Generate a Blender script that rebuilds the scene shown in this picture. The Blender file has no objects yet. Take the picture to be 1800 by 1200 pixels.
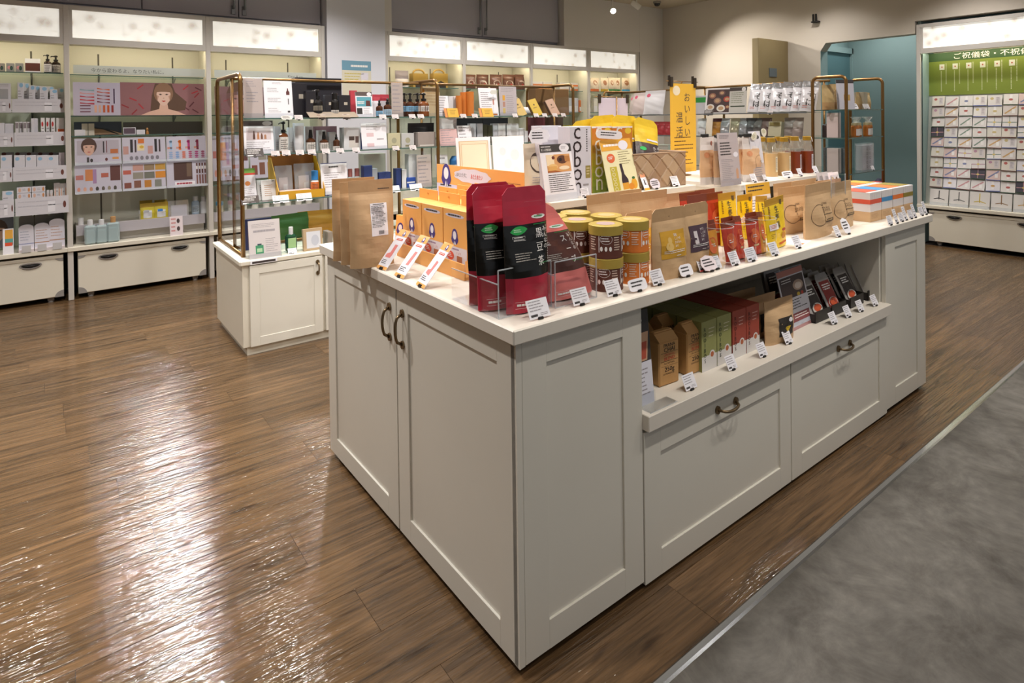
import bpy, math, random
from mathutils import Matrix, Vector
D = bpy.data; S = bpy.context.scene; COL = S.collection
PI = math.pi; R = math.radians
rng = random.Random(7)

# ---------------------------------------------------------------- camera, world, light, exposure
FPX, PPY = 1064.75, 219.58
YAW, PITCH, ROLL = R(52.885), R(-0.580), R(-0.7615)
CAMP = Vector((-0.847, -1.124, 1.345))
_f = Vector((math.cos(PITCH)*math.cos(YAW), math.cos(PITCH)*math.sin(YAW), math.sin(PITCH)))
_r = Vector((math.sin(YAW), -math.cos(YAW), 0)); _u = _r.cross(_f)
CR = _r*math.cos(ROLL) + _u*math.sin(ROLL); CU = -_r*math.sin(ROLL) + _u*math.cos(ROLL); CF = _f
cam = D.cameras.new('camera'); camo = D.objects.new('camera', cam); COL.objects.link(camo)
cam.sensor_width = 36; cam.lens = 36*FPX/1800; cam.shift_y = -(600-PPY)/1800; cam.clip_start = .02
camo.matrix_world = Matrix(((CR.x, CU.x, -CF.x, CAMP.x), (CR.y, CU.y, -CF.y, CAMP.y), (CR.z, CU.z, -CF.z, CAMP.z), (0, 0, 0, 1)))
S.camera = camo
S.view_settings.view_transform = 'Standard'; S.view_settings.look = 'None'
S.view_settings.gamma = 1; S.view_settings.use_curve_mapping = False
S.view_settings.exposure = 0.34
S.cycles.transparent_max_bounces = 40; S.cycles.max_bounces = 8; S.cycles.diffuse_bounces = 3; S.cycles.glossy_bounces = 3; S.cycles.caustics_reflective = False; S.cycles.caustics_refractive = False
W = D.worlds.new('shop_ambient'); S.world = W; W.use_nodes = True
W.node_tree.nodes['Background'].inputs[0].default_value = (.88, .93, 1.0, 1)
W.node_tree.nodes['Background'].inputs[1].default_value = .29

def lamp_data(kind, power, color, size=.05, spot=None, blend=.6):
    l = D.lights.new(kind.lower()+'_lamp', kind); l.energy = power; l.color = color
    if kind == 'AREA': l.size = size
    else: l.shadow_soft_size = size
    if kind == 'SPOT': l.spot_size = R(spot); l.spot_blend = blend
    return l
CEIL = 2.92
WARM = (1.0, .96, .92)
# downlights recessed in the ceiling: x, y, power
DOWN = [(-1.02, 2.0, 120), (-1.0, .55, 70), (-.2, 3.55, 80), (1.1, 3.7, 80), (2.6, 3.75, 80), (4.0, 3.6, 70), (5.4, 3.4, 60),
        (.3, 1.95, 70), (1.6, 1.85, 80), (3.0, 1.9, 80), (4.6, 1.9, 70), (5.7, 2.2, 30), (5.6, .8, 55), (3.6, .3, 60),
        (1.3, .62, 46), (2.35, .55, 38), (.35, .75, 40), (-2.6, 3.4, 80), (-2.6, 1.6, 60), (.9, -1.9, 22), (3.0, -1.7, 18), (-1.2, -2.4, 24), (5.2, -1.5, 14)]

# ---------------------------------------------------------------- pixel helpers (1800 x 1200 frame)
def ray(px, py): return CR*((px-900)/FPX) + CU*(-(py-PPY)/FPX) + CF
def Zp(px, py, z): d = ray(px, py); return CAMP + d*((z-CAMP.z)/d.z)
def Yp(px, py, y): d = ray(px, py); return CAMP + d*((y-CAMP.y)/d.y)
def away(p, r): d = Vector((p.x-CAMP.x, p.y-CAMP.y, 0)).normalized(); return p+d*r
def push(x, y, dy): return x+dy*(x-CAMP.x)/(y-CAMP.y)
def Xp(px, py, x): d = ray(px, py); return CAMP + d*((x-CAMP.x)/d.x)

# ---------------------------------------------------------------- materials
def lin(h):
    h = h.lstrip('#'); c = [int(h[i:i+2], 16)/255 for i in (0, 2, 4)]
    return tuple(((v+.055)/1.055)**2.4 if v > .04045 else v/12.92 for v in c) + (1,)
MC = {}
def M(h, rough=.55, metal=0., var=.06, scale=30., bump=0., emit=0., spec=.5, sheen=None):
    k = (h, rough, metal, var, scale, bump, emit, spec)
    if k in MC: return MC[k]
    m = D.materials.new('paint_'+h.lstrip('#')); m.use_nodes = True; nt = m.node_tree; b = nt.nodes['Principled BSDF']
    c = lin(h); b.inputs['Base Color'].default_value = c; b.inputs['Roughness'].default_value = rough
    b.inputs['Metallic'].default_value = metal; b.inputs['Specular IOR Level'].default_value = spec
    if var or bump:
        tc = nt.nodes.new('ShaderNodeTexCoord'); n = nt.nodes.new('ShaderNodeTexNoise'); n.inputs['Scale'].default_value = scale; n.inputs['Detail'].default_value = 3
        nt.links.new(tc.outputs['Object'], n.inputs['Vector'])
        if var:
            mx = nt.nodes.new('ShaderNodeMix'); mx.data_type = 'RGBA'
            mx.inputs[6].default_value = tuple(min(1, v*(1+var)) for v in c[:3]) + (1,); mx.inputs[7].default_value = tuple(v*(1-var) for v in c[:3]) + (1,)
            nt.links.new(n.outputs['Fac'], mx.inputs[0]); nt.links.new(mx.outputs[2], b.inputs['Base Color'])
        if bump:
            bp = nt.nodes.new('ShaderNodeBump'); bp.inputs['Strength'].default_value = bump; bp.inputs['Distance'].default_value = .01
            nt.links.new(n.outputs['Fac'], bp.inputs['Height']); nt.links.new(bp.outputs[0], b.inputs['Normal'])
    if emit: b.inputs['Emission Color'].default_value = c; b.inputs['Emission Strength'].default_value = emit
    MC[k] = m; return m
def P(h): return M(h, .6, var=0)          # print ink
def clear(name, tint, gloss=.08, rough=.02, opac=0.):
    if name in MC: return MC[name]
    m = D.materials.new(name); m.use_nodes = True; nt = m.node_tree; nt.nodes.clear()
    o = nt.nodes.new('ShaderNodeOutputMaterial'); t = nt.nodes.new('ShaderNodeBsdfTransparent'); t.inputs[0].default_value = tint+(1,)
    g = nt.nodes.new('ShaderNodeBsdfGlossy'); g.inputs['Roughness'].default_value = rough; g.inputs[0].default_value = (.95, .97, 1, 1)
    lw0 = nt.nodes.new('ShaderNodeLayerWeight'); lw0.inputs[0].default_value = .5; lw = nt.nodes.new('ShaderNodeMath'); lw.operation = 'POWER'; lw.inputs[1].default_value = 4.; nt.links.new(lw0.outputs['Facing'], lw.inputs[0])
    mth = nt.nodes.new('ShaderNodeMath'); mth.operation = 'MULTIPLY_ADD'; mth.inputs[1].default_value = .55; mth.inputs[2].default_value = gloss*.35; mth.use_clamp = True
    x = nt.nodes.new('ShaderNodeMixShader'); nt.links.new(lw.outputs[0], mth.inputs[0]); nt.links.new(mth.outputs[0], x.inputs[0])
    nt.links.new(t.outputs[0], x.inputs[1]); nt.links.new(g.outputs[0], x.inputs[2])
    last = x
    if opac:
        d = nt.nodes.new('ShaderNodeBsdfDiffuse'); d.inputs[0].default_value = tint+(1,); y = nt.nodes.new('ShaderNodeMixShader'); y.inputs[0].default_value = opac
        nt.links.new(x.outputs[0], y.inputs[1]); nt.links.new(d.outputs[0], y.inputs[2]); last = y
    nt.links.new(last.outputs[0], o.inputs[0]); MC[name] = m; return m
GLASS = clear('shelf_glass', (.86, .92, .90)); GEDGE = M('#4f6a62', .15, var=0)
ACRY = clear('acrylic', (.96, .97, .98)); AEDGE = clear('acrylic_edge', (.86, .88, .9), .1, .1, .30)
WRAP = clear('clear_film', (.93, .93, .95), .5, .15, .12)
CREAM = M('#dad5c9', .36, scale=6, var=.02); CREAM2 = M('#ddd6c6', .42, scale=6, var=.02); TOPW = M('#ded6ca', .4, var=.015, scale=8)
WHITE = M('#e9e7ec', .55, var=.01); BLACK = M('#15120f', .6, var=0); DARK = M('#1b1512', .7, var=0)
BRASS = M('#8f6d42', .34, .8, var=.08, scale=60); ANTIQ = M('#7d6a50', .34, .85, var=.15, scale=80)
CHROME = M('#c9ccd0', .18, 1., var=0); STEEL = M('#8f9296', .35, .9, var=0)
KRAFT = M('#c6a37a', .62, bump=.35, scale=14, var=.06); KRAFT2 = M('#b8946b', .62, bump=.35, scale=14, var=.06)
PAPER = M('#ece9ee', .6, var=.01); GREYP = M('#cfc5c3', .5, var=.02); INK = P('#3f3b3b'); INK2 = P('#9a9498'); WINK = P('#efeae6'); CLIP = M('#1a1510', .4, var=0)

# ---------------------------------------------------------------- mesh builder
TXT = {}
def text_geo(s):
    if s in TXT: return TXT[s]
    c = D.curves.new('t', 'FONT'); c.body = s; c.size = 1; c.resolution_u = 2; o = D.objects.new('t', c)
    me = D.meshes.new_from_object(o); vs = [tuple(v.co[:2]) for v in me.vertices]; fs = [tuple(p.vertices) for p in me.polygons]
    D.objects.remove(o); D.curves.remove(c); D.meshes.remove(me)
    w = max([v[0] for v in vs], default=0); TXT[s] = (vs, fs, w); return TXT[s]

class MB:
    def __init__(s): s.v, s.f, s.m, s.sm, s.mats, s.T = [], [], [], [], [], None
    def mi(s, mat):
        if mat not in s.mats: s.mats.append(mat)
        return s.mats.index(mat)
    def add(s, vs, fs, mat, smooth=False):
        b = len(s.v); k = s.mi(mat)
        if s.T is not None: vs = [tuple(s.T @ Vector(v)) for v in vs]
        s.v += [tuple(v) for v in vs]
        for f in fs: s.f.append(tuple(b+i for i in f)); s.m.append(k); s.sm.append(smooth)
        return s
    def box(s, x0, x1, y0, y1, z0, z1, mat, bev=0):
        if bev <= 0:
            v = [(x, y, z) for z in (z0, z1) for y in (y0, y1) for x in (x0, x1)]
            return s.add(v, [(0, 2, 3, 1), (4, 5, 7, 6), (0, 1, 5, 4), (1, 3, 7, 5), (3, 2, 6, 7), (2, 0, 4, 6)], mat)
        b = min(bev, (x1-x0)*.45, (y1-y0)*.45, (z1-z0)*.45); X = (x0, x1); Y = (y0, y1); Z = (z0, z1); sg = (1, -1); v = []; idx = {}
        for i in (0, 1):
            for j in (0, 1):
                for k in (0, 1):
                    for a in range(3):
                        p = [X[i]+sg[i]*b, Y[j]+sg[j]*b, Z[k]+sg[k]*b]; p[a] = (X[i], Y[j], Z[k])[a]; idx[(i, j, k, a)] = len(v); v.append(tuple(p))
        fs = []
        g = lambda i, j, k, a: idx[(i, j, k, a)]
        for i in (0, 1):
            q = [g(i, 0, 0, 0), g(i, 1, 0, 0), g(i, 1, 1, 0), g(i, 0, 1, 0)]; fs.append(q if i else q[::-1])
            q = [g(0, i, 0, 1), g(1, i, 0, 1), g(1, i, 1, 1), g(0, i, 1, 1)]; fs.append(q[::-1] if i else q)
            q = [g(0, 0, i, 2), g(1, 0, i, 2), g(1, 1, i, 2), g(0, 1, i, 2)]; fs.append(q if i else q[::-1])
        for a, b2 in ((0, 1), (1, 2), (0, 2)):
            c = 3-a-b2
            for i in (0, 1):
                for j in (0, 1):
                    def key(k, ax):
                        t = [0, 0, 0]; t[a] = i; t[b2] = j; t[c] = k; return g(t[0], t[1], t[2], ax)
                    q = [key(0, a), key(1, a), key(1, b2), key(0, b2)]; fs.append(q)
        for i in (0, 1):
            for j in (0, 1):
                for k in (0, 1): fs.append([g(i, j, k, 0), g(i, j, k, 1), g(i, j, k, 2)])
        return s.add(v, fs, mat)
    def rect(s, x0, x1, z0, z1, y, mat): return s.add([(x0, y, z0), (x1, y, z0), (x1, y, z1), (x0, y, z1)], [(0, 1, 2, 3)], mat)
    def poly(s, pts, y, mat): return s.add([(a, y, b) for a, b in pts], [tuple(range(len(pts)))], mat)
    def disc(s, cx, cz, rx, rz, y, mat, n=20): return s.poly([(cx+rx*math.cos(2*PI*i/n), cz+rz*math.sin(2*PI*i/n)) for i in range(n)], y, mat)
    def ring(s, cx, cz, rx, rz, wd, y, mat, n=24):
        v = []; f = []
        for i in range(n):
            a = 2*PI*i/n; v += [(cx+rx*math.cos(a), y, cz+rz*math.sin(a)), (cx+(rx-wd)*math.cos(a), y, cz+(rz-wd)*math.sin(a))]; j = (i+1) % n
            f.append((2*i, 2*j, 2*j+1, 2*i+1))
        return s.add(v, f, mat)
    def prism(s, pts, y0, y1, mat, axis='y', smooth=False):
        n = len(pts); mk = (lambda a, b, t: (a, t, b)) if axis == 'y' else ((lambda a, b, t: (a, b, t)) if axis == 'z' else (lambda a, b, t: (t, a, b)))
        v = [mk(a, b, y0) for a, b in pts]+[mk(a, b, y1) for a, b in pts]
        s.add(v, [tuple(range(n)), tuple(range(2*n-1, n-1, -1))], mat)
        return s.add(v, [(i, i+n, (i+1) % n+n, (i+1) % n) for i in range(n)], mat, smooth)
    def lathe(s, prof, mat, seg=18, c=(0, 0, 0), smooth=True, mats=None, caps=True):
        v = []; n = len(prof)
        for r, z in prof: v += [(c[0]+r*math.cos(2*PI*i/seg), c[1]+r*math.sin(2*PI*i/seg), c[2]+z) for i in range(seg)]
        for j in range(n-1):
            s.add(v[j*seg:(j+2)*seg], [(i, (i+1) % seg, seg+(i+1) % seg, seg+i) for i in range(seg)], mats[j] if mats else mat, smooth)
        if caps: s.add(v[:seg], [tuple(range(seg-1, -1, -1))], mats[0] if mats else mat).add(v[-seg:], [tuple(range(seg))], mats[-1] if mats else mat)
        return s
    def tube(s, pts, r, mat, seg=8, closed=False):
        pts = [Vector(p) for p in pts]; n = len(pts); v = []; up = None
        for i, p in enumerate(pts):
            a = pts[(i-1) % n] if (i or closed) else p; b = pts[(i+1) % n] if (i < n-1 or closed) else p
            t = (b-a).normalized()
            if up is None: up = Vector((0, 0, 1)) if abs(t.z) < .9 else Vector((1, 0, 0))
            x = t.cross(up).normalized(); up = x.cross(t).normalized()
            v += [tuple(p+(x*math.cos(2*PI*k/seg)+up*math.sin(2*PI*k/seg))*r) for k in range(seg)]
        f = [(i*seg+k, i*seg+(k+1) % seg, ((i+1) % n)*seg+(k+1) % seg, ((i+1) % n)*seg+k) for i in range(n if closed else n-1) for k in range(seg)]
        if not closed: f += [tuple(range(seg-1, -1, -1)), tuple(range((n-1)*seg, n*seg))]
        return s.add(v, f, mat, True)
    def text(s, t, x, z, size, y, mat, align='l', sx=1., vert=False, bold=0., sp=1.02):
        if vert:
            for i, ch in enumerate(t): s.text(ch, x, z-(i*sp+1)*size, size, y, mat, 'c', sx, False, bold)
            return s
        vs, fs, w = text_geo(t); o = {'l': 0, 'c': -w/2, 'r': -w}[align]
        for dx in ((0,) if not bold else (-bold, bold)):
            s.add([(x+(a+o)*size*sx+dx*size, y-(.00002 if dx > 0 else 0), z+b*size) for a, b in vs], fs, mat)
        return s
    def lines(s, x0, x1, z0, z1, n, y, mat, fill=.5, seed=1, ragged=.35, words=5):
        r = random.Random(seed); dz = (z1-z0)/n
        for i in range(n):
            zt = z1-i*dz; e = x0+(x1-x0)*(1-r.random()*ragged); x = x0; k = (x1-x0)/words
            while x < e-.02*(x1-x0):
                w = min(k*r.uniform(.4, 1.3), e-x); s.rect(x, x+w*.9, zt-dz*fill, zt, y, mat); x += w
        return s
    def mesh(s, name):
        me = D.meshes.new(name); me.from_pydata(s.v, [], s.f)
        for m in s.mats: me.materials.append(m)
        me.polygons.foreach_set('material_index', s.m); me.polygons.foreach_set('use_smooth', s.sm)
        me.update(); return me

def obj(name, mb, parent=None, loc=(0, 0, 0), rot=(0, 0, 0), label=None):
    me = mb.mesh(name) if isinstance(mb, MB) else mb
    o = D.objects.new(name, me); COL.objects.link(o); o.location = loc; o.rotation_euler = rot
    if parent is not None: o.parent = parent
    if label: o['label'] = label
    return o
def struct(name, mb, parent=None):
    o = obj(name, mb, parent)
    if parent is None: o['kind'] = 'structure'
    return o
def thing(name, label, cat, parts, loc=(0, 0, 0), rz=0., lean=0., group=None, roll=0.):
    """parts: MB / Mesh (a thing of one mesh) or a list of (part name, MB / Mesh[, sub-parts list])"""
    rot = (-lean, roll, rz)
    if not isinstance(parts, list): o = obj(name, parts, None, loc, rot)
    else:
        o = D.objects.new(name, None); COL.objects.link(o); o.empty_display_size = .05; o.location = loc; o.rotation_euler = rot
        for p in parts:
            c = obj(p[0], p[1], o)
            for q in (p[2] if len(p) > 2 else []): obj(q[0], q[1], c)
    o['label'] = label; o['category'] = cat
    if group: o['group'] = group
    return o
def freeze(parts):
    """turn the MBs of a parts list into meshes so that copies share them"""
    if isinstance(parts, MB): return parts.mesh('shape')
    return [tuple([p[0], p[1].mesh(p[0]) if isinstance(p[1], MB) else p[1]] + ([freeze(p[2])] if len(p) > 2 else [])) for p in parts]
ORD = ['first', 'second', 'third', 'fourth', 'fifth', 'sixth', 'seventh', 'eighth', 'ninth', 'tenth', 'eleventh', 'twelfth', 'thirteenth', 'fourteenth']
def fit(pxl, pxr, pyb, pyt, z=None, y=None):
    """a front-facing thing seen in a pixel box, standing at height z (or on plane y): x, y, z, width, height"""
    cx = (pxl+pxr)/2
    if y is None: y = Zp(cx, pyb, z).y
    a, b, t = Yp(pxl, pyb, y), Yp(pxr, pyb, y), Yp(cx, pyt, y)
    if z is None: z = Yp(cx, pyb, y).z
    return (a.x+b.x)/2, y, z, b.x-a.x, t.z-z
# ================================================================ the setting
def wood_mat():
    m = D.materials.new('vinyl_wood'); m.use_nodes = True; nt = m.node_tree; b = nt.nodes['Principled BSDF']; L = nt.links.new; N = nt.nodes.new
    g = N('ShaderNodeNewGeometry'); oi = N('ShaderNodeObjectInfo')
    add = N('ShaderNodeVectorMath'); add.operation = 'ADD'; sc = N('ShaderNodeVectorMath'); sc.operation = 'SCALE'; sc.inputs['Scale'].default_value = 37.
    L(oi.outputs['Random'], sc.inputs[0]); L(g.outputs['Position'], add.inputs[0]); L(sc.outputs[0], add.inputs[1])
    mp = N('ShaderNodeMapping'); mp.inputs['Scale'].default_value = (1.6, 26, 1); L(add.outputs[0], mp.inputs[0])
    n1 = N('ShaderNodeTexNoise'); n1.inputs['Scale'].default_value = 1.3; n1.inputs['Detail'].default_value = 8; n1.inputs['Roughness'].default_value = .62; n1.inputs['Distortion'].default_value = 1.1; L(mp.outputs[0], n1.inputs[0])
    cr = N('ShaderNodeValToRGB'); e = cr.color_ramp.elements; e[0].position = .28; e[0].color = lin('#3a2c1f'); e[1].position = .72; e[1].color = lin('#7a5d40')
    k = cr.color_ramp.elements.new(.5); k.color = lin('#5f4830'); L(n1.outputs[0], cr.inputs[0])
    mp2 = N('ShaderNodeMapping'); mp2.inputs['Scale'].default_value = (2.2, 9, 1); L(add.outputs[0], mp2.inputs[0])
    n2 = N('ShaderNodeTexNoise'); n2.inputs['Scale'].default_value = 2.0; n2.inputs['Detail'].default_value = 2; L(mp2.outputs[0], n2.inputs[0])
    kr = N('ShaderNodeValToRGB'); kr.color_ramp.elements[0].position = .25; kr.color_ramp.elements[0].color = (.32, .26, .22, 1); kr.color_ramp.elements[1].position = .36; kr.color_ramp.elements[1].color = (1, 1, 1, 1); L(n2.outputs[0], kr.inputs[0])
    mu = N('ShaderNodeMix'); mu.data_type = 'RGBA'; mu.blend_type = 'MULTIPLY'; mu.inputs[0].default_value = .8; L(cr.outputs[0], mu.inputs[6]); L(kr.outputs[0], mu.inputs[7])
    hs = N('ShaderNodeHueSaturation'); mr = N('ShaderNodeMapRange'); mr.inputs[3].default_value = .82; mr.inputs[4].default_value = 1.2; L(oi.outputs['Random'], mr.inputs[0]); L(mr.outputs[0], hs.inputs['Value']); L(mu.outputs[2], hs.inputs['Color']); L(hs.outputs[0], b.inputs['Base Color'])
    b.inputs['Roughness'].default_value = .075
    mp3 = N('ShaderNodeMapping'); mp3.inputs['Scale'].default_value = (5, 130, 1); L(g.outputs['Position'], mp3.inputs[0])
    n3 = N('ShaderNodeTexNoise'); n3.inputs['Scale'].default_value = 1.; n3.inputs['Detail'].default_value = 3; L(mp3.outputs[0], n3.inputs[0])
    bp = N('ShaderNodeBump'); bp.inputs['Strength'].default_value = 1.; bp.inputs['Distance'].default_value = .0036; L(n3.outputs[0], bp.inputs['Height']); L(bp.outputs[0], b.inputs['Normal'])
    return m
def concrete_mat():
    m = D.materials.new('concrete_tile'); m.use_nodes = True; nt = m.node_tree; b = nt.nodes['Principled BSDF']; L = nt.links.new; N = nt.nodes.new
    g = N('ShaderNodeNewGeometry'); n1 = N('ShaderNodeTexNoise'); n1.inputs['Scale'].default_value = 4.5; n1.inputs['Detail'].default_value = 12; n1.inputs['Roughness'].default_value = .72; n1.inputs['Distortion'].default_value = .6; L(g.outputs['Position'], n1.inputs[0])
    cr = N('ShaderNodeValToRGB'); e = cr.color_ramp.elements; e[0].position = .3; e[0].color = lin('#45403a'); e[1].position = .72; e[1].color = lin('#74706a'); L(n1.outputs[0], cr.inputs[0]); L(cr.outputs[0], b.inputs['Base Color'])
    b.inputs['Roughness'].default_value = .55; b.inputs['Specular IOR Level'].default_value = .25
    n2 = N('ShaderNodeTexNoise'); n2.inputs['Scale'].default_value = 22; n2.inputs['Detail'].default_value = 6; L(g.outputs['Position'], n2.inputs[0]); mx = N('ShaderNodeMix'); mx.data_type = 'RGBA'; mx.blend_type = 'OVERLAY'; mx.inputs[0].default_value = .38; L(cr.outputs[0], mx.inputs[6]); L(n2.outputs[0], mx.inputs[7]); L(mx.outputs[2], b.inputs['Base Color']); return m
WOOD, CONC = wood_mat(), concrete_mat()
SUB = M('#2a2019', .8, var=0)
STRIP_Y = -.183
fl = struct('floor', MB().box(-6, 6.29, STRIP_Y, 5.05, -.1, -.003, SUB).box(6.29, 6.95, -2.2, 1.30, -.1, -.003, SUB))
PL, PW = 1.22, .18
pm = MB().box(0, PL-.0012, 0, PW-.0010, -.003, 0, WOOD).mesh('plank'); row = 0; y = STRIP_Y
while y < 4.75:
    x0 = -5.2 if y > 2.2 else (-3.4 if y > .8 else -1.9); x = x0+(row*.47 % 1)*PL-PL
    while x < 6.2:
        hid = (x > .1 and x+PL < 2.5 and y > .1 and y < 1.1) or (x > .1 and x+PL < 2.6 and y > 2.65)
        if not hid and x+PL > x0:
            p = obj('plank', pm, fl, (x, y, 0))
            if x+PL > 6.28: p.scale.x = (6.28-x)/PL
        x += PL
    y += PW; row += 1
fc = struct('floor_concourse', MB().box(-6, 7, -6, STRIP_Y-.012, -.1, -.004, SUB))
tm = MB().box(0, 2.4994, -2.4994, 0, -.004, 0, CONC).mesh('floor_tile')
for i in range(-3, 2):
    for j in range(0, 2): obj('floor_tile', tm, fc, (i*2.5+2.52, STRIP_Y-.013-j*2.5, 0))
struct('trim_1', MB().prism([(STRIP_Y-.018, 0), (STRIP_Y-.012, .004), (STRIP_Y+.002, .004), (STRIP_Y+.008, 0)], -6, 6.28, CHROME, 'x'))
WALLM = M('#d9d4cf', .7, scale=3, var=.01); WALLB = M('#dadae2', .6, scale=3, var=.01); WALLR = M('#cfc5b8', .7, scale=3, var=.01)
UPG = M('#b3b0b9', .5, scale=4, var=.02); CEILM = M('#c9bca8', .8, var=.01)
TEAL = M('#93adae', .5, scale=4, var=.02); TEALD = M('#5b8087', .45, scale=4, var=.02)
WY = 4.611; DEP = .40; RX = 6.284
# back wall: pillar, right part, panel above, deep back behind the units
w = MB().box(1.262, 1.868, WY-.02, WY+DEP+.03, 0, CEIL, WALLB).box(5.775, RX, WY, WY+DEP+.03, 0, CEIL, WALLM)
w.box(4.345, 5.775, WY+.002, WY+.45, 2.262, CEIL, WALLM).box(1.868, 1.955, WY+.002, WY+.45, 2.262, CEIL, WALLM)
w.box(-6, 6.3, WY+DEP+.03, WY+DEP+.1, 0, CEIL, WALLM).box(-6, -1.75, WY+.01, WY+DEP+.03, 0, CEIL, WALLM)
struct('wall_back', w)
# upper cupboards set into the wall above the shelf units
def upper(name, label, x0, x1, n, z0, yy):
    b = MB().box(x0, x1, yy+.03, yy+.06, z0, CEIL, UPG); wd = (x1-x0)/n; parts = [('back_board', b)]
    for i in range(n):
        a = x0+i*wd+.004; d = MB().box(a, a+wd-.008, yy, yy+.03, z0+.02, CEIL-.01, UPG, .003); s = -1 if i % 2 == 0 else 1; hx = a+wd-.05 if i % 2 == 0 else a+.05-.008
        h = MB().tube([(hx, yy, z0+.09), (hx, yy-.035, z0+.09), (hx, yy-.035, z0+.5), (hx, yy, z0+.5)], .009, STEEL)
        h.box(hx-.018, hx+.018, yy-.012, yy, z0+.04, z0+.12, STEEL, .003)
        parts.append(('door', d, [('handle', h)]))
    return thing(name, label, 'cupboard', parts)
upper('upper_cupboard', 'grey upper cupboard with bar handles above the cosmetics shelves', -1.75, 1.255, 4, 2.275, WY+.12)
upper('upper_cupboard', 'pale grey upper cupboard doors above the food shelves', 1.965, 4.335, 2, 2.29, WY+.10)
# ceiling
struct('ceiling', MB().box(-6, 9.2, -6, WY+.6, CEIL, CEIL+.08, CEILM))
struct('wall_left', MB().box(-6.1, -6, -6, WY+.6, 0, CEIL, WALLM))
# right wall with doorway
DY0, DY1, DZ = 1.362, 2.332, 2.172
w = MB().box(RX, RX+.15, DY1, WY+.6, 0, CEIL, WALLR).box(RX, RX+.15, -2.2, DY1, 2.30, CEIL, WALLR).box(RX, RX+.15, DY0, DY1, DZ, 2.301, WALLR)
w.prism([(DY1, DZ-.09), (DY1, DZ), (DY1-.06, DZ)], RX, RX+.15, WALLR, 'x')
w.box(RX+.55, RX+.62, -2.2, DY0, 0, 2.3, WALLR)
struct('wall_right', w)
t = MB().box(RX+.15, RX+1.25, 2.55, 2.6, 0, CEIL, TEAL).box(RX+1.2, RX+1.25, -.5, 2.55, 0, CEIL, TEAL).box(RX+.002, RX+.15, DY1-.002, DY1+.001, 0, DZ-.09, TEAL).box(RX+.15, RX+.17, DY1, 2.55, 0, CEIL, TEAL)
t.box(RX+.05, RX+1.2, DY0-.04, DY0-.01, 0, CEIL, TEAL)
struct('wall_passage', t)
struct('floor_passage', MB().box(RX, RX+1.3, DY0-.05, 2.6, -.1, -.001, SUB))
dd = MB().box(RX+.26, RX+1.17, 2.52, 2.55, 0, 2.13, TEALD)
d1 = struct('door_1', dd); obj('door_frame', MB().box(RX+.2, RX+.26, 2.49, 2.55, 0, 2.2, TEAL).box(RX+1.17, RX+1.2, 2.49, 2.55, 0, 2.2, TEAL).box(RX+.2, RX+1.2, 2.49, 2.55, 2.13, 2.2, TEAL), d1)
fx = Yp(1333, 72, 2.72).x
TAN = M('#8b7a55', .6, scale=5, var=.02); TANL = M('#a3906c', .6, var=.02)
thing('wall_fin_panel', 'tall tan board panel standing out from the wall beside the teal doorway', 'panel', [('board', MB().box(fx, RX-.001, 2.72, 2.80, 0, 2.24, TAN, .004)), ('switch_plate', MB().box(fx+.22, fx+.38, 2.712, 2.72, 1.80, 1.90, M('#5f6a70', .4)))])
# small black hook bracket high on the right wall
hk = MB().box(RX-.06, RX, 2.33, 2.41, 2.42, 2.435, BLACK).box(RX-.05, RX-.03, 2.352, 2.372, 2.43, 2.52, BLACK, .005).box(RX-.05, RX-.03, 2.382, 2.402, 2.43, 2.52, BLACK, .005)
thing('wall_bracket', 'small black double peg bracket high on the wall above the doorway', 'bracket', hk)
# ---------------------------------------------------------------- lamps of the shop
DOWN = DOWN + [(RX+.62, 1.95, 34)]
ring = MB().lathe([(.075, 0), (.085, -.006), (.085, -.012), (.06, -.012), (.055, 0)], M('#d9d4cc', .4, var=0), 24)
face = MB().lathe([(.055, -.0015), (.0001, -.001)], M('#fff1dd', .4, emit=14, var=0), 24)
dl = freeze([('trim_ring', ring), ('lens', face)])
NEAR = [('the cosmetics aisle', 'near the counter end'), ('the cosmetics aisle', 'by the shop front'), ('the make-up bay', 'by the wall'), ('the near brass rack', 'wall side'), ('the second rack bay', 'wall side'), ('the back corner aisle', 'before the last food bay'), ('the back corner', 'right of the side rack'),
        ('the aisle behind the kraft bags', ''), ('the aisle behind the paper cans', ''), ('the aisle behind the syrup bottles', ''), ('the side rack', ''), ('the doorway', 'shop side'), ('the envelope rack', ''), ('the far end of the island', 'aisle side'), ('the island middle', ''), ('the island end with stacked boxes', ''), ('the island end with kraft bags', ''), ('the far cosmetics wall', 'away from the counter'), ('the entrance side of the cosmetics wall', ''), ('the concourse', 'before the island corner'), ('the concourse', 'before the island drawers'), ('the concourse', 'opposite the cosmetics aisle'), ('the concourse', 'before the envelope rack'), ('the teal passage', '')]
for i, (x, y, pw) in enumerate(DOWN):
    thing('ceiling_downlight', ('round recessed downlight over %s %s' % NEAR[i]).strip(), 'ceiling light', dl, (x, y, CEIL-.001), group='recessed ceiling downlights')
    l = lamp_data('SPOT', pw, WARM, .06, 128, .75); o = D.objects.new('downlight_lamp', l); COL.objects.link(o); o.location = (x, y, CEIL-.04)
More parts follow.
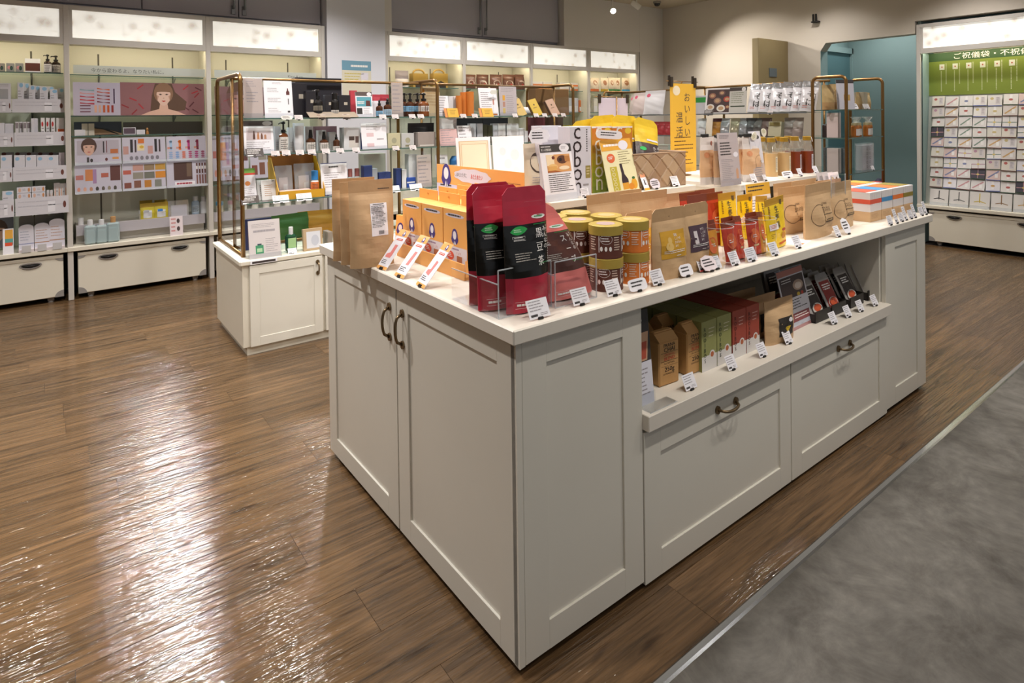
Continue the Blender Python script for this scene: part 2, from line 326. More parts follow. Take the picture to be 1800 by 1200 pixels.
def track_spot(x, y, z, tx, ty, tz, pw, label, col=(1, .93, .83)):
    d = (Vector((tx, ty, tz))-Vector((x, y, z))).normalized(); q = d.to_track_quat('-Z', 'Y')
    wm = M('#e6e2da', .4, var=0)
    can = MB().lathe([(.0001, .07), (.028, .07), (.034, .05), (.036, -.05), (.032, -.05), (.030, -.03)], wm, 20); lens = MB().lathe([(.0305, -.038), (.0001, -.037)], M('#fff6ea', .4, emit=60, var=0), 20)
    stem = MB().tube([(0, 0, CEIL-z), (0, 0, .0)], .008, wm).box(-.05, .05, -.018, .018, CEIL-z-.03, CEIL-z, wm, .004)
    t = thing('track_spotlight', label, 'spotlight', [('stem', stem), ('can', can, [('lens', lens)])], (x, y, z))
    c = t.children[1] if t.children[1].name.startswith('can') else t.children[0]
    c.rotation_mode = 'QUATERNION'; c.rotation_quaternion = q
    l = lamp_data('SPOT', pw, col, .04, 70, .5); o = D.objects.new('spot_lamp', l); COL.objects.link(o); o.location = Vector((x, y, z))+d*.06; o.rotation_mode = 'QUATERNION'; o.rotation_quaternion = q
sp = Yp(1077, 18, 4.05)
track_spot(sp.x, sp.y, sp.z, 2.4, 1.2, 1.2, 60, 'bright track spotlight aimed at the counter, seen against the back wall')
track_spot(4.9, 3.9, 2.72, 6.3, 3.1, 1.6, 70, 'white track spotlight washing the right-hand wall')
track_spot(-.40, 4.25, 2.75, -.60, 1.2, .0, 60, 'track spotlight over the poster bay of the cosmetics shelves', (.9, .95, 1))
track_spot(-.06, 4.25, 2.6, -.47, 1.7, .0, 150, 'track spotlight over the last bay of the cosmetics shelves', (.88, .94, 1))
for i, (x_, t_) in enumerate(((.05, .35), (.95, 1.0), (1.9, 1.75), (2.7, 2.4))): track_spot(x_, -.85, 2.82, t_, .42, .9, 40, 'front track spotlight aimed at the island products, %s from the kraft bag end' % ORD[i], (1, .95, .88))
cp = Zp(1155, 5, 2.9)
thing('dome_camera', 'small dark dome security camera under the ceiling corner', 'camera', [('base', MB().lathe([(.05, 0), (.055, -.02), (.045, -.03)], M('#8d867c', .4, var=0), 20)), ('dome', MB().lathe([(.042, -.028), (.04, -.045), (.028, -.062), (.0001, -.07)], M('#120f10', .1, var=0), 20))], (cp.x, cp.y, CEIL))

# ================================================================ wall units
def lightpanel_mat():
    m = D.materials.new('lit_flower_panel'); m.use_nodes = True; nt = m.node_tree; b = nt.nodes['Principled BSDF']; L = nt.links.new; N = nt.nodes.new
    g = N('ShaderNodeNewGeometry'); v = N('ShaderNodeTexVoronoi'); v.inputs['Scale'].default_value = 9; L(g.outputs['Position'], v.inputs[0])
    n = N('ShaderNodeTexNoise'); n.inputs['Scale'].default_value = 30; n.inputs['Detail'].default_value = 5; L(g.outputs['Position'], n.inputs[0])
    w = N('ShaderNodeTexVoronoi'); w.inputs['Scale'].default_value = 22; w.feature = 'DISTANCE_TO_EDGE'; L(g.outputs['Position'], w.inputs[0])
    c1 = N('ShaderNodeValToRGB'); c1.color_ramp.elements[0].position = .08; c1.color_ramp.elements[0].color = lin('#cfc6bb'); c1.color_ramp.elements[1].position = .42; c1.color_ramp.elements[1].color = lin('#f6f3ea'); L(v.outputs['Distance'], c1.inputs[0])
    c2 = N('ShaderNodeValToRGB'); c2.color_ramp.elements[0].position = .0; c2.color_ramp.elements[0].color = (.84, .82, .78, 1); c2.color_ramp.elements[1].position = .06; c2.color_ramp.elements[1].color = (1, 1, 1, 1); L(w.outputs['Distance'], c2.inputs[0])
    c3 = N('ShaderNodeValToRGB'); c3.color_ramp.elements[0].position = .35; c3.color_ramp.elements[1].position = .65; L(n.outputs[0], c3.inputs[0])
    mx = N('ShaderNodeMix'); mx.data_type = 'RGBA'; mx.blend_type = 'MULTIPLY'; L(c3.outputs[0], mx.inputs[0]); L(c1.outputs[0], mx.inputs[6]); L(c2.outputs[0], mx.inputs[7])
    L(mx.outputs[2], b.inputs['Base Color']); L(mx.outputs[2], b.inputs['Emission Color']); b.inputs['Emission Strength'].default_value = .48; b.inputs['Roughness'].default_value = .3
    return m
LITP = lightpanel_mat(); TUBE = M('#fff4d6', .5, emit=13, var=0)
UNIT = M('#c8c2bb', .45, scale=6, var=.02); UIN = M('#dfdacb', .6, scale=6, var=.02)
CT_Z, CT_T = .407, .033
def bay(name, label, w, shelves, glass=True, end_post=False, interior=UIN):
    """built along +X from the left post centre, front at y=0, facing -Y"""
    pw = .018
    fr = MB()
    for px in ([0, w] if end_post else [0]): fr.box(px-pw, px+pw, 0, .03, 0, 2.262, UNIT, .003).box(px-.009, px+.009, .03, DEP, 0, 2.262, UIN)
    fr.box(pw, w-pw, .0, .05, 2.226, 2.262, UNIT).box(pw, w-pw, 0, .05, 1.962, 2.012, UNIT)
    fr.box(pw, pw+.022, .004, .05, 2.012, 2.226, UNIT).box(w-pw-.022, w-pw, .004, .05, 2.012, 2.226, UNIT).box(.009, w-.009, .05, DEP, 2.25, 2.262, UNIT)
    lp = MB().box(pw+.022, w-pw-.022, .02, .026, 2.012, 2.226, LITP)
    so = MB().box(.009, w-.009, .05, DEP, 1.99, 2.0, UIN)
    tb = MB().box(.05, w-.05, .07, .10, 1.972, 1.988, TUBE, .004)
    bk = MB().box(.009, w-.009, DEP-.012, DEP, CT_Z, 1.99, interior)
    for sx in (.22, w-.22): bk.box(sx-.006, sx+.006, DEP-.014, DEP-.010, .55, 1.93, M('#5a5346', .5))
    ct = MB().box(-pw if not end_post else -pw, w+(pw if end_post else -pw), -.012, DEP, CT_Z-CT_T, CT_Z, CREAM2, .003)
    parts = [('frame', fr), ('light_panel', lp), ('soffit', so, [('lamp_tube', tb)]), ('back_panel', bk), ('counter', ct)]
    for z, yf, g in shelves:
        if g:
            s = MB().box(.02, w-.02, yf, DEP-.014, z-.008, z, GLASS).box(.02, w-.02, yf-.0015, yf, z-.008, z, GEDGE)
            for sx in (.22, w-.22): s.prism([(yf+.1, z-.008), (DEP-.012, z-.008), (DEP-.012, z-.06)], sx-.003, sx+.003, STEEL, 'x')
        else:
            s = MB().box(.02, w-.02, yf, DEP-.014, z-.012, z, UNIT)
        parts.append(('shelf', s))
    return parts
def drawer(w):
    """rolling drawer box under the counter; front at y=0; from x=0 to w"""
    z0, z1 = .04, .352
    f = MB().box(0, w, 0, .34, z0, z1, CREAM2, .004).box(0, w, -.004, .02, z1-.02, z1+.004, CREAM2, .002)
    ps = [('box', f)]
    GP = M('#8f8a86', .5, var=0)
    for sx in (0, w):
        s = 1 if sx == 0 else -1
        for zz, sz in ((z0, 1), (z1-.01, -1)):
            pts = [(sx, zz)]+[(sx+s*.055*math.cos(a*PI/12), zz+sz*(.05 if sz > 0 else .03)*math.sin(a*PI/12)) for a in range(7)]
            ps.append(('corner_guard', MB().prism(pts if s*sz > 0 else pts[::-1], -.003, .001, GP)))
        ps.append(('caster', MB().lathe([(.02, 0), (.02, .02)], GP, 12, (sx+s*.08, .05, 0)).box(sx+s*.08-.02, sx+s*.08+.02, .03, .07, .015, .04, GP)))
    for hx in (w*.22, w*.78):
        h = MB()
        pts = [(hx+.066*math.cos(t), .302+.023*math.sin(t)+.004*math.cos(2*t)) for t in [2*PI*i/28 for i in range(28)]]
        h.prism(pts, -.006, .001, CHROME); h.poly([(hx+(a-hx)*.84, .302+(b-.302)*.60) for a, b in pts], -.0065, BLACK)
        h.tube([(hx-.045, -.006, .303), (hx, -.010, .299), (hx+.045, -.006, .303)], .006, M('#2b2a2c', .25, .6, var=0))
        ps.append(('handle', h))
    return ps
BK = MB().box(0, .98, .33, .36, 0, .374, DARK)
def place_bay(name, label, x, w, shelves, drawer_label, end=False, drw=True):
    t = thing(name, label, 'shelf unit', bay(name, label, w, shelves, True, end), (x, WY, 0))
    obj('plinth_back', MB().box(.018, w-.018, .36, .37, 0, CT_Z-CT_T, DARK), t)
    if drw: thing('rolling_drawer', drawer_label, 'drawer', drawer(w-.09), (x+.045, WY+.012, 0))
place_bay('wall_display_unit', 'lit wall shelf bay at the picture edge stacked with pale cosmetics', -1.74, .98, [(1.745, .10, True), (1.46, .06, True), (1.21, .03, True), (.955, .01, True), (.71, .0, True)], 'cream rolling drawer under the pale cosmetics bay')
place_bay('wall_display_unit', 'lit wall shelf bay with make-up posters and testers', -.76, .985, [(1.74, .12, True), (1.415, .14, True), (1.255, .14, True)], 'cream rolling drawer under the make-up poster bay')
place_bay('wall_display_unit', 'lit wall shelf bay behind the near brass display rack', .225, 1.005, [(1.74, .12, True), (1.415, .14, True), (1.255, .14, True), (.8, .06, True)], 'cream rolling drawer hidden behind the near display rack', True)
for i, x in enumerate([1.888, 2.836, 3.806, 4.776]):
    place_bay('wall_display_unit', 'lit back wall shelf bay %s' % ['beside the white pillar', 'holding patterned brown packs', 'holding a row of striped boxes', 'nearest the back corner'][i], x, [.948, .97, .97, .965][i], [(1.70, .10, True), (1.42, .10, True), (1.15, .1, True)], '', i == 3, False)
# right wall unit (faces -X): built like a bay, turned
RU = Vector((RX, 1.333, 0))
ru = bay('u', '', 3.0, [], True, True, CREAM2)
t = thing('wall_display_unit', 'lit wall unit with green poster and rows of gift envelopes', 'shelf unit', ru, (RX, 1.333, 0), -PI/2)
obj('side_panel', MB().box(.02, .024, .05, DEP, CT_Z, 1.96, TEAL), t)  # teal reflection on the unit's inner side, painted as a thin teal sheet
obj('plinth_back', MB().box(.02, 2.98, .36, .37, 0, CT_Z-CT_T, DARK), t)
for i in (0, 1): thing('rolling_drawer', ['cream rolling drawer under the envelope rack, nearest the doorway', 'cream rolling drawer under the envelope rack, cut by the picture edge'][i], 'drawer', drawer(1.0), (RX+.012, 1.25-i*1.06, 0), -PI/2)
# ================================================================ island counter
BX0, BY0, BX1, BY1 = .0235, .0235, 2.555, 1.272
HT, TT = .85, .037
thing('island_worktop', 'long cream worktop of the front island counter', 'worktop', MB().box(0, 2.588, 0, 1.297, HT-TT, HT, TOPW, .0035))
def shaker(x0, x1, z0, z1, fx=.075, fz=.075, t=.019, rec=.006):
    """shaker front at y=0 (outer face), panel recessed"""
    b = MB().box(x0, x0+fx, 0, t, z0, z1, CREAM, .0012).box(x1-fx, x1, 0, t, z0, z1, CREAM, .0012)
    b.box(x0+fx-.001, x1-fx+.001, 0, t, z0, z0+fz, CREAM, .0008).box(x0+fx-.001, x1-fx+.001, 0, t, z1-fz, z1, CREAM, .0008)
    b.box(x0+fx-.002, x1-fx+.002, rec, t, z0+fz-.002, z1-fz+.002, CREAM); return b
def bow(cx, cz, half, vert=False):
    h = MB(); pts = []
    for i in range(9):
        a = -1+2*i/8; pts.append((a*half, -.008-.020*(1-a*a)**.5 if abs(a) < 1 else -.004, -.006*(1-a*a)))
    if vert: pts = [(p[2]*0, p[1], p[0]) for p in pts]
    pts = [(cx+p[0], p[1], cz+p[2]) for p in pts]; h.tube(pts, .0048, ANTIQ)
    for s in (-1, 1):
        c = (cx, cz+s*half) if vert else (cx+s*half, cz)
        h.prism([(c[0]+.011*math.cos(2*PI*k/14), c[1]+.013*math.sin(2*PI*k/14)) for k in range(14)], -.006, 0, ANTIQ)
    return h
z0, zt = .022, HT-TT
ZS = .503
ca = MB().box(BX0+.02, BX0+.04, BY0+.02, BY1, z0, zt, CREAM).box(BX1-.02, BX1, BY0+.02, BY1, z0, zt, CREAM).box(BX0+.02, BX1, BY1-.02, BY1, z0, zt, CREAM)
ca.box(BX0, BX0+.017, BY0, BY0+.02, z0, zt, CREAM).box(.470, .490, BY0+.02, .62, z0, zt, CREAM).box(2.080, 2.100, BY0+.02, .62, z0, zt, CREAM).box(.49, 2.08, .60, .62, ZS, zt, CREAM)
ca.box(BX0+.04, BX1-.02, BY0+.05, BY1-.02, z0+.01, z0+.02, CREAM)
isl = thing('island_cabinet', 'large cream island cabinet with panelled doors and drawers under the worktop', 'cabinet', [('carcass', ca), ('toe_kick', MB().box(.05, 2.53, .05, 1.25, 0, z0, DARK)),
    ('panel', (lambda b: b)(shaker(.0415, .472, z0, zt, .078, .073))), ('panel', shaker(2.099, BX1, z0, zt, .1, .075)),
    ('shelf', MB().box(.472, 2.098, .0, .60, ZS-.046, ZS, TOPW, .002))])
for c in isl.children:
    if c.name.startswith('panel'): c.location.y = BY0
for i, (a, b) in enumerate(((.474, 1.273), (1.279, 2.095))):
    d = obj('drawer_front', shaker(a, b, .012, .447, .073, .075), isl, (0, BY0-.003, 0)); obj('handle', bow((a+b)/2, .41, .05), d)
# doors on the end, facing -X: local x runs along -Y
for i, (a, b) in enumerate(((BY0+.005, .655), (.661, BY1))):
    d = obj('door', shaker(-b, -a, z0, zt-.002, .075, .07), isl, (BX0, 0, 0), (0, 0, -PI/2)); obj('handle', bow((-b+.043) if i == 0 else (-a-.043), .685, .05, True), d)
# risers on the worktop
RZ1, RZ2 = 1.035, 1.02
thing('riser_shelf', 'low white riser shelf carrying the drink boxes and picture frames', 'riser', MB().box(.60, 1.47, .56, 1.22, RZ1-.028, RZ1, TOPW, .002).box(.605, .63, .58, 1.2, HT, RZ1-.028, TOPW).box(1.445, 1.47, .58, 1.2, HT, RZ1-.028, TOPW).box(.63, 1.445, 1.1, 1.12, HT, RZ1-.028, TOPW))
thing('riser_shelf', 'white riser box carrying the syrup bottles', 'riser', MB().box(1.72, 2.575, .495, 1.12, RZ2-.028, RZ2, TOPW, .002).box(1.725, 1.75, .50, 1.1, HT, RZ2-.028, TOPW).box(2.545, 2.57, .50, 1.1, HT, RZ2-.028, TOPW).box(1.75, 2.545, 1.0, 1.02, HT, RZ2-.028, TOPW))

# ================================================================ brass display racks
def hoop(x, y0, y1, zb, zt, r=.045, rad=.0125, plane='y'):
    pts = [(y0, zb)]
    for a in range(0, 7): t = a*PI/12; pts.append((y0+r-r*math.cos(t), zt-r+r*math.sin(t)))
    for a in range(0, 7): t = a*PI/12; pts.append((y1-r+r*math.sin(t), zt-r+r*math.cos(t)))
    pts.append((y1, zb)); return MB().tube([(x, a, b) if plane == 'y' else (a, x, b) for a, b in pts], rad, BRASS, 10)
GZ = .553
HXS = [.03, 1.355, 2.68]
gb = MB().box(0, 2.71, 2.575, 3.27, .05, GZ-.03, CREAM2).box(.022, 2.69, 2.585, 3.25, 0, .05, CREAM2)
g = [('carcass', gb), ('counter', MB().box(-.017, 2.727, 2.555, 3.295, GZ-.031, GZ, CREAM2, .006))]
base = thing('display_cabinet', 'cream base cabinet under the near brass display racks', 'cabinet', g)
for i in range(5):
    a = .037+i*.53 if i == 0 else .037+.422+.018+(i-1)*.53; b = .459 if i == 0 else a+.51
    d = obj('door', shaker(a, b, .052, GZ-.034, .052, .05, .019, .004), base, (0, 2.556, 0)); obj('handle', bow(b-.03 if i % 2 == 0 else a+.03, .452, .034, True), d)
def rack(name, label, hx, y0, ym, y1, shelves, zb=GZ, zt=1.63):
    ps = [('hoop', hoop(x, y0, y1, zb, zt)) for x in hx]
    for x in hx: ps.append(('upright', MB().tube([(x+.012, ym, zb), (x+.012, ym, zt-.012)], .010, BRASS)))
    ps.append(('rail', MB().tube([(hx[0], ym, zt-.012), (hx[-1], ym, zt-.012)], .010, BRASS))); ps.append(('rail', MB().tube([(hx[0], ym, zb+.012), (hx[-1], ym, zb+.012)], .010, BRASS)))
    for x in hx: ps.append(('foot_rail', MB().tube([(x, y0, zb+.010), (x, y1, zb+.010)], .010, BRASS)))
    for x in hx: ps.append(('side_glass', MB().box(x+.004, x+.008, y0+.03, y1-.03, zb+.04, zt-.1, ACRY)))
    for a, b in zip(hx[:-1], hx[1:]):
        for z, yf, yb in shelves:
            ps.append(('shelf', MB().box(a+.016, b-.016, yf, yb, z-.008, z, GLASS).box(a+.016, b-.016, yf-.002, yf, z-.008, z, GEDGE)))
    return thing(name, label, 'display rack', ps)
GS = [(1.37, 2.68, 3.27), (1.155, 2.66, 3.27), (.87, 2.64, 3.27)]
rack('brass_display_rack', 'brass tube display rack with glass shelves on the cream base cabinet', HXS, 2.671, 2.93, 3.299, GS)
# side rack along X=4.15-4.8 with an end rack
sb = MB().box(4.17, 4.79, 1.10, 4.0, .05, GZ-.03, CREAM2).box(4.19, 4.77, 1.12, 3.98, 0, .05, CREAM2)
thing('display_cabinet', 'cream base cabinet under the far brass display racks', 'cabinet', [('carcass', sb), ('counter', MB().box(4.15, 4.81, 1.08, 4.02, GZ-.031, GZ, CREAM2, .006))])
ps = [('hoop', hoop(4.13, 1.09, 1.355, GZ, 1.648)), ('hoop', hoop(4.80, 1.09, 1.355, GZ, 1.648))]
for z in (1.385, 1.158, .872): ps.append(('shelf', MB().box(4.14, 4.79, 1.085, 1.36, z-.008, z, GLASS).box(4.14, 4.79, 1.083, 1.085, z-.008, z, GEDGE).box(4.138, 4.14, 1.085, 1.36, z-.008, z, GEDGE)))
ps.append(('rail', MB().tube([(4.13, 1.10, GZ+.01), (4.80, 1.10, GZ+.01)], .01, BRASS)))
thing('brass_end_rack', 'narrow brass end rack with three glass shelves beside the doorway', 'display rack', ps)
ps = [('hoop', hoop(y, 4.16, 4.79, GZ, 1.64, plane='x')) for y in (2.62, 3.75)]
ps += [('rail', MB().tube([(4.46, 1.37, 1.636), (4.46, 3.95, 1.632)], .011, BRASS)), ('upright', MB().tube([(4.46, 1.42, GZ), (4.46, 1.42, 1.63)], .010, BRASS)), ('upright', MB().tube([(4.46, 2.62, GZ), (4.46, 2.62, 1.63)], .010, BRASS)), ('upright', MB().tube([(4.46, 3.75, GZ), (4.46, 3.75, 1.63)], .010, BRASS))]
for z in (1.37, 1.155, .87): ps.append(('shelf', MB().box(4.16, 4.79, 1.42, 3.98, z-.008, z, GLASS).box(4.157, 4.16, 1.42, 3.98, z-.010, z, M('#7f848a', .3, .6, var=0))))
thing('brass_side_rack', 'long brass tube rack with glass shelves running to the back wall', 'display rack', ps)
# ================================================================ product builders (local: faces -Y, base z=0, centred in x)
_add0 = MB.add
def _add(s, vs, fs, mat, smooth=False):
    F = getattr(s, 'F', None)
    if F: vs = [F(*v) for v in vs]
    return _add0(s, vs, fs, mat, smooth)
MB.add = _add
_rect0 = MB.rect
def _rect(s, x0, x1, z0, z1, y, mat):
    if getattr(s, 'F', None) is None or (x1-x0 < .012 and z1-z0 < .012): return _rect0(s, x0, x1, z0, z1, y, mat)
    nx = max(1, min(8, int((x1-x0)/.010)+1)); nz = max(1, min(8, int((z1-z0)/.016)+1))
    v = [(x0+(x1-x0)*i/nx, y, z0+(z1-z0)*j/nz) for j in range(nz+1) for i in range(nx+1)]
    return s.add(v, [(j*(nx+1)+i, j*(nx+1)+i+1, (j+1)*(nx+1)+i+1, (j+1)*(nx+1)+i) for j in range(nz) for i in range(nx)], mat)
MB.rect = _rect
def on(F):
    m = MB(); m.F = F; return m
def pouch(w, h, d, bands, seed=0, flat=.80, wr=.0025, nx=12, nz=18, rc=0., edge=.0012):
    r = random.Random(seed); ph = [r.uniform(0, 6.3) for _ in range(6)]
    def t(x, z):
        u = 2*x/w; v = z/h; a = max(0., 1-abs(u)**2.4)**.6
        if v < .28: b = .78+.22*math.sin(v/.28*PI/2)
        elif v < flat: b = max(0., math.cos((v-.28)/(flat-.28)*PI/2))**.85
        else: b = 0
        k = wr*(math.sin(v*17+ph[0]+u*2)*.5+math.sin(u*7+ph[1]+v*9)*.5+math.sin(v*31+u*5+ph[2])*.3)
        return d/2*a*b+edge+k*a*(.35+b)*.6
    def bend(z): v = z/h; return .012*h/.2*max(0, v-.7)*math.sin(ph[3])
    F = lambda x, y, z: (x, y-t(x, z)+bend(z), z)
    m = MB(); zs = sorted(set([h*j/nz for j in range(nz+1)]+[h*b[0] for b in bands[:-1]]))
    for sg in (-1, 1):
        grid = []
        for z in zs:
            v = z/h; ww = w*(1-.03*math.sin(min(1, v/.35)*PI) if v < .35 else 1)
            if rc and v > 1-rc: k = (v-(1-rc))/rc; ww = w-2*rc*h*(1-math.sqrt(max(0, 1-k*k)))*.9
            grid.append([(x*ww/w, sg*t(x, z)+bend(z), z) for x in [w*(i/nx-.5) for i in range(nx+1)]])
        for j in range(len(zs)-1):
            vm = (zs[j]+zs[j+1])/2/h; mat = next(b[1] for b in bands if vm <= b[0]+1e-6)
            vs = grid[j]+grid[j+1]; n = nx+1
            m.add(vs, [(i, i+1, n+i+1, n+i) if sg < 0 else (i, n+i, n+i+1, i+1) for i in range(nx)], mat, True)
        if sg < 0: f0 = grid
        else: b0 = grid
    n = nx+1; m.add(f0[0]+b0[0], [(i, n+i, n+i+1, i+1) for i in range(nx)], bands[0][1])
    for side in (0, nx):
        for j in range(len(zs)-1):
            vm = (zs[j]+zs[j+1])/2/h; mat = next(b[1] for b in bands if vm <= b[0]+1e-6); m.add([f0[j][side], b0[j][side], b0[j+1][side], f0[j+1][side]], [(0, 1, 2, 3)], mat)
    m.add(f0[-1]+b0[-1], [(i, i+1, n+i+1, n+i) for i in range(nx)], bands[-1][1])
    return m, F
def cyl(Rd): return lambda x, y, z: ((Rd-y)*math.sin(x/Rd), -(Rd-y)*math.cos(x/Rd), z)
# small price card on a black clip
def pcard(w=.052, h=.036, mat=PAPER, seed=1, ink=INK, head=None, shape='r', n=6):
    c = MB()
    if shape == 'r': c.box(-w/2, w/2, -.0005, .0005, .004, .004+h, mat)
    else:
        pts = []
        for i in range(24):
            a = 2*PI*i/24; q = .45 if shape == 'o' else .8; sx = math.copysign(abs(math.cos(a))**q, math.cos(a)); sz = math.copysign(abs(math.sin(a))**q, math.sin(a)); k = 1+(.06*math.cos(a*8) if shape == 'c' else 0)
            pts.append((w/2*sx*k, .004+h/2+h/2*sz*k))
        c.prism(pts, -.0008, .0008, mat)
    if head: c.rect(-w/2, w/2, .004+h*.88, .004+h, -.0008, head).rect(-w/2, w/2, .004, .004+h*.1, -.0008, head)
    if shape == 'r': c.lines(-w*.42, w*.42, .004+h*.30, .004+h*.9, n-2, -.0009, ink if ink is WINK else INK2, .30, seed); c.rect(-w*.42, -w*.1, .004+h*.1, .004+h*.22, -.0009, ink); c.lines(w*.05, w*.42, .004+h*.08, .004+h*.24, 2, -.0009, INK2, .4, seed+3)
    else: c.lines(-w*.36, w*.36, .004+h*.22, .004+h*.78, 3 if shape != 'o' else 2, -.0012, ink, .42, seed, .3, 9)
    k = MB().box(-.008, .008, -.004, .003, 0, .007, CLIP, .0015)
    return [('card', c), ('clip', k)]
PCS = [freeze(pcard(seed=i)) for i in range(4)]
PCG = [freeze(pcard(.05, .034, GREYP, i+9)) for i in range(3)]
def price(px, py, z, label, kind=None, rz=0., lean=.42, y=None, parts=None, cat='price card', name='price_card', group=None):
    p = Zp(px, py, z) if y is None else Yp(px, py, y)
    return thing(name, label, cat, parts or PCS[len(label) % 4 if kind is None else kind], (p.x, p.y, z), rz, lean, group)
def sign(w, h, t=.003, mat=PAPER, acr=True):
    m = MB().box(-w/2, w/2, -t/2, t/2, 0, h, mat)
    m.w, m.h, m.y = w, h, -t/2-.0004
    return m
def holder(w, h, d=.05):
    """clear acrylic L stand"""
    return MB().box(-w/2-.004, w/2+.004, .002, .0042, 0, h+.004, ACRY).box(-w/2-.004, w/2+.004, 0, d, 0, .002, ACRY).box(-w/2-.004, w/2+.004, -.0042, -.0022, 0, h*.12, ACRY)
def bottle(rb, h, body, capm, cap='pump', lab=None, neck=.35, lz=(.12, .55), sh=.62, label_ink=INK):
    zb = h*sh; pr = [(rb*.9, 0), (rb, .004), (rb, zb-rb*.5), (rb*.93, zb-rb*.22), (rb*.7, zb), (rb*neck, zb+rb*.22), (rb*neck, zb+rb*.34)]
    b = MB().lathe(pr, body, 18); z1 = zb+rb*.34; parts = [('body', b)]; c = MB()
    if cap == 'pump':
        c.lathe([(rb*.5, z1-.002), (rb*.5, z1+h*.08), (rb*.2, z1+h*.085), (rb*.2, h*.93)], capm, 14).lathe([(rb*.42, h*.91), (rb*.42, h*.97), (rb*.25, h)], capm, 14)
        c.tube([(0, 0, h*.95), (-rb*.9, -.002, h*.945), (-rb*1.05, -.002, h*.90)], rb*.13, capm, 7)
    elif cap == 'drop': c.lathe([(rb*.45, z1-.003), (rb*.45, z1+h*.10), (rb*.28, z1+h*.11), (rb*.28, h*.93), (rb*.12, h)], capm, 14)
    elif cap == 'spray': c.lathe([(rb*.5, z1-.002), (rb*.46, z1+h*.07), (rb*.36, h*.9), (rb*.33, h)], capm, 14)
    else: c.lathe([(rb*(neck+.12), z1-.004), (rb*(neck+.12), h-.003), (rb*(neck+.02), h)], capm, 16)
    parts.append(('cap', c))
    if lab:
        l = on(cyl(rb+.0006)); hw = rb*1.9; l.rect(-hw, hw, h*lz[0], h*lz[1], 0, lab); l.lines(-rb*.9, rb*.9, h*(lz[0]+.08*(lz[1]-lz[0])), h*(lz[0]+.8*(lz[1]-lz[0])), 5, -.0004, label_ink, .35, int(h*1e4))
        parts.append(('label', l))
    return parts
def cbox(w, d, h, mat, design=None, bev=.0008):
    m = MB().box(-w/2, w/2, -d/2, d/2, 0, h, mat, bev); m.y = -d/2-.0004
    if design: design(m, w, h)
    return m
def leaf(m, cx, cz, L, H, y, mat):
    pts = [(cx+L*(t-.5), cz+H*.5*math.sin(PI*t)**.8+L*.12*(t-.5)) for t in [i/10 for i in range(11)]]+[(cx+L*(t-.5), cz-H*.5*math.sin(PI*t)**.8+L*.12*(t-.5)) for t in [1-i/10 for i in range(1, 10)]]
    return m.poly(pts[::-1], y, mat)
# ================================================================ things on the island worktop
# kraft bags at the end, the front one with a printed label
x, y, z, w, h = fit(612, 690, 472, 318, HT)
w *= .97
CW = [0]
def kraft_bag(w, h, d, label=True, seed=1, mark=True):
    b, F = pouch(w, h, d, [(.86, KRAFT), (1, KRAFT2)], seed, .84, .004)
    ps = [('pouch', b)]
    if label:
        l = on(F); l.rect(-w*.06, w*.32, h*.36, h*.73, -.001, PAPER); l.lines(-w*.04, w*.29, h*.45, h*.70, 16, -.0016, INK, .38, 3); l.rect(-w*.0, w*.25, h*.715, h*.722, -.0016, INK)
        for i in range(14): l.rect(w*(.10+i*.009), w*(.10+i*.009+.004), h*.375, h*.42, -.0016, INK)
        ps.append(('label', l))
    if mark: k = on(F); k.lines(w*.15, w*.42, h*.885, h*.897, 1, -.001, INK, .8, 4, 0, 8); ps.append(('stamp', k))
    return ps
for i, (dx, dy) in enumerate(((.008, .035), (.004, .105), (.004, .18))):
    thing('kraft_coffee_bag', ['tall kraft paper bag with white ingredients label, front of three', 'tall kraft paper bag squeezed between two others', 'tall kraft paper bag at the rear of the three'][i], 'bag', kraft_bag(w, h*(1, .97, .99)[i], .058, i == 0, i+1), (push(x, y, .03)+dx, y+dy, HT), R(-7))
price(631, 449, HT, 'tiny price card in front of the tall kraft bags', 1, R(-60), parts=freeze(pcard(.034, .046, PAPER, 5)))
# boxed foot warmers (face -X)
OR = M('#eeab5c', .5, scale=20, var=.03); ORG = M('#c98a3e', .5, var=.03); LILAC = P('#d9cfdc'); PURP = P('#43327e'); SKIN = P('#ece6ea'); REDI = P('#d8432f'); PINK = P('#e58a86')
fxp = .165; zt = Xp(790, 367, fxp).z; bw = (Xp(707, 420, fxp).y-Xp(820, 420, fxp).y)/3; bh = zt-HT-.012
yb = Xp(820, 420, fxp).y
def hood(m, cx, cz, s, y):
    m.poly([(cx+s*.42*math.cos(a)*(1 if math.sin(a) > -.2 else 1.25), cz+s*.6*math.sin(a)) for a in [2*PI*i/18 for i in range(18)]], y, PURP)
    m.disc(cx, cz+s*.1, s*.24, s*.32, y-.0003, SKIN); m.poly([(cx-s*.16, cz-s*.58), (cx-s*.02, cz-s*.58), (cx-s*.05, cz-s*.28)], y-.0003, SKIN); m.poly([(cx+s*.02, cz-s*.58), (cx+s*.16, cz-s*.58), (cx+s*.05, cz-s*.28)], y-.0003, SKIN)
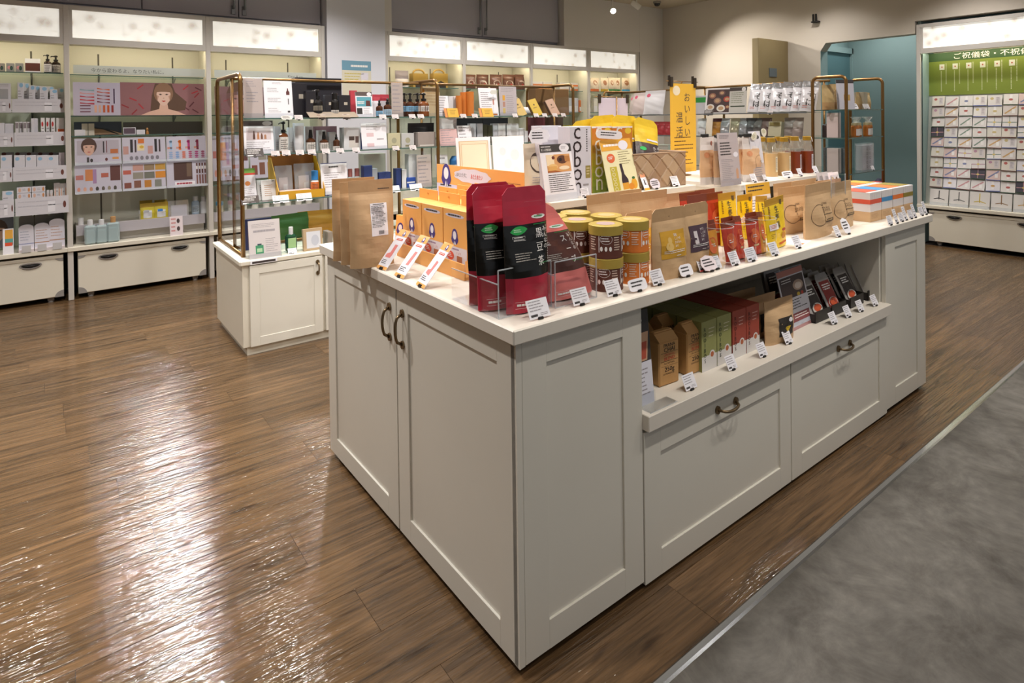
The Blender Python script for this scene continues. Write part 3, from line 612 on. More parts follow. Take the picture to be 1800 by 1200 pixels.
def warm_design(m, w, h):
    y = m.y; m.rect(-w/2, w/2, 0, h*.40, y, P('#ddd3d8')); m.disc(0, h*.90, w*.4, h*.035, y, LILAC); m.lines(-w*.28, w*.28, h*.885, h*.92, 1, y-.0003, INK, .8, 4, .1, 6)
    hood(m, 0, h*.56, h*.22, y-.0002); m.rect(w*.08, w*.3, h*.06, h*.26, y-.0002, P('#b5704a')); m.rect(w*.0, w*.3, h*.05, h*.11, y-.0002, P('#b5704a')); m.disc(-w*.2, h*.24, w*.16, h*.075, y-.0003, P('#e3593f')); m.lines(-w*.3, -w*.1, h*.2, h*.28, 3, y-.0005, WINK, .4, 2)
    m.lines(-w*.4, w*.4, h*.33, h*.37, 1, y-.0003, P('#9a7fa0'), .6, 6); m.text('くつ下', w*.05, h*.28, h*.05, y-.0003, P('#c8584e'))
warm = [('carton', cbox(bw*.97, .075, bh, OR, warm_design)), ('hang_tab', MB().box(-bw*.45, bw*.45, .030, .0335, bh, bh+.035, OR).disc(0, bh+.02, .006, .004, .029, ORG, 10))]
warm = freeze(warm)
for r in range(4):
    for c in range(3):
        thing('foot_warmer_box', 'orange foot warmer box in the %s row, %s' % (['front', 'second', 'third', 'rear'][r], ['nearest the black and red bags', 'middle of its row', 'nearest the kraft bags'][c]), 'box', warm, (fxp+.04+r*.082, yb+bw*(c+.5), HT+.012), -PI/2, 0, 'orange foot warmer boxes')
tw = bw*3
thing('display_tray', 'orange card display tray under the foot warmer boxes', 'tray', [('base', MB().box(-tw/2-.01, tw/2+.01, -.01, .36, 0, .010, ORG)), ('front_lip', MB().box(-tw/2-.01, tw/2+.01, -.014, -.011, 0, .05, OR)), ('side', MB().box(-tw/2-.0125, -tw/2-.0105, -.01, .34, .01, .06, OR)), ('side', MB().box(tw/2+.0105, tw/2+.0125, -.01, .34, .01, .06, OR))], (fxp-.008+.005, yb+tw/2, HT+.0), -PI/2)
# header sign above the tray
sx = .55; a, b = Xp(769, 330, sx), Xp(922, 345, sx); sw = a.y-b.y; zb = HT+.012; sh = Xp(769, 288, sx).z-zb
hs = MB().box(-sw/2, sw/2, -.002, .002, 0, sh, OR); hs.y = -.0026; zl = Xp(769, 330, sx).z-zb
u = lambda f: -sw/2+sw*f
cl = []
for i in range(40):
    t = 2*PI*i/40; cl.append((u(.45)+sw*.215*math.cos(t)*(1+.04*math.cos(9*t)), sh*.865+sh*.105*math.sin(t)*(1+.06*math.cos(9*t))))
hs.rect(u(0), u(.45), 0, sh*.70, hs.y, P('#cfc4d6')); hs.poly(cl, hs.y-.0003, P('#dcd2dc')); hood(hs, u(.13), sh*.84, sh*.30, hs.y-.0005)
hs.text('ふゆもカラダに', u(.25), sh*.84, sh*.075, hs.y-.0006, INK, 'l', .62); hs.text('あたためたい', u(.44), sh*.83, sh*.085, hs.y-.0006, REDI, 'l', .62, bold=.012)
for f, c in ((.76, '#d8a94a'), (.84, '#7f9a92'), (.93, '#d8584e')): hs.disc(u(f), sh*.72, sw*.03, sh*.055, hs.y-.0004, P(c))
hs.lines(u(.05), u(.2), sh*.655, sh*.69, 1, hs.y-.0005, INK, .6, 4, 0, 8); hs.lines(u(.74), u(.97), sh*.83, sh*.84, 1, hs.y-.0005, P('#a5704a'), .8, 8, 0, 9)
thing('header_sign', 'orange header card with speech bubble slogan and purple hooded figure', 'sign', hs, (sx, (a.y+b.y)/2, zb), -PI/2)
# sock leaflets leaning at the edge (face -X)
def sock_tag(seed, shape):
    w, h = .062, .155
    m = MB().box(-w/2, w/2, -.0006, .0006, .003, h, P('#eceaf2')); m.rect(-w/2, w/2, h*.83, h, -.0009, OR); m.rect(-w/2, w/2, .003, h*.09, -.0009, OR); m.rect(-w*.3, w*.3, h*.73, h*.78, -.0009, P('#d4503f')); m.lines(-w*.28, w*.28, h*.745, h*.765, 1, -.0012, WINK, .7, 3)
    hood(m, w*.1, h*.90, h*.11, -.0012)
    s = {'boot': [(-.35, .30), (.15, .30), (.20, .36), (.2, .62), (-.1, .62), (-.1, .42), (-.35, .38)], 'knee': [(-.1, .30), (.18, .30), (.28, .62), (.02, .62)], 'long': [(-.3, .3), (.1, .27), (.22, .58), (-.02, .6), (-.06, .4), (-.3, .37)]}[shape]
    m.poly([(a*w, b*h) for a, b in s], -.0010, PINK); m.lines(-w*.4, w*.2, h*.13, h*.24, 3, -.0010, INK, .4, seed)
    return [('leaflet', m), ('clip', MB().box(-.009, .009, -.004, .004, 0, .01, CLIP, .001))]
for i, (px, py, sh_, dr) in enumerate(((669, 474, 'boot', 4), (700, 488, 'knee', 0), (737, 505, 'long', -6))):
    p = Zp(px, py, HT); thing('sock_leaflet', ['leaning sock leaflet nearest the kraft bags', 'leaning sock leaflet in the middle, partly covered', 'leaning sock leaflet nearest the black and red bags'][i], 'leaflet', sock_tag(i, sh_), (p.x, p.y, HT), -PI/2+R(dr), R(40))
p = Zp(668, 447, HT)
fl_ = MB().box(-.05, .05, -.0006, .0006, 0, .075, OR); fl_.rect(-.045, .045, .03, .05, -.0009, P('#d4503f')); thing('folded_leaflet', 'folded orange leaflet lying tilted beside the kraft bags', 'leaflet', fl_, (p.x+.03, p.y+.02, HT), R(-65), R(62))
p = Zp(690, 442, HT)
sb = cbox(.05, .02, .13, OR, lambda m, w, h: (m.rect(-w/2, w/2, 0, h*.4, m.y, P('#ddd3d8')), hood(m, 0, h*.6, h*.3, m.y-.0002)))
thing('warmer_sample_box', 'slim orange sample box standing behind the sock leaflets', 'box', sb, (p.x+.045, p.y+.02, HT), R(-70), R(6))

# black and red tea pouches
RED = M('#b02c40', .28, bump=.5, scale=9, var=.05); BLK = M('#15130f', .25, bump=.5, scale=9, var=.02); GRN = P('#2fae55')
x, y, z, w, h = fit(889, 966, 553, 333, HT)
def tea_bag(w, h, d, seed, top, mid, name1, name2, leafc=GRN, shear=0.):
    b, F = pouch(w, h, d, [(.28, top), (.70, mid), (1, top)], seed, .86, .005, rc=.06)
    l = on(F); o = -.0012
    leaf(l, -w*.24, h*.655, w*.34, h*.07, o, leafc); l.lines(-w*.34, -w*.14, h*.635, h*.665, 2, o-.0004, P('#bfe8c4'), .5, 2); l.rect(-w*.38, -w*.13, h*.59, h*.608, o, WINK); l.rect(-w*.375, -w*.135, h*.592, h*.606, o-.0004, mid); l.lines(-w*.35, -w*.16, h*.595, h*.603, 1, o-.0006, WINK, .7, 4); l.lines(-w*.36, -w*.12, h*.57, h*.585, 2, o, WINK, .5, 7)
    l.lines(-w*.36, w*.08, h*.40, h*.475, 4, o, P('#b9b2aa'), .35, 5); l.text(name1, w*.20, h*.672, h*.084, o, WINK, vert=True, sx=.95, sp=1.34, bold=.01); l.text(name2, w*.345, h*.675, h*.046, o, WINK, vert=True); l.lines(w*.41, w*.425, h*.38, h*.67, 14, o, P('#c9c2ba'), .6, 9, .1, 1)
    l.rect(w*.10, w*.42, h*.688, h*.691, o, GRN); l.rect(w*.14, w*.42, h*.372, h*.375, o, GRN); l.disc(w*.26, h*.75, w*.17, h*.018, o, P('#e8e6df')); l.lines(w*.15, w*.37, h*.743, h*.757, 1, o-.0004, P('#4aa06c'), .7, 3)
    l.lines(-w*.35, w*.0, h*.055, h*.075, 1, o, WINK, .9, 6); l.rect(-w*.38, w*.02, h*.088, h*.090, o, WINK); l.rect(-w*.38, w*.02, h*.038, h*.040, o, WINK)
    for i in range(26): l.rect(w*(-.02+i*.018), w*(-.02+i*.018+.010), h*.872, h*.874, o, P('#c98a90'))
    if shear:
        for m_ in (b, l): m_.v = [(v[0]-shear*v[2]*(.25+.75*v[2]/h), v[1], v[2]) for v in m_.v]
    return [('pouch', b), ('print', l)]
for i, (dx, dy, rz, le, k) in enumerate(((push(x, y, .03)-x, .03, 0, 2, 1), (push(x, y, .03)-x-.040, .090, -7, 4, 1.0), (push(x, y, .03)-x-.030, .150, -4, 2, 1.01))):
    thing('tea_pouch', ['black and crimson tea pouch, frontmost and upright', 'black and crimson tea pouch twisted behind the front one', 'black and crimson tea pouch at the rear'][i], 'pouch', tea_bag(w, h*k, .055, 11+i, RED, BLK, '黒豆茶', 'みんなの'), (x+dx, y+dy, HT+.003), R(rz), R(le))
def acry_box(w, d, hf, hs, hb=None):
    e = .0012
    def pl(x0, x1, y0, y1, z0, z1): return MB().box(x0, x1, y0, y1, z0, z1, ACRY)
    f = pl(-w/2, w/2, 0, .0025, 0, hf).box(-w/2, w/2, -.0004, .0029, hf-e, hf+e, AEDGE).box(-w/2-e, -w/2+e, -.0004, .0029, 0, hf, AEDGE).box(w/2-e, w/2+e, -.0004, .0029, 0, hf, AEDGE)
    ps = [('front_pane', f), ('base', MB().box(-w/2, w/2, .0025, d, 0, .0025, ACRY).box(-w/2, w/2, -.0005, 0, 0, .0025, AEDGE))]
    for s in (-1, 1): ps.append(('side_pane', MB().box(s*w/2-.0012, s*w/2+.0012, .003, d, 0, hs, ACRY).box(s*w/2-.0014, s*w/2+.0014, .003, d, hs-e, hs+e, AEDGE)))
    return ps
xa = Zp(890, 557, HT)
thing('acrylic_tray', 'clear acrylic tray around the black and red tea pouches', 'tray', acry_box(w+.03, .22, .12, .085), (x+.006, xa.y-.004, HT+.0005))
# salmon and brown pouch, leaning
SAL = M('#e87e78', .35, bump=.5, scale=9, var=.04); BRN = M('#54312a', .35, bump=.4, scale=9, var=.03)
xx, yy, _, ww, hh = fit(968, 1052, 528, 350, HT)
thing('tea_pouch', 'salmon pink and brown pouch leaning sideways next to the paper cans', 'pouch', tea_bag(.172, .262, .05, 21, SAL, BRN, 'スープ', 'みんなの', GRN, .5), (Zp(1012, 525, HT).x, Zp(1012, 525, HT).y+.022, HT+.003), R(2), R(7))
thing('acrylic_tray', 'clear acrylic tray holding the salmon pouch and paper cans', 'tray', acry_box(.15, .16, .12, .085), (Zp(1012, 532, HT).x, Zp(1012, 532, HT).y-.004, HT+.0005))
# paper cans with gold lids
GOLDL = M('#b39a45', .4, .25, var=.04); CBR = M('#5e3226', .5, var=.04); COR = M('#d9792e', .5, var=.04); LTOP = P('#e09a64'); LTOP2 = P('#a58a86')
c0 = away(Zp(1066, 514, HT), .05); c1 = away(Zp(1117, 502, HT), .05); cr = .05; ch = (Yp(1067, 397, c0.y-.03).z-HT)/2
def can(bodym, top, seed):
    b = MB().lathe([(cr*.97, 0), (cr*.97, .006), (cr*.96, .006), (cr*.96, ch-.028)], bodym, 28)
    ls = []; o = -.0002
    for sgn in (-1, 0, 1):
        c = sgn*.075; l = on(cyl(cr*.96+.0004)); ls.append(l)
        l.lines(c-.034, c-.012, .02, .075, 8, o, P('#d9c2b0'), .4, seed+sgn); l.rect(c-.004, c-.002, .018, .082, o, WINK); l.lines(c+.004, c+.03, .045, .066, 3, o, WINK, .4, seed+5, .2, 4); l.ring(c+.018, .055, .018, .014, .0008, o, WINK, 18)
        for k in range(3): l.disc(c+.004+k*.013, .028, .004, .007, o, WINK, 10)
        for k in range(3): l.disc(c-.02+k*.02, .080, .005, .0025, o, P('#cdb6a4'), 8)
    lid = MB().lathe([(cr, ch-.028), (cr, ch-.002), (cr-.003, ch), (.0001, ch)], GOLDL, 28); lid.lathe([(cr*.55, ch+.0002), (.0001, ch+.0004)], top, 20)
    return [('body', b)]+[('print', l) for l in ls]+[('lid', lid)]
canb, cano = freeze(can(CBR, LTOP2, 3)), freeze(can(COR, LTOP, 8))
pos = [(c0.x, c0.y, 'b'), (max(c1.x, c0.x+.103), c1.y+.01, 'o'), (c0.x-.012, c0.y+.108, 'b'), (max(c1.x, c0.x+.103), c1.y+.118, 'o'), (c0.x-.02, c0.y+.218, 'b'), (c0.x+.085, c1.y+.226, 'o')]
for i, (cx, cy, k) in enumerate(pos):
    for lv in (0, 1):
        thing('paper_can', '%s paper can with gold lid, %s column, %s' % ('brown' if k == 'b' else 'orange', ['front', 'front', 'second', 'second', 'rear', 'rear'][i], 'upper of two' if lv else 'lower of two'), 'can', canb if k == 'b' else cano, (cx, cy, HT+lv*(ch+.0008)), R([14, -20, 30, 10, -15, 25][i]+lv*9))
# big kraft bags behind the cans
def bag_label(w, h, d, mat, seed, fig, txt):
    b, F = pouch(w, h, d, [(.82, KRAFT), (1, KRAFT2)], seed, .82, .004, rc=.07)
    l = on(F); a0, a1, b0, b1 = -w*.36, w*.36, h*.30, h*.68
    l.rect(a0, a1, b0, b1, -.001, mat); o = -.0016
    if fig == 'gourd': l.disc(-w*.16, h*.47, w*.11, h*.06, o, P('#d9b46a')); l.disc(-w*.13, h*.55, w*.06, h*.045, o, P('#d9b46a'))
    else: l.box(-w*.24, -w*.12, o-.001, o, h*.42, h*.60, P('#cfc6c8'))
    for i, s_ in enumerate(txt): l.text(s_, w*.0, h*(.60-.05*i), h*.042, o, WINK, sx=.8)
    l.lines(-w*.3, w*.3, h*.36, h*.41, 2, o, WINK, .35, seed); l.rect(w*.02, w*.14, h*.325, h*.335, o, WINK); l.add([(0, 0, h*.86), (w*.03, 0, h*.875), (0, 0, h*.89), (-w*.03, 0, h*.875)], [(0, 1, 2, 3)], P('#5b4636'))
    return [('pouch', b), ('label', l)]
YEL = P('#c8962a'); PUR = P('#4a3540')
def bag_at(pxl, pxr, pyb, pyt, label, parts_f, z=HT, y=None, rz=0., lean=0., dy=0., grp=None):
    x, y, z, w, h = fit(pxl, pxr, pyb, pyt, z, y); h /= max(.5, math.cos(lean)); return thing('kraft_pouch', label, 'pouch', parts_f(w, h), (push(x, y, dy*.8), y+dy, z), rz, lean, grp)
bag_at(1148, 1208, 493, 368, 'kraft pouch with mustard label and gourd drawing, rounded top', lambda w, h: bag_label(w, h, .055, YEL, 31, 'gourd', ['国産', 'しょうが', 'かぼちゃ', 'みそ']), dy=.03)
bag_at(1203, 1250, 484, 362, 'kraft pouch with dark purple label standing beside the mustard one', lambda w, h: bag_label(w*1.06, h, .05, PUR, 32, 'can', ['オクラ', 'しょうが', 'ごぼう', 'みそ']), dy=.05, rz=R(3))
for i, (l, r, t, yy, dy) in enumerate(((1034, 1092, 340, .34, 0), (1090, 1180, 338, .34, .02), (1100, 1150, 372, .24, 0), (1150, 1250, 340, .33, .03), (1066, 1130, 335, .44, 0))):
    x, y_, z, w, h = fit(l, r, 470, t, None, yy); h = Yp((l+r)/2, t, yy).z-HT
    thing('kraft_pouch', ['big kraft pouch behind the brown cans', 'big kraft pouch behind the orange cans', 'kraft pouch with mustard label tucked behind the orange cans', 'kraft pouch behind the purple labelled pouch', 'kraft pouch at the very back behind the cans'][i], 'pouch', bag_label(min(w, .19), h, .05, YEL if i != 3 else PUR, 40+i, 'gourd', ['国産', 'しょうが']) if i in (2,) else kraft_bag(w, h, .05, False, 40+i, False), (x, yy+dy, HT))
# red dried-fruit sachets in round acrylic cups, yellow ginger sachets
def cup(r, h):
    m = MB().lathe([(r, 0), (r, h)], ACRY, 26, caps=False); m.lathe([(r+.0012, h-.0012), (r+.0012, h+.001), (r-.0012, h+.001)], AEDGE, 26, caps=False); return [('wall', m), ('base', MB().lathe([(r-.001, .0005), (r-.001, .003)], ACRY, 26))]
def cup_at(pxc, pyb, rr, hh, label):
    p = Zp(pxc, pyb, HT); thing('acrylic_cup', label, 'cup', cup(rr, hh), (away(p, rr).x, away(p, rr).y, HT+.0005)); return away(p, rr)-Vector((0, .045, 0))
p1 = cup_at(1260, 473, .054, .13, 'round acrylic cup with orange sachets, nearest the purple label'); p2 = cup_at(1299, 463, .056, .13, 'round acrylic cup with red sachets, in the middle'); p3 = cup_at(1336, 452, .055, .13, 'round acrylic cup with red and yellow sachets, next to the ginger pack')
RSA = M('#c0402a', .3, bump=.4, scale=20, var=.12); RSB = M('#7d3a24', .35, var=.05); OSA = M('#c9872c', .3, bump=.4, scale=20, var=.1); GSA = M('#5a6b35', .35, var=.1)
def sachet(w, h, mat, top, seed, d=.016, design=None):
    b, F = pouch(w, h, d, [(.86, mat), (1, top)], seed, .88, .003, 8, 10); ps = [('sachet', b)]; l = on(F)
    if design: design(l, w, h)
    else: l.disc(0, h*.5, w*.33, h*.2, -.001, P('#d86a3a')); l.lines(-w*.2, w*.2, h*.44, h*.54, 2, -.0015, WINK, .4, seed); l.rect(-w*.2, w*.2, h*.24, h*.28, -.001, P('#c9b98a'))
    ps.append(('print', l)); return ps
k = 0
for (cp, n, mats) in ((p1, 3, (OSA, RSA, RSA)), (p2, 5, (RSA,)), (p3, 4, (RSA, OSA))):
    for j in range(n):
        a = (j-(n-1)/2)
        thing('fruit_sachet', '%s fruit sachet %s in the %s acrylic cup' % ('amber' if mats[j % len(mats)] is OSA else 'red', ['leaning outward', 'second along', 'in the middle', 'fourth along', 'last along'][j], ['first', 'second', 'third'][k]), 'sachet', sachet(.06, .132+.012*(j % 2), mats[j % len(mats)], RSB, 50+k*9+j), (cp.x+a*.015-.004, cp.y+.045+.012*(j % 3), HT+.004), R(8*a), R(4+3*(j % 2)), roll=R(a*3.5))
    k += 1
for i, (l, r, t, yy) in enumerate(((1214, 1248, 342, .20), (1246, 1275, 338, .26), (1228, 1262, 333, .34), (1200, 1236, 338, .30))):
    x, y_, z, w, h = fit(l, r, 470, t, None, yy); thing('fruit_pouch', ['red dried fruit pouch at the front of its row', 'red dried fruit pouch next to the yellow ginger packs', 'red dried fruit pouch at the rear', 'red dried fruit pouch peeking out behind the purple labelled pouch'][i], 'pouch', sachet(w, Yp((l+r)/2, t, yy).z-HT, RSA, RSB, 70+i, .03), (x, yy, HT), 0, R(3))
YLW = M('#f0c81c', .32, bump=.3, scale=16, var=.04); YTP = M('#b98a24', .4, var=.04)
def ginger(l, w, h):
    o = -.001; l.text('生姜湯', w*.02, h*.86, h*.15, o, INK, vert=True, bold=.02); l.text('葛', w*.3, h*.84, h*.11, o, INK, 'c', bold=.02); l.rect(-w*.42, -w*.02, h*.38, h*.50, o-.0006, P('#ece6e6')); l.lines(-w*.38, -w*.06, h*.40, h*.48, 3, o-.001, P('#c0504a'), .4, 3); l.disc(w*.24, h*.22, w*.12, h*.07, o, P('#c98a3a')); l.disc(w*.28, h*.33, w*.1, h*.03, o, P('#b04a3a')); l.rect(-w*.02, w*.42, h*.06, h*.10, o, P('#c9602a')); l.lines(-w*.38, -w*.3, h*.6, h*.85, 8, o, P('#8a5a1e'), .6, 8, .1, 1); l.lines(-w*.36, -w*.1, h*.2, h*.3, 3, o, P('#8a6a1e'), .3, 5)
def gbag(pl, pr, pb, pt, label, yy=None, rz=0, roll=0, lean=3):
    x, y, z, w, h = fit(pl, pr, pb, pt, HT, yy)
    if yy: h = Yp((pl+pr)/2, pt, yy).z-HT
    thing('ginger_sachet', label, 'sachet', sachet(w, h, YLW, YTP, int(pl), .02, ginger), (x, y+.01, HT+.002), rz, R(lean), roll=roll)
gbag(1352, 1389, 436, 348, 'yellow ginger drink sachet standing in front of the acrylic cup', None, R(4), R(-3))
gbag(1271, 1301, 400, 340, 'yellow ginger drink sachet behind the red cup, first of its row', .22)
gbag(1303, 1329, 400, 343, 'yellow ginger drink sachet, second of its row', .24)
gbag(1331, 1355, 410, 346, 'yellow ginger drink sachet, third of its row', .2, R(6), R(5))
gbag(1322, 1350, 420, 378, 'yellow ginger drink sachet standing inside the third acrylic cup', .13)
# white sign with a yellow head
def ysign(w, h):
    m = sign(w, h, .002, PAPER); m.rect(-w/2, w/2, h*.70, h, m.y, P('#d9ab3a')); m.lines(-w*.42, w*.3, h*.76, h*.94, 2, m.y-.0004, INK, .35, 3, .2, 9); m.lines(-w*.4, w*.4, h*.12, h*.6, 7, m.y, INK2, .35, 5); return [('card', m), ('stand', holder(w, h))]
x, y, z, w, h = fit(1317, 1359, 380, 322, None, .40); hz = Yp(1338, 322, .40).z-HT
thing('info_sign', 'white sign with mustard yellow heading behind the ginger sachets', 'sign', ysign(w, hz), (x, .40, HT), 0, R(6))
# small onion-skin tea kraft pouches
def onion(w, h, d, seed):
    b, F = pouch(w, h, d, [(.78, KRAFT), (1, KRAFT2)], seed, .80, .004)
    l = on(F); o = -.001; BI = P('#5a4632'); l.ring(-w*.16, h*.42, w*.26, h*.2, .0022, o, BI); l.rect(-w*.02, w*.22, h*.30, h*.62, o-.0005, KRAFT); l.text('北海道産', w*.05, h*.60, h*.05, o-.0008, BI, 'c'); l.text('玉ネギの皮', w*.08, h*.47, h*.11, o-.0008, BI, 'c', .62); l.lines(-w*.05, w*.3, h*.40, h*.43, 1, o-.0008, BI, .6, 3); l.rect(w*.02, w*.40, h*.27, h*.33, o-.0008, BI); l.lines(w*.05, w*.37, h*.285, h*.315, 1, o-.0012, P('#c9a878'), .6, 2)
    return [('pouch', b), ('print', l)]
for i, (l, r, b, t, yy) in enumerate(((1413, 1466, 419, 324, None), (1456, 1501, 404, 322, None), (1372, 1414, 412, 330, None), (1392, 1440, 395, 318, .27), (1362, 1410, 395, 322, .33), (1436, 1478, 392, 318, .25))):
    x, y, z, w, h = fit(l, r, b, t, HT, yy)
    if yy: h = Yp((l+r)/2, t, yy).z-HT
    thing('onion_tea_pouch', ['small kraft pouch with brown ring print, frontmost of the group', 'small kraft pouch with brown ring print, beside the clear panel', 'small kraft pouch with brown ring print, beside the yellow ginger sachet', 'small kraft pouch in the second row, in the middle', 'small kraft pouch in the second row behind the white sign', 'small kraft pouch in the second row behind the clear panel'][i], 'pouch', onion(w, h, .06, 90+i), (push(x, y, .025), y+.03, HT), R([4, 2, -4, 3, 0, -3][i]))
lf = MB().box(-.06, .06, -.045, .045, 0, .0008, PAPER); lf.add([(-.05, -.04, .0012), (-.01, -.04, .0012), (-.01, -.02, .0012), (-.05, -.02, .0012)], [(0, 1, 2, 3)], P('#d98a5a'))
p = Zp(1415, 424, HT); thing('flyer', 'white flyer lying flat under the small kraft pouches', 'flyer', lf, (p.x-.04, p.y+.02, HT), R(12))
# clear panel and boxed drip packs
x, y, z, w, h = fit(1489, 1510, 405, 308, HT); thing('acrylic_divider', 'tall clear acrylic divider before the stacked paper boxes', 'divider', MB().box(-w/2-.01, w/2+.01, -.0015, .0015, 0, h, ACRY).box(-w/2-.011, -w/2-.009, -.002, .002, 0, h, AEDGE).box(w/2+.009, w/2+.011, -.002, .002, 0, h, AEDGE).box(-w/2-.01, w/2+.01, 0, .06, 0, .003, ACRY), (x, y+.06, HT))
A = Zp(1507, 390, HT); B2 = Zp(1553, 391, HT); E_ = Zp(1609, 374, HT)
bx0 = Yp(1553, 385, .09).x; bx1 = Yp(1607, 372, .09).x; cw = [(Yp(a, 380, .09).x, Yp(b, 380, .09).x) for a, b in ((1510, 1551), (1552, 1571), (1571.5, 1590), (1590.5, 1607))]
cw[0] = (cw[1][0]-.125, cw[1][0]-.002)
hb = Yp(1560, 333, .09).z-HT
WH2 = M('#d6d0cf', .5, var=.02)
for i, (c, nm) in enumerate((('#d2543a', 'red'), ('#3f86b8', 'blue'), ('#d9702c', 'orange'), ('#8a7a2e', 'olive'))):
    x0, x1 = cw[i]
    for r in range(2):
        col = P(c) if r == 0 else P(['#d9a03a', '#3f86b8', '#d9702c', '#b9a040'][i]); wd = x1-x0-.003; y0 = .095+r*.155
        lo = MB().box(-wd/2, wd/2, 0, .15, 0, hb*.34, KRAFT, .001); lo.box(-wd/2, wd/2, 0, .15, hb*.34, hb*.56, WH2)
        up = MB(); n = 5
        for q in range(n): up.box(-wd/2+wd*q/n+.0004, -wd/2+wd*(q+1)/n-.0004, 0, .15, hb*.56, hb*.985, WH2)
        bd = MB().box(-wd/2-.0005, wd/2+.0005, -.0006, .1506, hb*.60, hb*.75, col).box(-wd/2+.002, wd/2-.002, .02, .13, hb*.985, hb, col)
        lo.lines(-wd*.4, wd*.4, hb*.08, hb*.26, 5, -.0006, P('#a5835c'), .25, i)
        thing('drip_pack_box', '%s-banded carton of upright packs on a kraft base, %s row' % (nm, ['front', 'rear'][r]), 'box', [('base_carton', lo), ('packs', up), ('band', bd)], ((x0+x1)/2, y0, HT))
for i, (px, py) in enumerate(((1567, 396), (1578, 393), (1587, 390), (1594, 387.5), (1603, 385), (1610, 383), (1622, 379.5), (1629, 377.5))):
    tall = i in (1, 3, 5, 7); price(px, py, HT, 'small price card %s from the far end of the worktop' % ORD[7-i], parts=freeze(pcard(.032 if tall else .05, .062 if tall else .04, PAPER, i)), lean=.3, y=None)
# red things and slim cards behind the stacks
x, y, z, w, h = fit(1452, 1481, 345, 305, None, .75)
pc_ = sign(.115, .10, .002, PAPER); pc_.disc(-.01, .04, .025, .02, pc_.y, P('#8a9a6a')); pc_.disc(.025, .05, .012, .025, pc_.y, P('#6a4a38')); pc_.disc(-.02, .065, .016, .012, pc_.y, P('#c9b48a'))
for i in range(3): thing('recipe_card', ['recipe card with food photo standing in front', 'recipe card standing second behind the food photo one', 'recipe card standing third behind the food photo one'][i], 'card', pc_.mesh('card') if i == 0 else sign(.115, .10, .002, GREYP).mesh('card'), (Yp(1465, 330, .42).x-.02*i, .40+.02*i, HT+.09), 0, R(14))
thing('card_rack', 'low white card rack behind the small kraft pouches', 'rack', MB().box(-.075, .075, -.03, .09, 0, .088, WHITE, .003), (Yp(1465, 330, .42).x-.02, .42, HT))
# price cards along the front edge
for i, (px, py, lb, kd, sz) in enumerate(((951, 561, 'price card at the corner before the black and red pouches', 'r', (.066, .046)), (1024, 537, 'price card before the salmon pouch', 'r', (.058, .042)), (1082, 521, 'price card before the brown cans', 'r', (.056, .043)),
    (1125, 513, 'white rounded handwritten card before the orange cans', 'o', (.075, .034)), (1160, 502, 'price card before the mustard labelled pouch', 'r', (.052, .044)), (1210, 487, 'white rounded handwritten card before the mustard labelled pouch', 'o', (.062, .036)),
    (1240, 478, 'red edged sale card before the purple labelled pouch', 's', (.05, .045)), (1262, 474, 'price card right beside the red edged sale card', 'r', (.052, .04)), (1295, 467, 'price card before the first acrylic cup', 'r', (.05, .044)), (1325, 460, 'price card before the second acrylic cup', 'r', (.06, .045)),
    (1365, 450, 'price card before the standing ginger sachet', 'r', (.052, .046)), (1406, 437, 'price card before the flat flyer', 'r', (.05, .046)), (1476, 417, 'price card before the small kraft pouches', 'r', (.042, .044)), (1493, 412, 'tall oval handwritten card beside the small kraft pouches', 'c', (.062, .065)))):
    ps = pcard(sz[0], sz[1], PAPER, i, head=P('#c8403a') if kd == 's' else None, shape='r' if kd == 's' else kd)
    price(px, py, HT, lb, parts=ps, lean=.42)
p = Zp(1250, 470, HT); price(1252, 478, HT, 'leaf shaped handwritten card leaning on the first acrylic cup', parts=pcard(.075, .05, M('#e6d9dc', .6), 77, shape='c'), lean=.5); bpy.context.view_layer.update()
# ================================================================ things on the risers
def stand_at(pl, pr, pb, pt, zs, yy=None):
    x, y, z, w, h = fit(pl, pr, pb, pt, zs, yy)
    if yy is not None: h = Yp((pl+pr)/2, pt, yy).z-zs
    return x, y, w, h
# double acrylic frame
x, y, w, h = stand_at(806, 924, 350, 240, RZ1, 1.12)
CRP = P('#e2d3b8'); CRB = P('#c9a97e')
for i in (0, 1):
    pw = w/2-.004; m = sign(pw, h, .003, PAPER)
    if i == 0: m.rect(-pw*.43, pw*.43, h*.02, h*.93, m.y, CRB); m.rect(-pw*.41, pw*.41, h*.02, h*.92, m.y-.0003, CRP); m.rect(-pw*.37, pw*.37, h*.02, h*.87, m.y-.0006, CRB); m.rect(-pw*.36, pw*.36, h*.02, h*.862, m.y-.0009, P('#eadcc2')); m.lines(-pw*.1, pw*.18, h*.34, h*.38, 1, m.y-.0012, P('#a58a6a'), .6, 5); m.lines(-pw*.12, pw*.2, h*.26, h*.30, 1, m.y-.0012, P('#6a5440'), .7, 3)
    else:
        for a, b, r in ((-.2, .7, .1), (.18, .62, .14), (-.05, .45, .12), (.2, .3, .1)): m.disc(a*pw, b*h, r*pw, r*pw, m.y, P('#e0dde2'))
    thing('picture_stand', ['acrylic stand showing a cream card with double tan border', 'acrylic stand showing a plain white card, beside the cream one'][i], 'sign', [('card', m), ('stand', holder(pw, h))], (x+(i-.5)*w/2, y-i*.01, RZ1), 0, R(5))
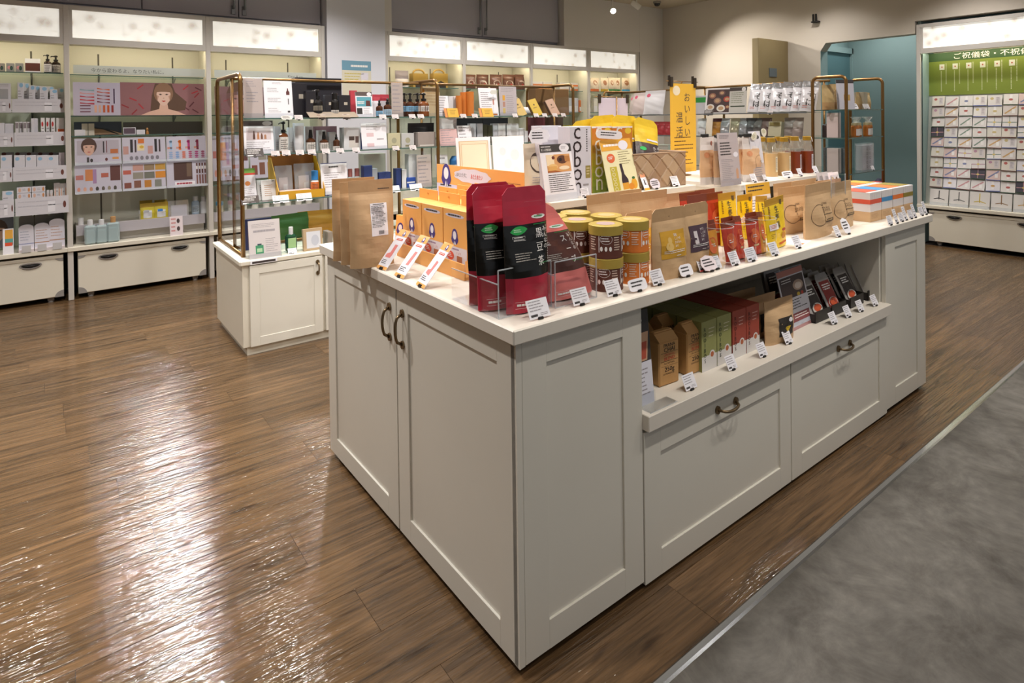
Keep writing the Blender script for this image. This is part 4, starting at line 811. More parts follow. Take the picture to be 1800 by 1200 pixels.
# kraft pack with round window, behind the photo sign
x, y, w, h = stand_at(922, 962, 350, 252, RZ1, .80)
b, F = pouch(w, h, .05, [(1, M('#cdbfa8', .6, var=.03))], 61, .85); l = on(F); l.disc(0, h*.62, w*.33, h*.2, -.001, P('#4a3c34')); l.disc(w*.1, h*.58, w*.12, h*.1, -.0015, P('#c9a060')); l.lines(-w*.3, w*.3, h*.2, h*.35, 3, -.001, INK2, .3, 3)
thing('snack_pouch', 'beige pouch with round window behind the photo sign', 'pouch', [('pouch', b), ('print', l)], (x, y, RZ1))
# cloud shaped handwritten card
x, y, w, h = stand_at(930, 966, 256, 226, 1.1, .72); h = Yp(947, 228, .72).z-Yp(947, 254, .72).z
c = pcard(w, h, PAPER, 15, shape='c')[0][1]; zc = Yp(947, 254, .72).z
thing('cloud_card', 'white cloud shaped handwritten card above the photo sign', 'card', [('card', c), ('stick', MB().box(-.002, .002, .001, .003, -(zc-RZ1), .01, ACRY))], (x, y, zc))
# photo sign
x, y, w, h = stand_at(962, 1022, 357, 252, RZ1, .585); w *= .97
m = sign(w, h, .003, PAPER); q = m.y; m.rect(-w/2, w/2, h*.86, h, q, P('#3c3836')); m.text('新しい天然酵母飲料', -w*.46, h*.885, h*.05, q-.0004, WINK, sx=.55); m.lines(-w*.46, 0, h*.945, h*.965, 1, q-.0004, WINK, .6, 2); m.disc(w*.27, h*.925, w*.16, h*.075, q-.0005, P('#e6e4ea')); m.lines(w*.17, w*.37, h*.9, h*.95, 2, q-.0008, INK2, .4, 5)
m.rect(-w*.34, w*.42, h*.50, h*.815, q, P('#d9a066')); m.rect(-w*.34, -w*.1, h*.62, h*.815, q-.0003, P('#efd9b4')); m.disc(w*.16, h*.72, w*.17, h*.075, q-.0004, P('#5a3424')); m.disc(w*.10, h*.72, w*.05, h*.03, q-.0007, P('#1f1512')); m.rect(w*.24, w*.40, h*.68, h*.78, q-.0006, P('#b5793f')); m.disc(-w*.16, h*.60, w*.15, h*.05, q-.0004, P('#e8bd78')); m.rect(-w*.3, -w*.04, h*.53, h*.61, q-.0005, P('#dca75c')); m.disc(w*.2, h*.57, w*.17, h*.035, q-.0004, P('#f1dcbc')); m.poly([(-w*.34, h*.50), (w*.1, h*.50), (-w*.1, h*.535), (-w*.34, h*.53)], q-.0006, P('#a85f2e')); m.disc(-w*.12, h*.76, w*.05, h*.03, q-.0006, P('#6b2f22'))
m.lines(-w*.34, w*.42, h*.14, h*.46, 9, q, INK, .36, 8, .25, 8)
thing('photo_sign', 'tall white sign with bread and camera photo and dark heading', 'sign', [('card', m), ('stand', holder(w, h))], (x-.012, y, RZ1), R(4), R(10))
# drink cartons
def cobon(bg, ink, side, grad=None):
    def f(m, w, h):
        q = m.y
        if grad:
            n = 10
            for i in range(n): m.rect(-w/2, w/2, h*i/n, h*(i+1)/n, q+.0001, P(grad[i]))
            m.disc(w*.28, h*.93, w*.16, h*.05, q-.0003, P('#e8c43a')); m.rect(-w/2, w/2, h*.975, h, q-.0002, P('#e9e3e0')); m.text('20', -w*.3, h*.972, h*.035, q-.0004, P('#c0392b')); m.disc(w*.3, h*.05, w*.1, h*.03, q-.0003, P('#4d6a2a'))
        m.text('c', -w*.18, h*.82, w*.85, q-.0004, ink, 'c'); m.text('o', -w*.18, h*.63, w*.85, q-.0004, ink, 'c'); m.text('b', -w*.18, h*.42, w*.80, q-.0004, ink, 'c'); m.text('o', -w*.18, h*.23, w*.85, q-.0004, ink, 'c'); m.text('n', -w*.18, h*.04, w*.85, q-.0004, ink, 'c')
        if not grad: m.lines(w*.27, w*.33, h*.62, h*.96, 10, q-.0003, INK, .55, 4, .1, 1); m.rect(w*.22, w*.46, h*.25, h*.43, q-.0003, P('#9a8a48')); m.lines(w*.26, w*.42, h*.28, h*.40, 3, q-.0006, P('#d6cb9a'), .4, 3); m.lines(w*.1, w*.46, h*.13, h*.17, 1, q-.0003, INK2, .7, 6)
    return f
x, y, w, h = stand_at(1003, 1040, 349, 222, RZ1, .63); WBX = M('#d6d4de', .4, var=.01)
thing('drink_carton', 'white carton lettered cobon vertically, upright on the riser', 'carton', cbox(w, .07, h, WBX, cobon(None, P('#2b1e22'), 0)), (x, y+.035, RZ1))
x2, y2, w2, h2 = stand_at(970, 1004, 349, 221, RZ1, .70)
thing('drink_carton', 'plain white carton side behind the photo sign', 'carton', cbox(w2, .07, h2, WBX), (x2, y2+.09, RZ1))
GR = ['#7f8f2c', '#8a9a2a', '#98a128', '#a6a428', '#b4a228', '#bf9c2a', '#c8942c', '#cc8a2a', '#cd7f26', '#cf7a22']
for i, (l, r) in enumerate(((1041, 1077), (1077, 1113))):
    x, y, w, h = stand_at(l, r, 345, 222, RZ1, .66); thing('drink_carton', ['yellow and green carton lettered cobon, next to the white one', 'yellow and green carton lettered cobon, behind the yellow sign'][i], 'carton', cbox(w*.98, .07, h, M('#b98f2c', .4, var=.02), cobon(None, P('#e6e0d6'), 0, GR)), (x, y+.035, RZ1))
# leaning yellow sign and handwritten oval
x, y, w, h = stand_at(1072, 1128, 343, 243, RZ1, .58)
m = sign(w, h, .003, P('#e6dfb4')); q = m.y; m.rect(-w/2, w/2, h*.80, h, q, P('#e0a63a')); m.lines(-w*.42, w*.1, h*.86, h*.92, 1, q-.0004, WINK, .7, 3); m.disc(w*.22, h*.88, w*.16, h*.09, q-.0005, P('#e2dfe8')); m.disc(-w*.25, h*.66, w*.13, h*.085, q, P('#d8653a')); m.lines(-w*.33, -w*.17, h*.63, h*.69, 2, q-.0004, WINK, .5, 4); m.lines(0, w*.4, h*.5, h*.76, 6, q, P('#8a7f5a'), .25, 7)
m.rect(-w*.34, -w*.12, h*.06, h*.50, q, P('#c0b03a'))
for i in range(5): m.ring(-w*.25, h*(.45-.09*i), w*.05, h*.035, w*.012, q-.0004, P('#e8e2c4'), 14)
m.poly([(a*w, b*h) for a, b in ((-.02, .54), (.06, .54), (.09, .34), (.18, .24), (.18, .18), (-.03, .18), (-.03, .25), (.0, .36))], q, P('#33222a')); m.rect(-w*.03, w*.18, h*.06, h*.18, q, P('#d99a2e')); m.disc(w*.36, h*.14, w*.1, h*.1, q, P('#dfa22a')); m.disc(w*.25, h*.10, w*.1, h*.06, q-.0003, P('#d98a22')); m.disc(w*.36, h*.25, w*.05, h*.025, q-.0003, P('#3a6a35'))
thing('leaning_sign', 'pale yellow sign with dark bottle and pumpkins leaning on the cartons', 'sign', m, (x-.006, y, RZ1), R(3), R(12), roll=R(-2))
zc = Yp(1070, 246, .60).z; wc = Yp(1093, 240, .60).x-Yp(1049, 240, .60).x
thing('handwritten_card', 'white rounded handwritten card clipped over the yellow cartons', 'card', pcard(wc, .035, PAPER, 41, shape='o')[0][1], (Yp(1071, 240, .60).x, .60, zc), 0, 0, roll=R(4))
price(1030, 352, RZ1, 'small leaflet card standing at the foot of the cobon cartons', parts=pcard(.04, .036, PAPER, 8), lean=.3, y=.57)
# woven basket with pouches
bx, by, bw_, bh_ = stand_at(1117, 1204, 338, 269, RZ1, .60)
WV = [M('#a5876a', .6, var=.05, bump=.2), M('#b59a7c', .6, var=.05, bump=.2)]
bd_ = .15; bp = []
def band(u0, u1, v0, v1, lift, side):
    """diagonal woven splint patch on one basket side"""
    return None
bk_ = MB().box(-bw_/2+.004, bw_/2-.004, .004, bd_-.004, 0, .004, WV[0]); 
for s_ in (-1, 1): bk_.box(s_*(bw_/2-.004)-.002, s_*(bw_/2-.004)+.002, .004, bd_-.004, 0, bh_-.004, WV[0])
bk_.box(-bw_/2+.004, bw_/2-.004, bd_-.006, bd_-.003, 0, bh_-.004, WV[0]).box(-bw_/2+.004, bw_/2-.004, .004, .007, 0, bh_-.004, WV[0])
ps = [('shell', bk_)]
st = bw_/4.0
def splint(cx, cz, face, k):
    h_ = st/2; pts = [(cx, cz-h_), (cx+h_, cz), (cx, cz+h_), (cx-h_, cz)]
    L_ = bw_ if face == 'f' else bd_
    pts = [(max(0, min(L_, a)), max(0, min(bh_, b))) for a, b in pts]
    area = abs(sum(pts[i][0]*pts[(i+1) % 4][1]-pts[(i+1) % 4][0]*pts[i][1] for i in range(4)))/2
    if area < h_*h_*.3: return None
    n = MB(); c = (sum(p[0] for p in pts)/4, sum(p[1] for p in pts)/4); ins = [((p[0]-c[0])*.82+c[0], (p[1]-c[1])*.82+c[1]) for p in pts]
    mp = (lambda a, b, o: (a-bw_/2, o, b)) if face == 'f' else (lambda a, b, o: (-bw_/2+o, bd_-a, b))
    v = [mp(a, b, .003) for a, b in pts]+[mp(a, b, -.002 if k else -.001) for a, b in ins]
    n.add(v, [(4, 5, 6, 7), (0, 1, 5, 4), (1, 2, 6, 5), (2, 3, 7, 6), (3, 0, 4, 7)], WV[k]); return n
for face, L_ in (('f', bw_), ('s', bd_)):
    ny = int(bh_/(st/2))+2
    for j in range(ny):
        for i in range(-1, int(L_/st)+2):
            n = splint(i*st+(st/2 if j % 2 else 0), j*st/2, face, (i+j) % 2)
            if n: ps.append(('splint', n))
rim = MB().tube([(-bw_/2, 0, bh_), (bw_/2, 0, bh_), (bw_/2, bd_, bh_), (-bw_/2, bd_, bh_)], .004, WV[0], 6, True); ps.append(('rim', rim))
thing('woven_basket', 'woven splint basket holding the yellow topped pouches', 'basket', ps, (bx, by, RZ1), R(-2))
YTOP = M('#d9b62e', .35, bump=.5, scale=10, var=.04); DKM = M('#4a3d3c', .3, bump=.4, scale=10, var=.04)
def ytea(w, h, seed):
    b, F = pouch(w, h, .05, [(.62, DKM), (1, YTOP)], seed, .86, .006, rc=.10); l = on(F); l.text('たんぽぽ茶', w*.2, h*.6, h*.085, -.0012, WINK, vert=True); l.text('みんなの', w*.36, h*.6, h*.05, -.0012, WINK, vert=True); l.disc(-w*.3, h*.52, w*.12, h*.03, -.0012, GRN); l.rect(-w*.1, w*.4, h*.655, h*.68, -.0012, P('#d9d6e2')); return [('pouch', b), ('print', l)]
for i, (dx, dy, rl, le, k) in enumerate(((-.02, .045, 11, 14, 1), (-.10, .085, 4, 10, 1.03), (-.135, .12, -3, 8, 1.03), (-.19, .15, -8, 8, .98))):
    inb = i < 2
    zz = RZ1+.006; wq = .16; hq = Yp(1140, 208, by+.06).z-zz+.01
    thing('dandelion_tea_pouch', ['yellow topped dark pouch leaning in the woven basket, frontmost', 'yellow topped pouch second in line behind the basket front', 'yellow topped pouch third in line, behind the cartons', 'yellow topped pouch at the far end behind the cobon cartons'][i], 'pouch', ytea(wq, hq*k, 100+i), (bx+dx, by+dy+.0+(.04 if i > 1 else 0), zz), R(-3*i), R(le), roll=R(rl))
p = Yp(1140, 340, .57); m = sign(.036, .075, .0015, PAPER); m.rect(-.018, .018, .058, .075, m.y, P('#e09a72')); m.poly([(-.006, .025), (.004, .025), (.002, .045), (-.003, .05)], m.y, P('#33222a')); m.rect(-.018, .018, 0, .01, m.y, P('#d9a53a')); m.lines(-.004, .016, .02, .05, 5, m.y, INK2, .3, 4)
thing('mini_leaflet', 'narrow orange headed leaflet leaning on the basket', 'leaflet', m, (p.x, .575, RZ1), R(5), R(24))
price(1155, 335, RZ1, 'lilac cloud shaped card overlapping the narrow leaflet', parts=pcard(.06, .045, M('#d6cdd6', .6), 66, shape='c'), y=.567)
price(1190, 336, RZ1, 'price card before the woven basket', parts=pcard(.05, .046, PAPER, 3), y=.575)
# hanging yellow banner
yb_ = .98; a, b = Yp(1178, 150, yb_), Yp(1222, 150, yb_); zt_ = Yp(1200, 147, yb_).z; zb_ = Yp(1208, 302, yb_).z; wb = (b.x-a.x)*1.02; hb_ = zt_-zb_; xc = (a.x+b.x)/2
YB = M('#dcab35', .55, var=.02); m = MB().box(-wb/2, wb/2, -.0008, .0008, 0, hb_, YB); q = -.0013
m.disc(-wb*.26, hb_*.92, wb*.14, hb_*.055, q, P('#e0d2b4')); m.text('おいしい', wb*.14, hb_*.92, wb*.25, q, INK, vert=True, sp=1.15); m.text('温活', -wb*.16, hb_*.70, wb*.28, q, INK, vert=True, sp=1.25); m.lines(-wb*.36, wb*.4, hb_*.06, hb_*.40, 8, q, P('#6a4a1e'), .25, 7, .5, 9)
ps = [('banner', m)]
CLP = M('#3b3228', .45, .4, var=.05)
for s_ in (-1, 1): ps.append(('bulldog_clip', MB().box(s_*wb*.46-.011, s_*wb*.46+.011, -.008, .0, hb_-.02, hb_+.035, CLP, .002).box(s_*wb*.46-.014, s_*wb*.46-.002, .0, .012, hb_-.015, hb_+.045, CLP, .002)))
ps.append(('crossbar', MB().tube([(-wb*.62, .004, hb_+.012), (wb*.62, .004, hb_+.012)], .0022, BRASS))); ps.append(('pole', MB().tube([(0, .006, hb_+.012), (0, .012, hb_), (0, .012, -(zb_-RZ2)+.004)], .004, BRASS)))
ps.append(('foot', MB().lathe([(.05, 0), (.05, .004), (.01, .008)], BRASS, 20, (0, .012, -(zb_-RZ2)))))
bx_off = xc
thing('hanging_banner', 'long yellow handwritten banner held by two black clips on a stand', 'banner', ps, (bx_off, 1.235, zb_+ (Yp(1200, 147, 1.235).z-zt_)) if False else (xc, yb_, zb_), 0, 0)
# pale lilac menu on a clip bar farther back
yl_ = 1.245; a, b = Yp(1052, 175, yl_), Yp(1103, 175, yl_); wl = b.x-a.x; zt2 = Yp(1078, 172, yl_).z
LIL = M('#b9aebb', .55, var=.02); hh_ = zt2-HT-.06; ps = [('board', MB().box(-wl/2, wl/2, -.001, .001, 0, hh_, LIL))]
for s_ in (-1, 1): ps.append(('bulldog_clip', MB().box(s_*wl*.48-.010, s_*wl*.48+.010, -.008, 0, hh_-.03, hh_+.02, CLP, .002)))
ps += [('crossbar', MB().tube([(-wl*.6, .004, hh_+.006), (wl*.6, .004, hh_+.006)], .0022, BRASS)), ('pole', MB().tube([(wl*.1, -.004, hh_+.006), (wl*.1, -.004, -.058)], .0035, BRASS)), ('foot', MB().lathe([(.035, 0), (.035, .004), (.008, .006)], BRASS, 18, (wl*.1, -.004, -.06)))]
thing('lilac_board', 'pale lilac board hung from two dark clips behind the yellow pouches', 'board', ps, ((a.x+b.x)/2, yl_, HT+.06))
# syrup bottles and peach pouches on the second riser
PEA = M('#d9b088', .35, bump=.3, scale=12, var=.06); FRO = M('#d8d0cc', .25, var=.02)
def peach(w, h, seed):
    b, F = pouch(w, h, .045, [(.16, FRO), (.72, PEA), (1, FRO)], seed, .84, .004); l = on(F); o = -.001; l.ring(w*.2, h*.42, w*.24, h*.16, .002, o, P('#8a6a4a')); l.disc(w*.26, h*.44, w*.03, h*.015, o-.0004, INK); l.disc(w*.32, h*.40, w*.03, h*.015, o-.0004, INK); l.disc(-w*.25, h*.62, w*.14, h*.06, o, P('#c9885f')); l.disc(w*.1, h*.86, w*.05, h*.05, o, P('#b06a5a'))
    return [('pouch', b), ('print', l), ('clip', MB().box(-w*.42, -w*.05, -.006, .006, h*.985, h*1.06, BLACK, .002))]
for i, (l, r, b, t) in enumerate(((1231, 1262, 318, 240), (1255, 1285, 323, 241), (1298, 1318, 321, 240), (1306, 1338, 320, 239), (1238, 1262, 306, 243))):
    x, y, w, h = stand_at(l, r, b, t, RZ2, [.62, .58, .60, .56, .80][i]); thing('peach_pouch', ['frosted pouch with peach coloured print, nearest the yellow banner', 'frosted peach pouch half hidden by the grey sign', 'frosted peach pouch showing beside the grey sign', 'frosted peach pouch with brown ring print beside the bottles', 'frosted peach pouch at the rear of the peach group'][i], 'pouch', peach(max(w, .1), h, 120+i), (x, y, RZ2))
x, y, w, h = stand_at(1268, 1303, 326, 233, RZ2, .515); m = sign(w, h, .003, M('#b9aeb0', .5, var=.02)); q = m.y; m.lines(-w*.42, w*.1, h*.88, h*.95, 3, q, INK, .3, 3); m.lines(-w*.42, w*.3, h*.55, h*.82, 5, q, INK, .42, 6, .4, 9); m.lines(-w*.42, w*.2, h*.1, h*.5, 12, q, INK2, .4, 7); m.disc(w*.33, h*.58, w*.12, h*.05, q, P('#e2dfe8')); m.poly([(w*.28, h*.12), (w*.4, h*.12), (w*.4, h*.28), (w*.34, h*.33), (w*.28, h*.28)], q, P('#c99a7a'))
thing('grey_sign', 'tall mauve grey text sign standing before the peach pouches', 'sign', [('card', m), ('stand', holder(w, h))], (x, y, RZ2), 0, R(5))
x, y, w, h = stand_at(1327, 1347, 316, 230, RZ2, .53); m = sign(w, h, .002, P('#d6d3da')); q = m.y; m.disc(w*.2, h*.88, w*.16, h*.04, q, P('#4a4648')); m.poly([(-w*.08, h*.45), (w*.08, h*.45), (w*.05, h*.62), (-w*.05, h*.62)], q, P('#b0604a')); m.rect(-w/2, w/2, 0, h*.36, q, P('#c9b3a6')); m.lines(-w*.4, w*.4, h*.06, h*.32, 6, q-.0004, INK2, .35, 3); m.rect(-w*.07, w*.07, h*.47, h*.58, q-.0004, P('#e2d9d0'))
thing('slim_sign', 'slim pale sign with small bottle drawing beside the syrup bottles', 'sign', [('card', m), ('stand', holder(w, h))], (x, y, RZ2), 0, R(8))
for i, (px, py) in enumerate(((1325, 240), (1342, 232))):
    p = Yp(px, py, .55); pts = [(.018*math.cos(t)*(1.1 if math.cos(t) > 0 else .9), .014*math.sin(t)*(1+.3*math.cos(t))) for t in [2*PI*k_/18 for k_ in range(18)]]
    thing('leaf_card', ['leaf shaped handwritten card above the slim sign, lower one', 'leaf shaped handwritten card above the slim sign, upper one'][i], 'card', [('leaf', MB().prism([(a*1.4, b*1.4) for a, b in pts], -.0008, .0008, P('#e6e2d2')).lines(-.015, .015, -.01, .01, 3, -.0012, P('#a8a058'), .4, i, .3, 6)), ('stick', MB().box(-.001, .001, .001, .003, -(p.z-RZ2), .0, ACRY))], (p.x, .55, p.z), 0, 0, roll=R(-20+50*i))
SYC = M('#c4a373', .25, var=.04); SYR = M('#7a3316', .2, var=.06); GCAP = M('#b08a2c', .35, .4, var=.04); GLT = clear('bottle_glass', (.93, .93, .9), .3, .03, .06); LBC = P('#e0d4b0'); LBW = P('#d9d6da')
def syrup(fill, lab):
    r, h = .033, .205; body = MB().lathe([(r*.95, 0), (r, .006), (r, h*.60)], fill, 20); neck = MB().lathe([(r, h*.60), (r*.98, h*.66), (r*.7, h*.80), (r*.55, h*.90)], GLT, 20, caps=False)
    cap_ = MB().lathe([(r*.62, h*.89), (r*.66, h*.90), (r*.66, h), (r*.6, h*1.005)], GCAP, 18); l = on(cyl(r+.0006)); l.rect(.006, .022, h*.12, h*.52, 0, lab); l.lines(.009, .019, h*.16, h*.48, 9, -.0004, INK2, .5, 3, .1, 1); tie = MB().tube([(r*.64, -.004, h*.99), (r*.72, -.01, h*.93), (r*.6, -.02, h*.86)], .0022, M('#4a2a20', .6) if lab is LBC else P('#e6e4e2'), 6)
    return freeze([('body', body), ('neck', neck), ('cap', cap_), ('label', l), ('cord', tie)])
sc_, sr_ = syrup(SYC, LBC), syrup(SYR, LBW)
for i, (sx_, sy_, k) in enumerate(((2.205, .62, 'c'), (2.30, .60, 'c'), (2.25, .70, 'c'), (2.36, .665, 'c'), (2.33, .755, 'c'), (2.44, .615, 'r'), (2.525, .59, 'r'), (2.50, .685, 'r'))):
    thing('syrup_bottle', '%s syrup bottle with gold cap, %s' % ('beige' if k == 'c' else 'dark red', ['nearest the slim sign', 'frontmost of the beige ones', 'behind the frontmost beige one', 'with a cream tag, last of the beige', 'at the back of the beige ones', 'next to the beige ones', 'last in the row', 'behind the other two red ones'][i]), 'bottle', sc_ if k == 'c' else sr_, (sx_, sy_, RZ2), R(-30+(i*7) % 20))
for i, (px, py, lb, kd, sz) in enumerate(((1328, 319, 'price card before the slim sign', 'r', (.046, .042)), (1347, 317, 'second price card before the slim sign', 'r', (.03, .03)), (1387, 309, 'white shield shaped handwritten card before the beige bottles', 'o', (.10, .035)), (1409, 306, 'price card before the red bottles, nearer the shield card', 'r', (.042, .042)), (1437, 302, 'price card at the end of the second riser', 'r', (.046, .044)))):
    price(px, py, RZ2, lb, parts=pcard(sz[0], sz[1], PAPER, i+30, shape=kd), lean=.42, y=.505 if i < 4 else .51)

# ================================================================ things on the shelf in the island front
SZ = ZS
x, y, w, h = stand_at(1127, 1152, 707, 548, SZ, .05); w = .125; x = Yp(1152, 700, .05).x-w/2
m = sign(w, h, .003, P('#3a3634')); q = m.y; m.rect(-w/2, w/2, 0, h*.45, q, P('#dfdde6')); m.lines(-w*.45, w*.42, h*.08, h*.38, 7, q-.0004, INK2, .3, 3); m.poly([(w*.08, h*.46), (w*.36, h*.46), (w*.46, h*.76), (w*.2, h*.76)], q, P('#c9a080')); m.poly([(w*.12, h*.48), (w*.32, h*.48), (w*.38, h*.66), (w*.2, h*.66)], q-.0004, P('#b0503a')); m.lines(-w*.3, w*.42, h*.80, h*.90, 2, q-.0004, WINK, .4, 5)
thing('chai_sign', 'dark and white upright sign beside the chai bags', 'sign', [('card', m), ('stand', holder(w, h))], (x, .055, SZ), 0, R(5))
CHK = M('#b98c55', .6, bump=.25, scale=15, var=.05); CHI = P('#1a1410'); CHR = P('#b8402c')
def chai(w, h, d):
    b = MB().box(-w/2, w/2, -d/2, d/2, 0, h*.84, CHK, .004); b.prism([(-d/2, h*.838), (d/2, h*.838), (.012, h*.97), (-.006, h*.97)], -w/2+.003, w/2-.003, CHK, 'x'); b.box(-w/2+.004, w/2-.004, -.006, .013, h*.965, h, CHK, .003)
    l = MB(); q = -d/2-.0006
    l.text('PRANA', 0, h*.74, h*.092, q, CHI, 'c', 1.08, bold=.015); l.text('CHAI', 0, h*.645, h*.118, q, CHI, 'c', 1.12, bold=.02); l.rect(-w*.42, w*.42, h*.625, h*.632, q, CHI); l.text('ORIGINAL', 0, h*.567, h*.062, q, CHR, 'c', 1.1); l.text('BLEND', 0, h*.485, h*.088, q, CHR, 'c', 1.1, bold=.02); l.rect(-w*.42, w*.42, h*.465, h*.472, q, CHI); l.text('ALL NATURAL', 0, h*.41, h*.048, q, CHI, 'c', .95); l.rect(-w*.42, w*.42, h*.375, h*.379, q, CHI); l.text('250g', 0, h*.27, h*.12, q, CHI, 'c', 1.15, bold=.02); l.lines(-w*.3, w*.3, h*.2, h*.235, 2, q, CHI, .3, 3)
    return freeze([('bag', b), ('print', l)])
xa, ya, wa, ha = stand_at(1196, 1240, 668, 572, SZ, .13); wa = .09; p1, p2 = Zp(1171, 684, SZ), Zp(1217, 664, SZ); ha = Yp(1219, 572, p2.y+.04).z-SZ; ha *= 1.13
chp = chai(wa, ha, .06)
for i, (dx, dy, q_) in enumerate(((0, 0, p1), (0, 0, p2), (.0, .10, p1), (.0, .10, p2))):
    thing('chai_bag', ['kraft chai bag lettered PRANA CHAI beside the dark sign', 'kraft chai bag lettered PRANA CHAI next to the green boxes', 'kraft chai bag behind the one by the dark sign', 'kraft chai bag behind the one by the green boxes'][i], 'bag', chp, (push(q_.x, q_.y, .04)-.012+dx, q_.y+.045+dy, SZ), R(-4+3*(i % 2)))
def rooi(col, dk):
    def f(m, w, h):
        q = m.y; m.rect(-w/2, w/2, 0, h*.30, q, P('#d6d2cf')); m.disc(w*.18, h*.30, w*.18, h*.085, q-.0003, P('#d8d4d0')); m.disc(w*.18, h*.30, w*.11, h*.055, q-.0006, P('#b5623a')); vs = 'ROOIBOS'
        for i, ch_ in enumerate(vs): m.text(ch_, -w*.30, h*(.80-.105*i), h*.11, q-.0005, P(dk), 'c', bold=.02)
        m.lines(-w*.05, w*.4, h*.62, h*.84, 3, q-.0003, P('#cfc9a8') if col != 'r' else P('#d9a79a'), .25, 4)
    return f
GRB = M('#8e8f55', .5, var=.03); RDB = M('#9a3f2e', .5, var=.03)
gb_ = freeze([('carton', cbox(.082, .10, .165, GRB, rooi('g', '#2f3a22')))])[0][1]; rb_ = cbox(.082, .10, .165, RDB, rooi('r', '#4a1a14')).mesh('carton')
for i, (px, py, k) in enumerate(((1251, 651, 'g'), (1277, 640, 'g'), (1304, 626, 'r'), (1327, 613, 'r'))):
    p = Zp(px, py, SZ)
    for r in range(3): thing('rooibos_carton', '%s rooibos tea carton, %s pair column, %s' % ('green' if k == 'g' else 'brick red', ['first', 'second'][i % 2], ['front', 'second behind', 'rear'][r]), 'carton', gb_ if k == 'g' else rb_, (Zp(1251, 651, SZ).x+.0+i*.0855+(.004 if i > 1 else 0), .085+.05+r*.104, SZ))
x, y, w, h = stand_at(1346, 1392, 606, 530, SZ, None)
def bee(w, h, seed):
    b, F = pouch(w, h, .045, [(.8, KRAFT), (1, KRAFT2)], seed, .82, .004); l = on(F); l.rect(-w*.18, w*.34, h*.16, h*.58, -.001, P('#2a241e')); l.add([(w*.08, 0, h*.22), (w*.28, 0, h*.38), (w*.08, 0, h*.54), (-w*.12, 0, h*.38)], [(0, 1, 2, 3)], P('#c9a82a')); l.F = lambda a, b_, c: F(a, b_-.002, c); l.text('蜂蜜', w*.08, h*.37, h*.09, 0, P('#2a241e'), 'c'); l.text('紅茶', w*.08, h*.27, h*.09, 0, P('#2a241e'), 'c'); l.disc(w*.24, h*.50, w*.07, h*.05, 0, P('#e6e2e6')); return [('pouch', b), ('label', l)]
for i, (dx, dy) in enumerate(((0, .02), (-.005, .09), (-.01, .17))): thing('honey_tea_pouch', ['kraft pouch with black and yellow diamond label, frontmost', 'kraft pouch behind the diamond labelled one', 'kraft pouch at the rear behind the red cartons'][i], 'pouch', bee(w*.98, h, 150+i), (push(x, y, .02)+dx, y+dy, SZ), R(-4))
x, y, w, h = stand_at(1385, 1432, 585, 476, SZ, .10)
m = sign(w, h*1.02, .003, P('#d6d3da')); h *= 1.02; q = m.y; m.rect(-w/2, w/2, h*.90, h, q, P('#b5766a')); m.rect(-w*.46, w*.46, h*.52, h*.88, q, P('#4a3a36')); m.disc(w*.2, h*.70, w*.2, h*.09, q-.0004, P('#b59a86')); m.disc(w*.2, h*.69, w*.13, h*.055, q-.0007, P('#d9c9bc')); m.lines(-w*.4, 0, h*.76, h*.84, 2, q-.0004, WINK, .3, 3); m.disc(w*.15, h*.55, w*.06, h*.03, q-.0004, P('#c9a83a')); m.disc(w*.3, h*.55, w*.05, h*.03, q-.0004, P('#b8402c')); m.lines(-w*.42, w*.42, h*.30, h*.48, 4, q, INK, .3, 5); m.rect(-w*.42, w*.42, h*.12, h*.26, q, P('#8a4a4c')); m.disc(-w*.3, h*.19, w*.07, h*.05, q-.0003, P('#d9d3d6')); m.lines(-w*.18, w*.38, h*.15, h*.23, 2, q-.0004, WINK, .35, 7); m.rect(-w/2, w/2, 0, h*.05, q, P('#c98a86'))
thing('soup_sign', 'tall sign with dusty pink head and bowl photo in the island shelf', 'sign', [('card', m), ('stand', holder(w, h))], (x, y, SZ), R(2), R(13))
GRS = M('#8f8a86', .35, bump=.3, var=.05); DTR = M('#2a2522', .5, var=.03)
def soup(w, h, seed, red):
    b, F = pouch(w, h, .014, [(.84, M('#a8a29e', .35, bump=.3, var=.05)), (1, GRS)], seed, .9, .002, 8, 10, rc=.06); l = on(F); l.rect(-w*.4, w*.4, h*.08, h*.80, -.001, P('#8a2a22') if red else P('#3a302c')); l.disc(0, h*.24, w*.34, h*.14, -.0014, P('#cfc6bd')); l.disc(0, h*.26, w*.26, h*.09, -.0018, P('#c8542e')); l.lines(-w*.3, w*.3, h*.55, h*.72, 3, -.0014, WINK, .5, seed, .3, 3); return freeze([('pouch', b), ('print', l)])
sr1, sr2 = soup(.105, .165, 3, True), soup(.105, .165, 4, False)
for i, (px, n, nm, rd) in enumerate(((1440, 3, 'first', False), (1468, 5, 'second', True), (1500, 3, 'third', False), (1530, 3, 'last', True))):
    bx_ = Yp(px, 570-(px-1440)*.42, .10).x
    thing('sachet_tray', 'black display tray, %s along from the dusty pink sign' % nm, 'tray', MB().box(-.062, .062, 0, .17, 0, .004, DTR).box(-.062, .062, -.002, .002, 0, .045, DTR).box(-.062, -.059, 0, .17, 0, .035, DTR).box(.059, .062, 0, .17, 0, .035, DTR), (bx_, .085, SZ+.0005))
    for j in range(n): thing('soup_sachet', 'grey soup sachet, %s in the %s black tray' % (['frontmost', 'second', 'third', 'fourth', 'rearmost'][j], nm), 'sachet', sr1 if rd else sr2, (bx_, .095+j*.03, SZ+.006), 0, R(26))
